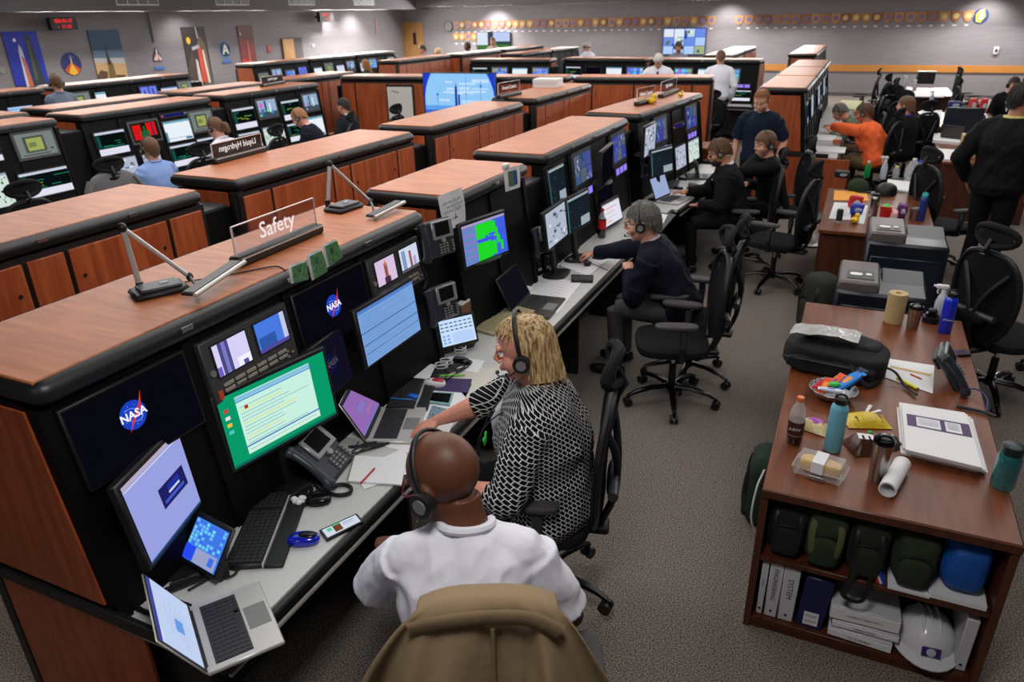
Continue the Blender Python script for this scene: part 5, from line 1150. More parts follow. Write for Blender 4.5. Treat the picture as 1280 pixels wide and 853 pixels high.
# ---- mice, phones, paper on the desk
def mouse(label,px,py,head,m,m2=None,s=1.,z=DZ):
    p=at(px,py,z);t=thing('computer_mouse',label,'mouse',(p.x,p.y,z),math.radians(head))
    b=B();b.sup((0,0,.012*s),(.031*s,.054*s,.021*s),m,.75,.85,n=20);b.build('mouse_shell',t)
    b=B();b.box((0,.03*s,.031*s),(.006,.02,.006),BLKG,.002);b.build('scroll_wheel',t)
    if m2:b=B();b.sup((0,-.012*s,.02*s),(.02*s,.035*s,.0165*s),m2,.75,.85);b.build('palm_rest',t)
BLUE=mat('gloss_blue',(16,26,180),.15,coat=1);REDM=mat('mouse_red',(190,30,34),.3)
mouse('glossy blue wireless mouse near the lighted phone',380,678,118,BLUE,BLKG,1.15)
mouse('black mouse with crumpled tissue beside it',398,629,120,BLKG)
mouse('black wired mouse on white pad by the small touch display',577,454,80,BLKG,s=1.05)
mouse('red and white mouse under the hand of the blonde woman',544,482,100,PAP,REDM,1.1)
mouse('white mouse left of the radios',657,363,90,PAP);mouse('black mouse before the grey-haired man chest',763,318,95,BLKG);mouse('black mouse left of the grey-haired man hand, by the papers',748,324,95,DKG)
mouse('black mouse under the hand of the bearded man',848,237,90,BLKG);mouse('black mouse on the white desk below the small violet laptop',853,225,90,BLKG);mouse('dark mouse at the right end of the bearded man desk',895,208,90,BLKG)
b=B()
for k in range(9):b.sup((random.uniform(-.02,.02),random.uniform(-.02,.02),.012+random.uniform(0,.012)),(.014,.013,.012),PAP,R=Matrix.Rotation(k,4,'X'))
p=at(373,631,DZ);o=b.build('tissue',loc=(p.x,p.y,DZ));tag(o,'crumpled white tissue touching the black mouse','tissue')
def slab(name,label,cat,ps,z,th,m,bev=.004,draw=None,body=None):
    """thin flat object given by its four corners (u along 0-1, v along 0-3)"""
    A=[at(*p,z+th) for p in ps];b=B();c=sum(A,V())/4;t=thing(name,label,cat,(c.x,c.y,z));A=[a-V((c.x,c.y,0)) for a in A]
    b.add([V((a.x,a.y,.0005)) for a in A]+[V((a.x,a.y,th)) for a in A],[(3,2,1,0),(4,5,6,7),(0,1,5,4),(1,2,6,5),(2,3,7,6),(3,0,4,7)],m);b.build(body or 'sheet',t)
    if draw:
        b=B();T=lambda u,v:A[0]*(1-u)*(1-v)+A[1]*u*(1-v)+A[2]*u*v+A[3]*(1-u)*v
        for i,(u0,v0,u1,v1,mm) in enumerate(draw):
            b.add([V((q.x,q.y,th+.0006+.0002*i)) for q in(T(u0,v0),T(u1,v0),T(u1,v1),T(u0,v1))],[(0,1,2,3)],mm)
        b.build('face',t,fix=False)
    return t
slab('smartphone','black cased smartphone with lit screen showing a small portrait','phone',((399,663),(446,642),(454,652),(408,675)),DZ,.012,BLK,draw=[(.05,.1,.95,.9,E(206,214,232)),(.3,.2,.5,.8,E(110,60,40)),(.14,.2,.26,.5,E(90,200,150)),(.55,.3,.85,.36,E(110,120,150)),(.28,.1,.52,.2,E(60,190,130)),(.55,.5,.8,.55,E(150,160,190))],body='case')
slab('smartphone','smartphone in pale green case before the blonde woman','phone',((528,489),(567,491),(562,506),(524,501)),DZ,.012,mat('mint_case',(130,176,170),.5),draw=[(.05,.1,.95,.88,BLKG)],body='case')
slab('smartphone','dark smartphone lying on papers by the bearded man','phone',((861,228),(881,232),(880,235),(860,231)),DZ,.012,BLK,body='case')
slab('remote_control','black remote control on the white papers','remote',((714,343),(742,344),(741,351),(714,351)),DZ,.018,BLK,draw=[(.1,.2,.3,.8,DKG),(.35,.2,.6,.8,DKG),(.65,.2,.9,.8,DKG)],body='case')
slab('paper','loose white papers under the spiral pad','paper',((440,590),(505,560),(516,590),(455,612)),DZ,.003,PAP)
slab('notepad','white notepad with spiral edge under the red pen','notepad',((442,569),(508,574),(502,606),(433,601)),DZ+.003,.008,PAP,draw=[(.0,0,.03,1,GRY)])
slab('paper','large white paper mat under the violet laptop','paper',((468,500),(590,480),(545,575),(430,545)),DZ,.001,PAP)
slab('paper','white sheets over the second keyboard','paper',((490,450),(545,456),(536,474),(487,469)),DZ+.022,.006,PAP)
slab('mouse_mat','white paper pad under the wired black mouse','mouse mat',((562,445),(606,451),(598,466),(548,459)),DZ,.003,PAP)
slab('mouse_mat','dark purple mat under the red mouse','mouse mat',((536,472),(590,474),(585,491),(530,487)),DZ+.001,.003,mat('purple_mat',(52,34,88),.6))
slab('paper','printed form beneath the blonde woman hand','paper',((548,459),(622,460),(600,495),(585,500)),DZ,.001,mat('cream_paper',(204,200,190),.8))
slab('photo_card','dark blue photo card beside the violet laptop','card',((540,507),(562,512),(545,528),(533,524)),DZ+.002,.001,mat('card_blue',(40,70,90),.5,noise=1,col2=(150,180,190),scale=90))
slab('paper','white papers beside the dark grey laptop','paper',((672,345),(727,353),(697,392),(650,365)),DZ,.003,PAP,draw=[(.1,.1*k,.8,.1*k+.01,PAPB) for k in range(1,9)])
slab('paper','white papers under the writing hand','paper',((688,315),(760,325),(735,345),(690,328)),DZ,.004,PAP,draw=[(.1,.12*k,.8,.12*k+.02,PAPB) for k in range(1,7)])
slab('paper','papers at the bearded man elbow','paper',((845,235),(880,238),(872,246),(838,243)),DZ,.003,PAP)
slab('tray','white edged tray beside the grey-haired man','tray',((800,262),(845,268),(826,290),(822,272)),DZ,.01,BLK,draw=[(.1,.1,.8,.85,PAP)],body='tray_base')
def pen(label,a,c,m,z=DZ,r=.004,tip=None):
    p,q=at(*a,z+r),at(*c,z+r);b=B();b.cyl(p,q,r,m,n=8);b.tube([q,q+(q-p).normalized()*.008],[r,r*.2],tip or m,8);o=b.build('pen');tag(o,label,'pen')
pen('red pen lying across the white notepad',(451,604),(468,586),mat('pen_red',(190,24,40),.4),DZ+.012)
pen('green and pink highlighter pen above the purple mat',(546,470),(580,469),mat('pen_green',(120,210,60),.4),DZ+.004,.0055,mat('pen_pink',(220,80,140),.4))
pen('blue pen near the phone cord',(443,560),(448,553),mat('pen_blue',(60,90,160),.4))
# radios, bottle, headset
def radio(label,px,py,s=1.):
    p=at(px,py,DZ);t=thing('handheld_radio',label,'radio',(p.x,p.y,DZ),1.2);b=B();b.box((0,0,.07*s),(.055,.035,.14*s),BLK,.01);b.build('radio_body',t)
    b=B();b.cyl((.015,0,.14*s),(.015,0,.21*s),.006,BLK,n=8);b.build('antenna',t);b=B();b.box((0,-.019,.05*s),(.035,.003,.02),PAPB);b.box((0,-.019,.1*s),(.03,.003,.02),DKG);b.build('front_label',t)
radio('black handheld radio with white label, right of two',683,341);radio('black handheld radio in charger, left of two',673,343,.9)
COKE=mat('cola_dark',(20,8,6),.08,coat=1);CLR=mat('clear_plastic',(230,236,240),.04,alpha=.28,spec=.6)
def bottle(label,p,h,r,parts,cat='bottle',name='bottle'):
    t=thing(name,label,cat,p)
    for nm,prof,m in parts:
        b=B();b.lathe([(a*r,z*h) for a,z in prof],m,20);b.build(nm,t)
    return t
REDL=mat('label_red',(200,24,34),.4)
p=at(752,297,DZ);p.x=max(p.x,-1.93);bottle('cola bottle with red label and red cap on the white desk',p,.26,.037,[('liquid',[(.9,0),(1,.05),(1,.3),(.92,.4),(1,.5),(.9,.66)],COKE),('label_band',[(1.02,.32),(1.02,.62)],REDL),('bottle_neck',[(.9,.66),(.6,.8),(.36,.9)],CLR),('cap',[(.42,.9),(.44,.99),(.3,1)],REDL)])
t=thing('headset','grey wired headset lying on the papers','headset',at(725,330,DZ))
b=B();b.tube([(.09*math.cos(a),.07*math.sin(a),.012) for a in[k*PI/10-.5 for k in range(12)]],.004,BLK,6);b.build('band',t)
for q in((.07,-.03),(-.08,.0)):
    b=B();b.cyl((*q,0.002),(*q,.03),.026,BLK,n=14);b.cyl((*q,.03),(*q,.033),.016,GRY,n=12);b.build('ear_cup',t)
cable('headset wire loop on the papers',[at(700,336,DZ+.004),at(703,325,DZ+.004),at(720,322,DZ+.004),at(740,330,DZ+.004),at(760,338,DZ+.004)],.0028)
# cable nests
random.seed(3)
for i,(cx,cy,n,lb) in enumerate(((300,600,5,'under the green monitor'),(345,605,4,'beside the desk phone'),(150,690,5,'behind the lilac monitor'),(515,455,5,'below the small icon display'),(590,392,5,'before the beige keyboard'),(470,440,4,'behind the violet laptop'),(455,560,3,'beside the notepad'))):
    c=at(cx,cy,DZ+.006);c.x=max(c.x,-1.87)
    for k in range(n):
        pts=[c+V((random.uniform(-.1,.1),random.uniform(-.12,.12),.002+.004*random.random())) for j in range(6)]
        cable('tangled black cable strand '+lb,pts,.0042)['group']='black cables '+lb
WCB=mat('white_cable',(205,205,205),.5)
for cx,cy,g in((527,450,'coil'),(536,458,'coil'),(573,441,'thin')):
    c=at(cx,cy,DZ+.01);c.x=max(c.x,-1.9);cable('white cable coil beside the small icon display',[c+V((.035*math.cos(a),.03*math.sin(a),.003*a)) for a in[k*.7 for k in range(20)]],.004,WCB)['group']='white cable coils'
cable('thick black cable behind the lilac monitor, down to the desk corner',[at(150,658,.9),at(175,672,DZ+.02),at(187,690,DZ+.01),at(180,712,DZ+.01),at(165,738,DZ+.01),at(172,760,DZ+.01),at(215,778,DZ+.01)],.009)
cable('blue cable across the violet laptop keyboard',[at(478,497,DZ+.025),at(500,499,DZ+.03),at(515,500,DZ+.025),at(524,502,DZ+.015)],.004,mat('cable_blue',(30,120,190),.4))
b=B();b.box((0,0,.01),(.05,.03,.018),mat('bright_blue',(20,110,230),.4),.004);p=at(517,501,DZ);o=b.build('usb_adapter',loc=(p.x,p.y,DZ+.015));tag(o,'bright blue adapter at the laptop edge','adapter')
slab('card_reader','green topped small card device near the beige keyboard','device',((587,393),(618,390),(620,396),(590,399)),DZ,.015,BLK,draw=[(.2,.1,.9,.9,mat('dev_green',(20,110,70),.4))],body='case')
# ---- tan blazer over the chair of the bald man
TAN=cloth('tan_blazer',(132,112,86),.8,.25,30)
BP=bald.location+V((.09,0,0));FA=math.radians(25)
t=thing('blazer','tan blazer draped over the back and headrest of the near chair','jacket',(BP.x,BP.y,.06),FA)
def drape(u,v):
    # u -1..1 across, v 0..1: inside collar, over the headrest, down the back of the chair
    q=max(0,(v-.12)/.88);w=.16+.36*min(1,q*1.6)**.8+.04*q;x=u*w;m=min(1,q*2.5)
    dome=.035*abs(u)**3+.15*m*abs(u)**2.2
    if v<.12:a=v/.12*PI*.5;y=-.335+.09*math.cos(a);z=1.255+.055*math.sin(a)-dome
    else:
        y=-.335-.05*math.sin(min(1,q*3)*PI/2)-.09*q;z=1.31-1.0*q-dome
        f=math.sin(u*6.5+.9*math.sin(q*3)+.6)*.055*m+abs(math.sin(u*9+2+q*1.2))*.04*m+math.sin(u*3.1-q*2)*.03*q+.016*math.sin(u*23+q*5)*m-.07*abs(N3.noise(V((u*3.3+q,q*1.6,2))))*m;y+=f;y+=.12*m*abs(u)**2.4
        x+=.016*math.sin(q*9+u*3)
    return V((x,y,z))
N=44;vs=[drape(-1+2*j/N,i/N) for i in range(N+1) for j in range(N+1)];k=len(vs);n1=N+1
vin=[q+V((0,.014,-.006)) for q in vs];fs=[(i*n1+j,i*n1+j+1,(i+1)*n1+j+1,(i+1)*n1+j) for i in range(N) for j in range(N)]
rim=[];E_=[j for j in range(n1)]+[i*n1+N for i in range(1,n1)]+[N*n1+j for j in range(N-1,-1,-1)]+[i*n1 for i in range(N-1,0,-1)]
rim=[(E_[a],E_[(a+1)%len(E_)],k+E_[(a+1)%len(E_)],k+E_[a]) for a in range(len(E_))]
b=B();b.add(vs+vin,fs+[tuple(k+q for q in f[::-1]) for f in fs]+rim,TAN);b.build('blazer_body',t,sharp=85)
b=B();b.tube(spl([drape(-.75,.16)+V((0,-.012,0)),drape(-.4,.15)+V((0,-.014,.006)),drape(0,.15)+V((0,-.016,.008)),drape(.4,.15)+V((0,-.014,.006)),drape(.75,.16)+V((0,-.012,0))],5),.022,TAN,12,flat=.3,upv=(0,1,0));b.build('collar',t,sharp=80)
b=B();b.tube(spl([drape(.02,.17)+V((0,-.012,0)),drape(.03,.4)+V((0,-.008,0)),drape(.05,.7)+V((0,-.006,0)),drape(.06,.98)+V((0,-.004,0))],5),.006,TAN,6);b.build('back_seam',t)
for s in(-1,1):
    b=B();c=[drape(s*.8,.3)+V((0,-.01,-.03)),drape(s*.93,.48)+V((0,-.03,0)),drape(s*1.0,.68)+V((0,-.03,0)),drape(s*1.03,.95)+V((0,-.03,0))];b.tube(spl(c,4),[.05,.062,.062,.06,.058,.055,.055,.053,.052,.05,.05,.05,.048],TAN,14,flat=.55);b.build('sleeve',t,sharp=80)
b=B();p=drape(.96,.9);b.cyl(p+V((.02,-.08,0)),p+V((.02,-.088,0)),.011,mat('button_tan',(140,120,92),.4),n=12);b.build('button',t)

pen('silver pen held by the grey-haired man',(702,316),(706,303),SIL,DZ+.02,.0045)
# lanyard and ribbon of the blonde woman
P0=V((0,0,.62));d=V((0,math.sin(math.radians(5)),math.cos(math.radians(5))));fd=V((0,d.z,-d.y))
ch=lambda x,tt,o:P0+d*tt+fd*o+V((x,0,0))
b=B();b.tube(spl([ch(-.07,.5,.05),ch(-.09,.42,.19),ch(-.05,.3,.27),ch(-.02,.18,.29)],5),.006,BLK,6,flat=.4);b.tube(spl([ch(.07,.5,.05),ch(.07,.42,.19),ch(.03,.3,.27),ch(-.02,.18,.29)],5),.006,BLK,6,flat=.4);b.build('lanyard',woman)
GRB2=mat('ribbon_green',(30,210,60),.5);b=B();b.box(ch(-.13,.36,.215),(.02,.008,.05),GRB2,.003,R=Matrix.Rotation(.4,4,'Y'));b.box(ch(-.14,.345,.22),(.02,.008,.045),GRB2,.003,R=Matrix.Rotation(-.5,4,'Y'));o=b.build('green_ribbon',woman)
# ---------------------------------------------------------------- big wooden desk with shelves, right side
TX0,TX1,TY0,TY1=-.115,.80,2.665,4.955
t=thing('desk','large walnut desk with open shelves facing the aisle end','desk',(TX0,TY0,0));W=TX1-TX0;Dp=TY1-TY0
b=B();b.box((W/2,Dp/2,.73),(W,Dp,.04),W_TAB,.006);b.build('desk_top',t)
b=B();b.box((W/2,-.001,.729),(W,.006,.036),W_TABP,.002);b.build('front_edge',t)
SD=.42
for x in(.015,W-.015):b=B();b.box((x,SD/2+.01,.355),(.03,SD,.71),W_TABP,.002);b.build('side_panel',t)
b=B();b.box((W/2,SD+.02,.355),(W-.03,.02,.7),W_TABP);b.build('back_panel',t)
b=B();b.box((W/2,SD/2+.01,.385),(W-.06,SD-.02,.025),W_TABP,.002);b.build('shelf',t)
b=B();b.box((W/2,SD/2+.01,.045),(W-.06,SD-.01,.03),W_TABP,.002);b.box((W/2,.03,.015),(W-.06,.02,.03),W_TABP);b.build('bottom_shelf',t)
b=B();b.box((W/2,Dp-.05,.355),(W-.3,.03,.7),W_TABP,.002);b.build('end_leg_panel',t)
# binders on the bottom shelf (front faces to -y at about y=TY0+.05)
SZ=.061;FYs=TY0+.04
def binder(label,x,w,h,d,m,lean=0,z=SZ,text=None,y=FYs,rz=0,tm=INK):
    t=thing('binder',label,'binder',(x,y,z),rz);t.rotation_euler.y=lean
    b=B();b.box((w/2,d/2,h/2),(w,d,h),m,.004);b.build('cover',t);b=B();b.box((w/2,d/2+.004,h/2),(w-.012,d,h-.008),PAP);b.build('pages',t)
    b=B();b.cyl((w/2,-.001,h*.12),(w/2,-.003,h*.12),.006,DKG,n=10)
    if text:b.text(text,w*.5,tm,TR((w/2,-.0015,h*.62))@Matrix.Rotation(PI/2,4,'X')@Matrix.Rotation(-PI/2,4,'Z'))
    b.build('spine_marks',t);return t
BW=mat('binder_white',(196,196,200),.45);BN=mat('binder_navy',(26,30,78),.4)
x=TX0+.045
binder('narrow white binder with blue writing, first on the bottom shelf',x,.028,.29,.26,BW,0,text='ECR 82',tm=mat('ink_blue',(60,110,190),.6));x+=.034
binder('white binder, second on the bottom shelf',x,.055,.295,.27,BW,0,text='ENGINEERING');x+=.058
binder('white binder, third on the bottom shelf',x,.065,.29,.27,BW,0,text='SYSTEM');x+=.075
binder('tall navy blue binder leaning on the bottom shelf',x,.11,.275,.24,BN,.06);
b=B();b.box((0,-.0035,0),(.06,.002,.07),PAP);b.text('FSGP',.02,INK,TR((0,-.005,.015),rx=PI/2));b.text('KESO',.018,INK,TR((0,-.005,-.014),rx=PI/2));o=b.build('spine_label',loc=(x+.06,FYs-.001,SZ+.055));o['label']='white label with letters on the navy binder'
tag(o,'white square label low on the navy binder spine','label')
for k,(lb,h,dx,w) in enumerate((('thick white binder lying flat, lowest of the stack',.05,0,.25),('thin white binder lying flat in the middle of the stack',.04,.01,.26),('thick white binder lying flat on top of the stack',.075,-.005,.27))):
    z=SZ+(0,.052,.094)[k];t=thing('binder',lb,'binder',(TX0+.345+dx,FYs-.01,z),(-.05,.02,.04)[k]);b=B();b.box((w/2,.14,h/2),(w,.28,h),BW,.006);b.build('cover',t);b=B();b.box((w/2,.138,h/2),(w-.004,.284,h-.02),PAP);b.build('pages',t)
    b=B();b.text(('ML 12 MOBILE','OPERATIONS','LAUNCH TEAM VOL 1')[k],.014,INK,TR((w/2,-.006,h/2),rx=PI/2));b.build('spine_marks',t)
def helmet(label,p,rz,s=1.,badge=True):
    t=thing('hard_hat',label,'helmet',p,rz);m=mat('helmet_white',(214,214,218),.25,coat=.5);b=B()
    rings=[]
    for i in range(9):
        a=i/8*PI/2;rings.append([(.115*s*math.cos(a)*math.cos(q),.135*s*math.cos(a)*math.sin(q),.03+.13*s*math.sin(a)) for q in[2*PI*j/28 for j in range(28)]])
    b.loft(rings,m);b.build('shell',t)
    b=B();r2=[[((.114+e)*s*math.cos(q),(.134+e+(.03 if math.sin(q)<-.4 else 0)*(e>0))*s*math.sin(q),z) for q in[2*PI*j/28 for j in range(28)]] for e,z in((0,.035),(.022,.022),(.022,.016),(0,.028))];b.loft(r2,m,caps=False);b.build('brim',t)
    b=B()
    for x in(-.03,0,.03):b.tube([(x*s,.11*s*math.sin(q),(.034+.13*math.cos(q))*s) for q in[-1.1+2.2*j/10 for j in range(11)]],.007,m,6)
    b.build('ridges',t)
    if badge:b=B();b.box((0,-.131*s,.065),(.07,.004,.04),mat('badge_purple',(60,30,110),.4),R=Matrix.Rotation(-.28,4,'X'));b.lathe([(.018,0),(.015,.001)],PAPB,16,T=TR((0,-.134*s,.066),rx=PI/2-.28));b.build('badge',t)
    b=B();b.tube(spl([(-.11*s,0,.03),(-.05,-.05,.0),(.05,-.05,.004),(.11*s,0,.03)],4),.006,BLK,6);b.build('chin_strap',t);return t
helmet('white hard hat with purple badge on the bottom shelf',(TX0+.72,FYs+.11,SZ+.005),.1)
binder('white binder standing right of the hard hat',TX0+.855-.03,.045,.27,.24,BW,-.0,text=None)
slab('paper','loose papers under the hard hat','paper',((1122,805),(1180,825),(1215,845),(1150,845)),SZ,.004,PAP) if False else None
# bags on the middle shelf
OLV=mat('bag_olive',(42,56,34),.9,bump=.5,bscale=300,noise=.3,scale=14);OLD=mat('bag_dark_olive',(30,36,26),.9,bump=.5,bscale=300);KH2=mat('strap_khaki',(86,88,58),.9)
def bag(label,x,y,z,w,d,h,m,rz=0,strap=True,name='backpack',pocket=True,cat='backpack'):
    t=thing(name,label,cat,(x,y,z),rz);b=B();b.sup((0,0,h/2),(w/2,d/2,h/2),m,.45,.55,n=24,k=12)
    b.v=[p+V((N3.noise(p*14)*.012,N3.noise(p*14+V((4,4,4)))*.012,N3.noise(p*12+V((9,1,1)))*.008)) for p in b.v];b.build('bag_body',t,sharp=80)
    if pocket:
        b=B();b.sup((0,-d*.42,h*.33),(w*.36,d*.16,h*.25),m,.45,.5,n=20);b.build('front_pocket',t,sharp=80)
        b=B();b.tube([(w*.34*math.cos(a),-d*.5-.004,h*.5+h*.14*math.sin(a)) for a in[PI*j/10 for j in range(11)]],.004,BLK,6);b.build('zipper',t)
    if strap:
        for s in(-1,1):
            b=B();b.tube(spl([(s*w*.2,-d*.3,h*.95),(s*w*.32,-d*.5,h*.75),(s*w*.3,-d*.55,h*.4),(s*w*.2,-d*.5,h*.12)],4),.014,KH2 if m is OLV else BLK,8,flat=.35);b.build('strap',t)
    b=B();b.tube([(.05*math.cos(a),0,h*.93+.04*math.sin(a)) for a in[PI*j/8 for j in range(9)]],.006,BLK,6);b.build('handle',t);return t
mz=.3985
bag('black bag at the left end of the middle shelf',TX0+.12,TY0+.17,mz,.17,.26,.27,mat('bag_black',(20,20,22),.9,bump=.5,bscale=300))
bag('olive backpack with hanging straps, second on the middle shelf',TX0+.27,TY0+.16,mz,.17,.27,.28,OLV)
bag('dark olive backpack in the middle of the middle shelf',TX0+.43,TY0+.16,mz,.16,.27,.28,OLD)
bag('olive backpack with front pocket right of the middle, on the middle shelf',TX0+.60,TY0+.16,mz+.012,.17,.27,.26,OLV,strap=False)
bag('bright blue drawstring bag at the right end of the middle shelf',TX0+.775,TY0+.17,mz+.03,.17,.26,.23,mat('bag_blue',(14,84,170),.6,bump=.5,bscale=60),pocket=False,strap=False,name='drawstring_bag',cat='bag')
b=B();b.box((TX0+.77,TY0+.15,mz+.013),(.2,.25,.022),PAP);o=b.build('paper_stack');tag(o,'white paper stack under the blue bag','paper stack')
b=B();b.box((TX0+.6,TY0+.15,mz+.006),(.15,.27,.01),PAP);o=b.build('paper_stack');tag(o,'white papers under the olive backpack with pocket','paper stack')
for k,(c,dx) in enumerate((((190,30,40),0),((230,230,235),.012),((30,60,170),.024))):
    b=B();b.box((0,0,.045),(.012,.1,.09),mat('book_%d'%k,c,.5));o=b.build('booklet',loc=(TX0+.49+dx,TY0+.08,mz+.003));o.rotation_euler.y=-.45;tag(o,('red','white','blue')[k]+' booklet leaning between the backpacks on the shelf','booklet')
b=B();b.tube(spl([(TX0+.40,TY0+.03,.5),(TX0+.39,TY0+.0,.42),(TX0+.37,TY0-.015,.34),(TX0+.41,TY0-.015,.315),(TX0+.45,TY0-.01,.34),(TX0+.46,TY0+.02,.45)],5),.014,BLK,8,flat=.3);o=b.build('bag_strap');tag(o,'black strap loop hanging over the middle shelf edge','strap')
# ---- things on the big desk
Z=.751
def P(px,py,z=Z):return at(px,py,z)
q=P(1036,470);t=thing('backpack','large black backpack lying on its back on the big desk','backpack',(q.x+.02,q.y+.13,Z),-.16)
BB2=mat('bag_black2',(17,17,20),.85,bump=.4,bscale=200);BS=mat('bag_zip',(34,36,42),.5)  # zippers slightly paler and smoother than the bag fabric
def lump(c,r,e,e2,m,nm,k=1.):
    b=B();b.sup(c,r,m,e,e2,n=36,k=16);b.v=[v+V((N3.noise(v*11)*.014,N3.noise(v*11+V((5,1,5)))*.014,N3.noise(v*13+V((9,1,1)))*.014*k)) for v in b.v];b.build(nm,t,sharp=80)
lump((0,0,.075),(.26,.155,.078),.4,.5,BB2,'bag_body');lump((0,-.125,.05),(.22,.05,.045),.4,.45,BB2,'front_pocket');lump((.02,.03,.13),(.2,.1,.04),.5,.5,BB2,'top_flap')
b=B();b.tube(spl([(-.24,-.15,.07),(-.1,-.178,.085),(.08,-.178,.088),(.22,-.14,.07)],5),.005,BS,6);b.build('zipper',t)
b=B();b.tube(spl([(-.17,-.1,.125),(-.05,-.12,.14),(.1,-.1,.14),(.2,-.04,.12)],5),.005,BS,6);b.build('upper_zipper',t)
b=B();b.box((-.04,-.13,.115),(.006,.03,.05),PAP,.001);b.build('zipper_tag',t)
b=B();b.tube(spl([(.1,-.15,.1),(.15,-.2,.06),(.2,-.19,.02),(.24,-.1,.02)],5),.016,BB2,8,flat=.35);b.build('strap',t)
b=B();b.tube(spl([(.24,.0,.06),(.3,-.02,.05),(.36,-.08,.012),(.42,-.15,.012)],5),.011,BB2,8,flat=.35);b.build('loose_strap',t)
b=B();b.tube([(-.02+.05*math.cos(a),-.15,.05+.05*math.sin(a)) for a in[PI*j/8 for j in range(9)]],.006,BB2,6);b.build('handle',t)
b=B();n=10;vs=[];fs=[]
for i in range(n+1):
    for j in range(n+1):
        u,v=i/n,j/n;vs.append(((u-.5)*.34,(v-.5)*.15+.03*(u-.5),.012*N3.noise(V((u*5,v*5,0)))+.02*math.sin(u*3)))
fs=[(i*11+j,i*11+j+1,(i+1)*11+j+1,(i+1)*11+j) for i in range(n) for j in range(n)];k=len(vs);vs+=[(x,y,z-.002) for x,y,z in vs];fs+=[tuple(k+q for q in f[::-1]) for f in fs]
b.add(vs,fs,mat('plastic_film',(170,168,166),.2,metal=.3,bump=.8,bscale=60));p=at(1032,416,.95);o=b.build('plastic_sleeve',fix=False,loc=(p.x,p.y,.945));o.rotation_euler.z=-.1;tag(o,'crinkled clear plastic sleeve on top of the black backpack','plastic sleeve')
# foil bowl with snacks
FOIL=mat('foil',(200,200,204),.22,metal=1,bump=1,bscale=90);p=P(1040,497)
t=thing('foil_bowl','crumpled foil bowl filled with snack bars on the big desk','bowl',(p.x,p.y,Z));b=B();pr=[(.05,0),(.09,.02),(.115,.055),(.112,.056),(.085,.025),(.05,.006)]
n=32;vs=[];fs=[]
for i,(r,z) in enumerate(pr):
    for j in range(n):a=2*PI*j/n;q=1+.05*N3.noise(V((math.cos(a)*5,math.sin(a)*5,z*20)));vs.append((r*q*math.cos(a),r*q*math.sin(a),z+.006*N3.noise(V((j*.9,i,0)))))
fs=[(i*n+j,i*n+(j+1)%n,((i+1)%6)*n+(j+1)%n,((i+1)%6)*n+j) for i in range(6) for j in range(n)];fs.append([j for j in range(n)][::-1]);b.add(vs,fs,FOIL);b.build('bowl',t)
def bar(label,off,rz,ry,sz,c,c2=None,z=.05,base=None,rx=0):
    q=base or p;t=thing('snack_bar',label,'snack',(q.x+off[0],q.y+off[1],Z+z),rz,ry=ry,rx=rx);b=B();m=mat('wrap_%d_%d_%d'%c,c,.35);b.sup((0,0,0),(sz[0]*.44,sz[1]/2,sz[2]/2),m,.4,.6);b.box((-sz[0]*.47,0,0),(sz[0]*.1,sz[1],.002),m);b.box((sz[0]*.47,0,0),(sz[0]*.1,sz[1],.002),m);b.build('wrapper',t)
    if c2:b=B();b.sup((0,0,sz[2]*.1),(sz[0]*.2,sz[1]*.3,sz[2]*.45),mat('wrap_%d_%d_%d'%c2,c2,.35),.5,.6);b.build('printed_label',t)
bar('orange wrapped snack bar in the foil bowl, tallest orange one',(-.0,.03),.9,-.5,(.13,.045,.02),(226,90,40),(150,60,120),.07)
bar('orange snack bar at the left in the foil bowl',(-.04,.0),1.2,-.3,(.12,.04,.02),(220,84,34),(230,150,60),.06)
bar('red snack bar in the foil bowl',(-.06,.01),1.0,-.2,(.1,.035,.018),(190,24,24),None,.06)
bar('bright blue snack packet rising from the foil bowl',(.06,.04),.7,-.45,(.17,.06,.022),(30,130,220),(226,150,60),.085)
bar('dark blue and silver snack packet behind the bright blue one',(.09,.07),.9,-.6,(.14,.05,.02),(28,40,80),(180,190,200),.09)
bar('small green candy packet in the foil bowl',(.0,.0),.3,-.1,(.05,.03,.02),(60,200,80),None,.075)
bar('white and blue snack bar at the front of the foil bowl',(-.01,-.04),.0,.0,(.12,.03,.016),(206,214,230),(60,120,210),.06)
# bottles
LB=mat('bottle_sky',(112,182,204),.45);ALU=STEEL
def steelb(label,px,py,h,r,m,capm,cap='loop',z=Z,mark=None,name='water_bottle'):
    p=at(px,py,z);t=thing(name,label,'bottle',(p.x,p.y,z));b=B();b.lathe([(r*.93,0),(r,.006),(r,h*.76),(r*.92,h*.82),(r*.66,h*.86),(r*.62,h*.88)],m,28);b.build('bottle_body',t)
    b=B();b.lathe([(r*.7,h*.87),(r*.72,h*.88),(r*.72,h*.96),(r*.5,h*.975)],capm,24);b.build('cap',t)
    if cap=='loop':b=B();b.tube([(r*.62*math.cos(a),0,h*.96+h*.07*math.sin(a)) for a in[PI*j/10 for j in range(11)]],.005,capm,8);b.build('carry_loop',t)
    if mark:b=B();b.text(mark,r*.5,PAP,TR((0,-r-.0008,h*.35),rx=PI/2));b.build('mark',t).rotation_euler.z=.5*0
    return t
steelb('light blue matte water bottle with black cap on the big desk',1040,562,.27,.037,LB,BLK)
steelb('royal blue steel water bottle with black cap, by the spray bottle',1180,415,.26,.037,mat('bottle_royal',(14,40,200),.3,coat=.5),BLK,mark='ePower')
steelb('tall dark blue water bottle with teal lid on the second desk',1150,276,.25,.034,mat('bottle_blue2',(26,50,120),.35),mat('lid_teal',(50,180,176),.4),z=.745)
steelb('slim steel bottle with black lid on the second desk, left',1090,273,.24,.036,STEEL,BLK,z=.745,cap='no')
steelb('tall steel bottle with black loop lid on the second desk, far right',1148,245,.26,.034,STEEL,BLK,z=.745)
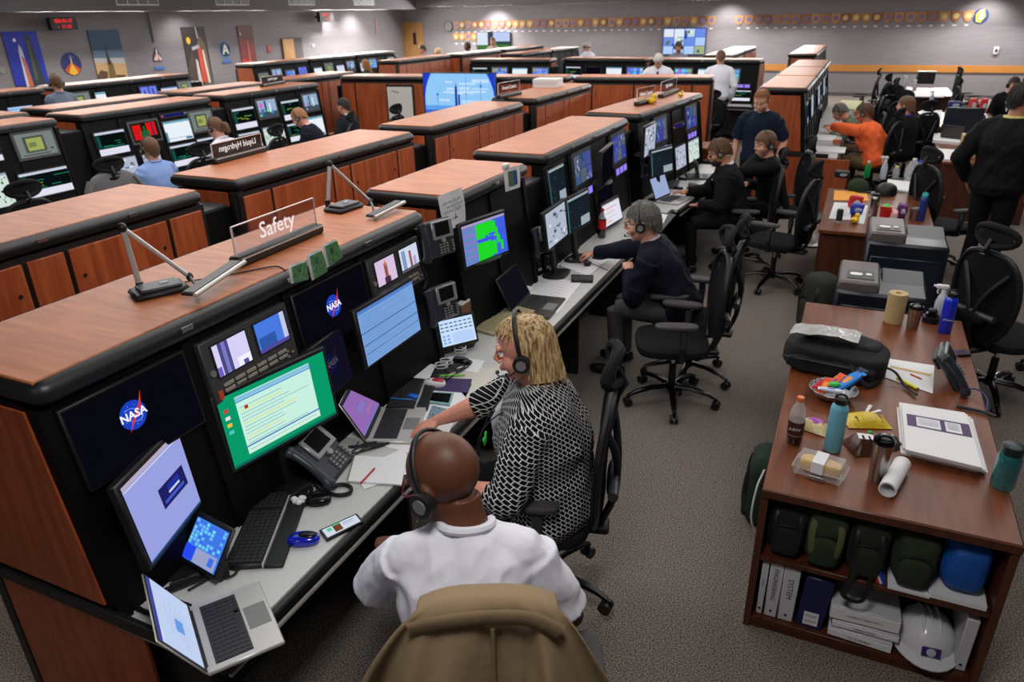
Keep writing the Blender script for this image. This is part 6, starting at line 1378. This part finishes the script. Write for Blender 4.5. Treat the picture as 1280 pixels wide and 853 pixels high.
def tumbler(label,px,py,h,r0,r1,z=Z,lid=True):
    p=at(px,py,z);t=thing('tumbler',label,'tumbler',(p.x,p.y,z));b=B();b.lathe([(r0*.95,0),(r0,.005),(r1,h*.84),(r1*1.02,h*.88)],STEEL,28);b.build('cup',t)
    if lid:
        b=B();b.lathe([(r1*1.06,h*.86),(r1*1.08,h*.93),(r1*1.0,h*.97),(r1*.5,h)],BLKG,24);b.tube([(r1*.7*math.cos(a),-.02,h*.97+.02*math.sin(a)) for a in[PI*j/8 for j in range(9)]],.005,BLKG,6);b.build('lid',t)
    else:b=B();b.lathe([(r1*1.02,h*.86),(r1*1.05,h*.9),(r1*.95,h*.9),(r1*.9,h*.87)],CHR,24);b.build('rim',t)
tumbler('steel tumbler with clear black lid beside the candy bag',1095,600,.21,.032,.039)
tumbler('steel tumbler with black lid right of the brown paper roll',1140,410,.15,.032,.04)
tumbler('wide steel cup without lid on the second desk',1142,275,.12,.04,.045,z=.745,lid=False)
p=P(992,553);SODA=mat('soda_brown',(44,16,8),.08,coat=1)
bottle('root beer bottle with orange cap, half empty, on the left desk edge',p,.235,.035,[('liquid',[(.9,0),(1,.05),(1,.2)],SODA),('clear_upper',[(1,.2),(1,.62),(.8,.76),(.38,.9)],CLR),('label_band',[(1.02,.22),(1.02,.5)],mat('label_brown',(70,36,20),.4)),('cap',[(.42,.9),(.44,.99),(.3,1)],mat('cap_orange',(226,116,60),.4))])
b=B();b.text('A&W',.022,PAP,TR((p.x-.004,p.y-.0368,Z+.085),rx=PI/2));o=b.build('bottle_lettering');tag(o,'white letters on the brown root beer label','lettering')
TEAL=mat('teal_plastic',(10,110,112),.06,alpha=.8,coat=1);p=P(1252,608)
bottle('translucent teal water bottle with dark lid at the right desk edge',p,.2,.045,[('bottle_body',[(.9,0),(1,.04),(1,.72),(.85,.8)],TEAL),('cap',[(.86,.79),(.88,.8),(.88,.97),(.7,1)],mat('lid_dark_teal',(12,40,44),.4))])
# clear box with rolls
p=P(1024,592);t=thing('food_container','clear plastic box of golden rolls with white paper band','food box',(p.x,p.y,Z),-.18)
CLB=mat('clear_box',(236,238,240),.05,alpha=.22,spec=.8)
b=B();b.loft([[(x*a,y*a,z) for x,y in((-.1,-.055),(.1,-.055),(.1,.055),(-.1,.055))] for a,z in((.92,0),(1,.035),(1.04,.036),(1,.038),(.86,.075))],CLB);b.build('box',t)
b=B();b.sup((0,0,.036),(.083,.038,.03),mat('rolls_golden',(222,172,74),.6,noise=.25,scale=30),.5,.5,n=24)
b.build('rolls',t);b=B();b.box((-.004,0,.0755),(.048,.1,.001),PAP);b.add([(-.028,-.05,.0755),(.02,-.05,.0755),(.02,-.058,.03),(-.028,-.058,.03)],[(0,1,2,3)],PAP);b.box((.0,-.066,.012),(.07,.008,.02),FOIL,.003);b.build('paper_band',t)
# snack bags
def pouch(label,px,py,rz,w,h,c,dec,lift=.02,rx=0,name='snack_bag'):
    q=P(px,py);t=thing(name,label,'snack bag',(q.x,q.y,Z+.003),rz);t.rotation_euler.x=rx;b=B();m=mat('wrap_%d_%d_%d'%c,c,.3,bump=.4,bscale=60);N=10;vs=[]
    for sgn in(1,0):
        for i in range(N+1):
            for j in range(N+1):
                u,v=i/N*2-1,j/N*2-1;e=max(0,(1-abs(u)**3)*(1-abs(v)**3));vs.append((u*w/2*(1-.06*e),v*h/2,(lift*2*e*(1+.3*N3.noise(V((u*3,v*3,w*50)))) if sgn else 0)+.001*sgn))
    k=(N+1)**2;fs=[(i*11+j,i*11+j+1,(i+1)*11+j+1,(i+1)*11+j) for i in range(N) for j in range(N)];fs+=[tuple(k+q_ for q_ in f[::-1]) for f in fs];b.add(vs,fs,m);b.build('bag_film',t)
    for nm,fn in dec:b=B();fn(b,lift*2);b.build(nm,t)
BRN=(70,34,26)
pouch('yellow candy bag lying behind the brown candy bag',1082,528,.35,.2,.13,(206,176,40),[('stripes',lambda b,l:[b.sup((-.05+.035*k,.0,l*.62),(.012,.045,.008),mat('wrap_70_34_26',BRN,.3)) for k in range(4)])])
pouch('brown candy bag with white letter, leaning behind the steel tumbler',1080,560,.5,.15,.14,BRN,[('lettering',lambda b,l:b.text("m",.09,PAP,TR((-.01,-.01,l*1.12),rz=-.3),bold=.004)),('candy_dots',lambda b,l:[b.sup((.04+.02*math.cos(k*2),.03*math.sin(k*2),l*.95),(.012,.012,.008),mat('dot_%d'%k,((200,30,30),(40,150,60),(230,140,30))[k],.3)) for k in range(3)])],.03)
pouch('small black candy packet right of the steel tumbler',1112,556,-.5,.09,.07,(26,22,24),[('lettering',lambda b,l:b.text('&',.03,PAP,TR((0,0,l*1.1))))],.02)
pouch('opened bread or cookie bag with purple print on the desk',1018,536,-.3,.15,.1,(198,180,130),[('printed_label',lambda b,l:b.sup((.0,.01,l*.8),(.04,.03,.012),mat('wrap_150_70_160',(150,70,160),.35)))],.02)
for k,(a,c) in enumerate((((1078,524),(1088,507)),((1086,517),(1100,513)))):
    q,r=at(*a,Z+.012),at(*c,Z+.012);b=B();b.tube([q,(q*.6+r*.4),r],[.012,.006,.009],PAP,8,flat=.3);o=b.build('plastic_spoon');tag(o,'white plastic spoon on the candy bag, %s one'%('longer','shorter')[k],'spoon')
# paper towel rolls
def roll(label,p,d,L,r,m,rin=.5):
    t=thing('paper_roll',label,'paper roll',p);x,y,_=frame(d);d=V(d).normalized();n=28;b=B()
    rings=[[d*h+x*(a*math.cos(q))+y*(a*math.sin(q)) for q in[2*PI*j/n for j in range(n)]] for a,h in((r,0),(r,L),(r*rin,L),(r*rin,0),(r,0))];b.loft(rings,m,caps=False);b.build('roll',t);return t
q0=P(1107,622);q1=P(1132,577);d=(q1-q0);d.z=0;roll('white paper roll lying on the desk front',(q0.x,q0.y,Z+.036),d,.235,.034,PAP,.8)
q=P(1116,402);roll('brown paper towel roll standing on the far desk corner',(q.x,q.y,Z),(0,0,1),.19,.055,mat('kraft_paper',(186,164,118),.85),.32)
# papers with purple band
sp=((1127,505),(1209,518),(1228,585),(1132,562))
for k in range(5):
    dx,dy=((-6,4),(7,6),(-3,-2),(4,3),(0,0))[k]
    slab('document_stack','white bound document, %s in the pile on the big desk'%('lowest','second from below','middle','second from top','topmost, purple banded')[k],'document',[(a+dx*(k<4),c+dy*(k<4)) for a,c in sp],Z+.011*k,.010,PAP,draw=None if k<4 else [(.06,.22,.98,.48,mat('band_purple',(62,28,88),.5)),(.2,.25,.55,.45,PAP),(.62,.25,.85,.45,PAP)]+[(.23,.27+.03*j,.52,.28+.03*j,PAPB) for j in range(5)]+[(.65,.27+.03*j,.82,.28+.03*j,PAPB) for j in range(5)])
# phone seen from behind with cord
q=P(1172,478);t=phone('grey slate desk phone on the big desk, turned away',Matrix.Translation((q.x+.02,q.y,Z+.07))@rotz(math.radians(82))@Matrix.Rotation(.95,4,'X')@Matrix.Scale(1.1,4))
cable('dark coiled phone cord along the right desk side',[P(1196,508,Z+.01),P(1215,512,Z+.01),P(1232,516,Z+.01),P(1245,521,Z+.01)],.008)
cable('blue network cable looping behind the turned desk phone',[P(1200,488,Z+.01),P(1222,487,Z+.03),P(1234,500,Z+.02),P(1233,514,Z+.01)],.004,mat('cable_navy',(30,40,120),.5))
slab('envelope','long white envelopes before the backpack','envelope',((1108,448),(1168,457),(1166,492),(1106,472)),Z,.003,PAP,draw=[(.1,.35,.95,.45,mat('kraft_strip',(196,168,120),.8))])
def marker(label,a,c,col,z=Z,r=.008):
    p,q=at(*a,z+r),at(*c,z+r);t=thing('marker',label,'marker');b=B();b.cyl(p,q,r,mat('marker_%d_%d_%d'%col,col,.35),n=10);b.build('barrel',t);b=B();b.tube([q,q+(q-p).normalized()*.012],[r*.8,r*.3],DKG,8);b.build('tip',t)
marker('yellow highlighter lying before the turned phone',(1121,473),(1147,486),(220,230,20));marker('red pen on the envelopes',(1138,468),(1150,473),(200,40,40),Z+.003,.004)
slab('smartphone','dark wallet phone at the right desk edge','phone',((1182,438),(1209,437),(1214,443),(1176,445)),Z,.014,BLK,draw=[(.05,.1,.35,.8,PAPB),(.4,.1,.9,.8,mat('screen_violet',(60,50,70),.2))],body='case')
b=B();b.cyl((0,0,0),(0,0,.035),.05,BLK,n=20);b.cyl((0,0,.035),(0,0,.055),.035,BLKG,n=20);b.box((.0,.0,.07),(.05,.04,.03),BLK,.008);q=P(1163,402);o=b.build('tape_dispenser',loc=(q.x,q.y,Z));tag(o,'small black round gadget between steel tumbler and blue bottle','gadget')
def spray(label,px,py,z,h=.24,r=.035,body=None):
    q=at(px,py,z);bm=body or mat('spray_clear',(190,198,210),.2,alpha=.85);t=thing('spray_bottle',label,'spray bottle',(q.x,q.y,z));b=B();b.lathe([(r*.9,0),(r,.01),(r,h*.45),(r*.7,h*.62),(r*.35,h*.7)],bm,20);b.build('bottle_body',t)
    b=B();b.cyl((0,0,h*.68),(0,0,h*.8),r*.4,PAP,n=12);b.box((-.012,0,h*.87),(.07,.024,.028),PAP,.006);b.tube([(-.02,0,h*.86),(-.035,0,h*.75),(-.03,0,h*.68)],.005,PAP,6);b.cyl((-.045,0,h*.88),(-.06,0,h*.88),.008,PAP,n=8);b.build('trigger_head',t)
spray('clear spray bottle behind the royal blue bottle',1172,398,Z);spray('clear spray bottle on the second desk',1103,224,.745,.28);spray('clear spray bottle on the far paper covered desk',1163,132,.745,.3,.04);spray('white pump bottle on the farthest desk',1131,110,.745,.3,.04);spray('clear bottle beside the pump bottle on the farthest desk',1143,112,.745,.24,.04)
# ---- green backpack left of the big desk
bag('dark green backpack on the carpet against the big desk',-.13,3.5,0,.28,.2,.43,mat('bag_green',(20,44,28),.85,bump=.5,bscale=200),rz=-PI/2,strap=True)
cable('white cable end over the green backpack',[V((-.14,3.2,.5)),V((-.16,3.12,.44)),V((-.165,3.08,.3)),V((-.14,3.1,.2))],.005,WCB)
# ---- two dark copier-like scanners between the desks
NVY=mat('machine_navy',(20,26,36),.35);MGR=mat('machine_grey',(92,84,82),.45)
def machine(label,x,y,w,d,h,flip=False):
    t=thing('office_printer',label,'printer',(x,y,0));b=B();b.box((w/2,d/2,h*.46),(w,d,h*.9),NVY,.02);b.build('cabinet',t)
    s=-1 if flip else 1
    b=B();b.box((w*.24,d*.45,h*.93),(w*.46,d*.8,h*.1),MGR,.015);b.build('scanner_lid',t)
    b=B();b.box((w*.25,d*.3,h*.982),(w*.3,d*.28,.006),PAP if False else DKG);b.sup((w*.2,d*.3,h*.988),(.04,.03,.004),PAP,.6,.6);b.sup((w*.34,d*.32,h*.988),(.02,.02,.004),PAP,.6,.6);b.build('top_label',t)
    M=TR((w*.74,d*.45,h*.9),rx=.12);b=B();b.box((0,0,0),(w*.48,d*.8,.02),NVY,.008,T=M);b.add([(-w*.22,-d*.36,.012),(w*.22,-d*.36,.012),(w*.22,d*.0,.012)],[(0,1,2)],MGR,T=M)
    for k in range(5):b.box((-w*.14+k*.02,-d*.24,.014),(.008,.09,.004),BLK,T=M)
    b.build('output_tray',t);b=B();b.box((w/2,-.002,h*.45),(w*.86,.012,h*.7),mat('machine_panel',(26,34,46),.3),.006);b.build('front_panel',t)
p=at(1048,345,.88);machine('dark navy printer with grey lid right behind the big desk',p.x,5.12,.56,.62,.88)
p=at(1083,280,.98);machine('dark navy printer with grey lid touching the second desk',p.x+.02,6.02,.56,.62,1.0)
bag('black and olive backpack with red tag on the carpet beside the printers',-.03,6.3,0,.32,.26,.52,OLD,rz=-.9)
b=B();b.box((0,0,0),(.03,.012,.13),mat('tag_red',(220,50,40),.5),.003);q=at(1024,357,.14);o=b.build('luggage_tag',loc=(-.17,6.28,.16));o.rotation_euler.y=.3;tag(o,'red tag hanging on the black and olive backpack','tag')
# ---- second desk
def table(label,x0,y0,x1,y1,z=.745,m=None,front=True,pedestal=True):
    t=thing('desk',label,'desk',(x0,y0,0));w,d=x1-x0,y1-y0;b=B();b.box((w/2,d/2,z-.018),(w,d,.036),m or W_TAB,.005);b.build('desk_top',t)
    b=B();b.box((w/2,.06,(z-.04)/2),(w-.08,.03,z-.045),W_TABP,.002);b.build('modesty_panel',t)
    for x in(.03,w-.03):b=B();b.box((x,d/2,(z-.04)/2),(.03,d-.1,z-.04),W_TABP,.002);b.build('side_panel',t)
    return t
table('second walnut desk crowded with bottles, beyond the printers',-.15,6.88,.79,8.65)
table('third desk with papers and brown box, left of the black suit person',1.09,10.7,2.1,12.9)
table('fourth desk with clear spray bottle and red snacks',1.05,14.0,2.2,16.0)
table('farthest desk with white cloth near the back wall rail',.62,18.9,1.9,21.0)
T2=.745
slab('envelope','orange envelope on the second desk','envelope',((1043,238),(1083,240),(1086,251),(1042,250)),T2,.004,mat('envelope_orange',(236,160,50),.7))
slab('paper','white sheets on the near left corner of the second desk','paper',((1043,253),(1065,254),(1063,275),(1036,273)),T2,.003,PAP,draw=[(.2,.1*k,.8,.1*k+.02,PAPB) for k in range(2,9)])
slab('paper','folded white sheet right of the blue snack packs','paper',((1078,256),(1085,257),(1080,280),(1073,279)),T2,.004,PAP)
slab('tray','white flat tray beside the spray bottle','tray',((1110,224),(1145,228),(1143,240),(1107,235)),T2,.02,PAP,body='tray_base')
p=at(1048,279,T2);bottle('small dark can with silver base on the second desk front',p,.13,.028,[('can_body',[(1,.2),(1,.9),(.8,1)],mat('can_dark',(36,40,46),.3)),('can_base',[(.9,0),(1,.02),(1,.2)],SIL)],'can','can')
duck('yellow duck toy at the front of the second desk',at(1068,279,T2),1.3)
def blob(label,px,py,w,d,h,c,name,cat,z=T2,m=None):
    q=at(px,py,z);b=B();mm=m or mat('stuff_%d_%d_%d'%c,c,.5);b.sup((0,0,h/2),(w/2,d/2,h/2),mm,.35,.4,n=24,k=12);b.sup((w*.1,-d*.42,h*.5),(w*.25,d*.12,h*.2),PAPB,.5,.5);b.v=[v+V((N3.noise(v*25)*.012,N3.noise(v*25+V((3,3,3)))*.012,N3.noise(v*22+V((7,7,7)))*.006)) for v in b.v];o=b.build(name,loc=(q.x,q.y,z+.001),sharp=80);tag(o,label,cat);return o
blob('blue snack pack beside the yellow duck',1070,268,.12,.08,.1,(30,50,170),'snack_pack','snack');blob('red snack pack behind the blue one',1068,260,.13,.07,.12,(196,34,30),'snack_pack','snack')
q=at(1105,275,T2);bottle('red plastic cup with green topped snacks on the second desk',q,.13,.05,[('cup',[(.75,0),(1,.95),(1.02,1)],mat('cup_red',(190,26,24),.4)),('snack_top',[(.8,.96),(.5,1.1),(.2,1.15)],mat('snack_green',(90,200,80),.6))],'cup','cup')
blob('pink and black patterned pouch on the second desk',1116,277,.06,.14,.1,(220,150,150),'pouch','pouch');blob('purple and teal pouch on the second desk',1126,272,.08,.1,.13,(96,40,110),'pouch','pouch')
def cap(label,px,py,m,rz):
    q=at(px,py,T2);t=thing('cap',label,'hat',(q.x,q.y,T2),rz);b=B();b.loft([[(r*math.cos(a),r*1.1*math.sin(a),z) for a in[2*PI*j/22 for j in range(22)]] for r,z in((.1,0),(.102,.05),(.085,.09),(.05,.115),(.01,.12))],m);b.build('crown_panel',t,sharp=80)
    b=B();b.loft([[(.085*math.cos(a),-.09-.075*math.sin(a)*(1 if math.sin(a)>0 else .2),z) for a in[2*PI*j/20 for j in range(20)]] for z in(.004,.010)],m);b.build('brim',t)
cap('dark green knitted cap on the second desk',1072,238,mat('cap_green',(34,52,26),.95,bump=.6,bscale=300),.6);cap('black cap with pale brim beside the green cap',1107,243,BLK,-.7)
blob('dark headphones case at the far left of the second desk',1052,222,.16,.12,.08,(26,28,32),'case','case')
p=at(1083,222,T2);bottle('green soda bottle standing behind the green cap',p,.2,.032,[('bottle_body',[(.9,0),(1,.05),(1,.6),(.4,.85)],mat('green_glass',(14,150,70),.08,alpha=.8)),('cap',[(.42,.85),(.42,.95),(.3,.96)],PAP)])
p=at(1119,222,T2);bottle('small clear bottle with yellow lid on the second desk',p,.13,.035,[('bottle_body',[(.95,0),(1,.05),(1,.7),(.6,.85)],CLR),('cap',[(.6,.85),(.6,1)],mat('lid_yellow',(210,200,120),.4))])
p=at(1138,228,T2);bottle('large clear water jug on the second desk',p,.27,.075,[('jug_body',[(.95,0),(1,.05),(1,.6),(.5,.85),(.3,.9)],CLR),('cap',[(.3,.9),(.3,.97)],PAP)])
p=at(1150,222,T2);bottle('blue cleaner jug behind the clear water jug',p,.27,.05,[('jug_body',[(.95,0),(1,.05),(1,.65),(.5,.85)],mat('jug_blue',(30,50,170),.2)),('cap',[(.4,.85),(.4,.95)],PAP)])
helmet('white hard hat with red sticker on the carpet beside the second desk',(-.32,9.0,0),.9,1.05,badge=False)
q=at(1028,283,.0);
# ---- items on the farther desks
p=at(1215,198,T2);b=B();b.box((0,0,.14),(.3,.24,.28),mat('kraft_box',(176,150,104),.7),.004);o=b.build('cardboard_box',loc=(p.x,p.y+.1,T2));tag(o,'brown cardboard box on the third desk beside the black suit person','box')
slab('paper','white papers at the near left of the third desk','paper',((1163,185),(1195,187),(1190,200),(1158,196)),T2,.01,PAP);slab('paper_stack','thick white paper stack on the third desk','paper stack',((1168,166),(1202,168),(1200,178),(1166,175)),T2,.04,PAP)
p=at(1200,176,T2);t=laptop('open dark laptop on the third desk',(p.x,p.y+.1),150,DGL,[(0,0,1,1,E(20,26,60))],plane=T2);
p=at(1180,165,T2);b=B();b.box((0,0,.24),(.5,.04,.4),mat('machine_panel'),.015);b.box((0,.03,.12),(.06,.03,.2),BLK);b.box((0,.04,.015),(.3,.2,.03),BLK);o=b.build('monitor',loc=(p.x+.15,12.75,T2));tag(o,'dark back of a wide monitor at the end of the third desk','monitor')
slab('paper_stack','papers and forms on the fourth desk left side','paper stack',((1152,137),(1178,138),(1176,147),(1150,145)),T2,.06,PAP)
blob('red snack tin on the fourth desk',1214,140,.14,.14,.24,(196,60,40),'snack_tin','tin');blob('tall red cup stack on the fourth desk',1227,142,.12,.12,.26,(200,30,36),'cup_stack','cups');blob('blue bag on the fourth desk',1192,136,.22,.16,.14,(30,40,110),'pouch','bag');blob('green bag in front of the red tins on the fourth desk',1222,152,.2,.14,.12,(40,84,36),'pouch','bag');blob('crumpled white and red wrapper on the fourth desk',1190,146,.25,.2,.12,(206,190,186),'wrapper','wrapper')
slab('table_cloth','white sheets spread over the farthest desk','paper',((1122,113),(1182,117),(1180,121),(1124,120)),T2,.02,PAP)
p=at(1150,106,T2);b=B();b.box((0,0,.15),(.4,.3,.26),BLK,.02);b.box((0,-.02,.3),(.42,.3,.03),GRY,.006);o=b.build('printer',loc=(p.x+.1,p.y+.1,T2));tag(o,'black printer with grey lid on the farthest desk','printer')
# ---- papers on the orange shirt man desk
slab('paper','white papers at the near end of orange shirt man desk','paper',((1022,182),(1058,184),(1056,191),(1015,189)),DZ,.012,PAP);slab('paper','white papers under the outstretched orange sleeve','paper',((1022,168),(1046,169),(1042,176),(1018,175)),DZ,.01,PAP);slab('paper','pale yellow and white papers beyond the olive shirted person','paper',((1052,125),(1078,126),(1070,137),(1046,135)),DZ,.01,mat('pale_yellow_paper',(206,206,160),.8))
blob('small orange packet on the papers near the orange shirt man',1046,180,.12,.08,.06,(236,120,30),'snack_pack','snack',z=DZ+.012)
monitor('dark side-turned monitor on the tall wooden-ended console',Matrix.Translation((-.44,10.75,.98))@rotz(QP),.5,.34,'dark')
# cart by the standing man
p=at(890,205,0);t=thing('side_cabinet','small walnut cabinet with papers on top behind the far end of duck console','cabinet',(-1.95,10.35,0),.0);b=B();b.box((.2,.25,.4),(.4,.5,.8),W_TABP,.005);b.build('cabinet_body',t);b=B();b.box((.2,.25,.81),(.44,.54,.03),W_TAB,.005);b.build('cabinet_top',t)
blob('green and yellow item on the small walnut cabinet',885,138,.12,.1,.1,(100,200,40),'snack_pack','item',z=.826)
# grey jacket over the left chair and dark jacket on the far chair
def jacket_on(label,x,y,face,m):
    t=thing('jacket',label,'jacket',(x,y,0),math.radians(face));b=B();b.sup((0,-.275,.86),(.27,.05,.27),m,.6,.6,n=28,k=14)
    b.v=[v+V((0,N3.noise(v*8)*.02,N3.noise(v*9+V((2,2,2)))*.02)) for v in b.v];b.build('jacket_body',t,sharp=80)
    for s in(-1,1):b=B();b.tube(spl([(s*.22,-.27,1.05),(s*.29,-.28,.9),(s*.3,-.28,.6)],4),.055,m,12,flat=.6);b.build('sleeve',t)
jacket_on('light grey jacket draped over the chair at the left screens',-7.3,5.3,80,cloth('grey_jacket',(110,108,110)));jacket_on('dark green-black jacket draped on the chair behind the standing white shirt man',-2.45,13.9,20,cloth('dark_jacket',(22,26,24)))
# ---------------------------------------------------------------- light
def area(x,y,sx,sy,e,z=CEIL-.03,col=(1,.97,.94),spread=PI):
    l=bpy.data.lights.new('overhead_fill','AREA');l.shape='RECTANGLE';l.size=sx;l.size_y=sy;l.energy=e;l.color=col;l.spread=spread
    o=bpy.data.objects.new('overhead_fill',l);C.objects.link(o);o.location=(x,y,z);return o
for x,y,sx,sy,e in((-3,5,3.5,5,150),(1.4,5.5,2.5,5,70),(-7.5,6.5,4,6,190),(-12,9,3.5,6,150),(-3,11.5,4.5,5,190),(1.8,12.5,3,6,130),(-8,14,4,6,190),(-3,19,4.5,6,190),(2.6,20,3.5,6,130),(-11,19.5,4,6,190)):area(x,y,sx,sy,e*.8)  # broad unseen lamps sized to light the console tops evenly
for x,y,e in((-.5,.7,44),(-2.0,-1.4,10),(-2.9,3,16),(-2.9,7,14),(.4,4,12),(.6,8,12),(-5.8,5,14),(-5.8,9,14),(-2.5,14,14)):area(x,y,.6,.6,e)  # small unseen lamps added for highlights and a brighter near end
def spot(x,y,tx,ty,tz,e,sz=75):
    l=bpy.data.lights.new('wall_washer','SPOT');l.energy=e;l.spot_size=math.radians(sz);l.spot_blend=.8;l.shadow_soft_size=.06;l.color=(1,.96,.93)
    o=bpy.data.objects.new('wall_washer',l);C.objects.link(o);o.location=(x,y,SOF-.03);d=V((tx-x,ty-y,tz-SOF));o.rotation_euler=d.to_track_quat('-Z','Y').to_euler()
def wash(x,y,L,e,rz,tilt=.75):
    o=area(x,y,L,.2,e,SOF-.03);o.rotation_euler=(tilt,0,rz)  # unseen strip lamp added under the soffit to brighten the wall
for y,L,e in((8,3,22),(12,3,30),(16,3,34),(21.5,4,120)):wash(WX+.9,y,L,e*5.5,-QP)
for x,L,e in((-13,3,70),(-8.5,3,30),(-3.5,4,80),(3.0,4,80)):wash(x,WY-.8,L,e*3.8,PI)
for y,e in((15.2,20),(21.4,60),(22.8,60)):spot(WX+.8,y,WX,y,1.6,e*2.6,110)
for x,e in((-12.4,60),(-4.2,40),(2.9,40)):spot(x,WY-.8,x,WY,1.6,e*2.6,110)
w=bpy.data.worlds.new('world');bpy.context.scene.world=w;w.use_nodes=True;w.node_tree.nodes['Background'].inputs[0].default_value=(.02,.02,.022,1)
sc=bpy.context.scene
sc.view_settings.view_transform='Standard';sc.view_settings.look='None';sc.view_settings.exposure=0;sc.view_settings.gamma=1;sc.view_settings.use_curve_mapping=False
sc.render.engine='CYCLES'
try:
    sc.cycles.use_denoising=True;sc.cycles.max_bounces=6;sc.cycles.sample_clamp_indirect=6;sc.cycles.use_light_tree=True
except Exception:pass
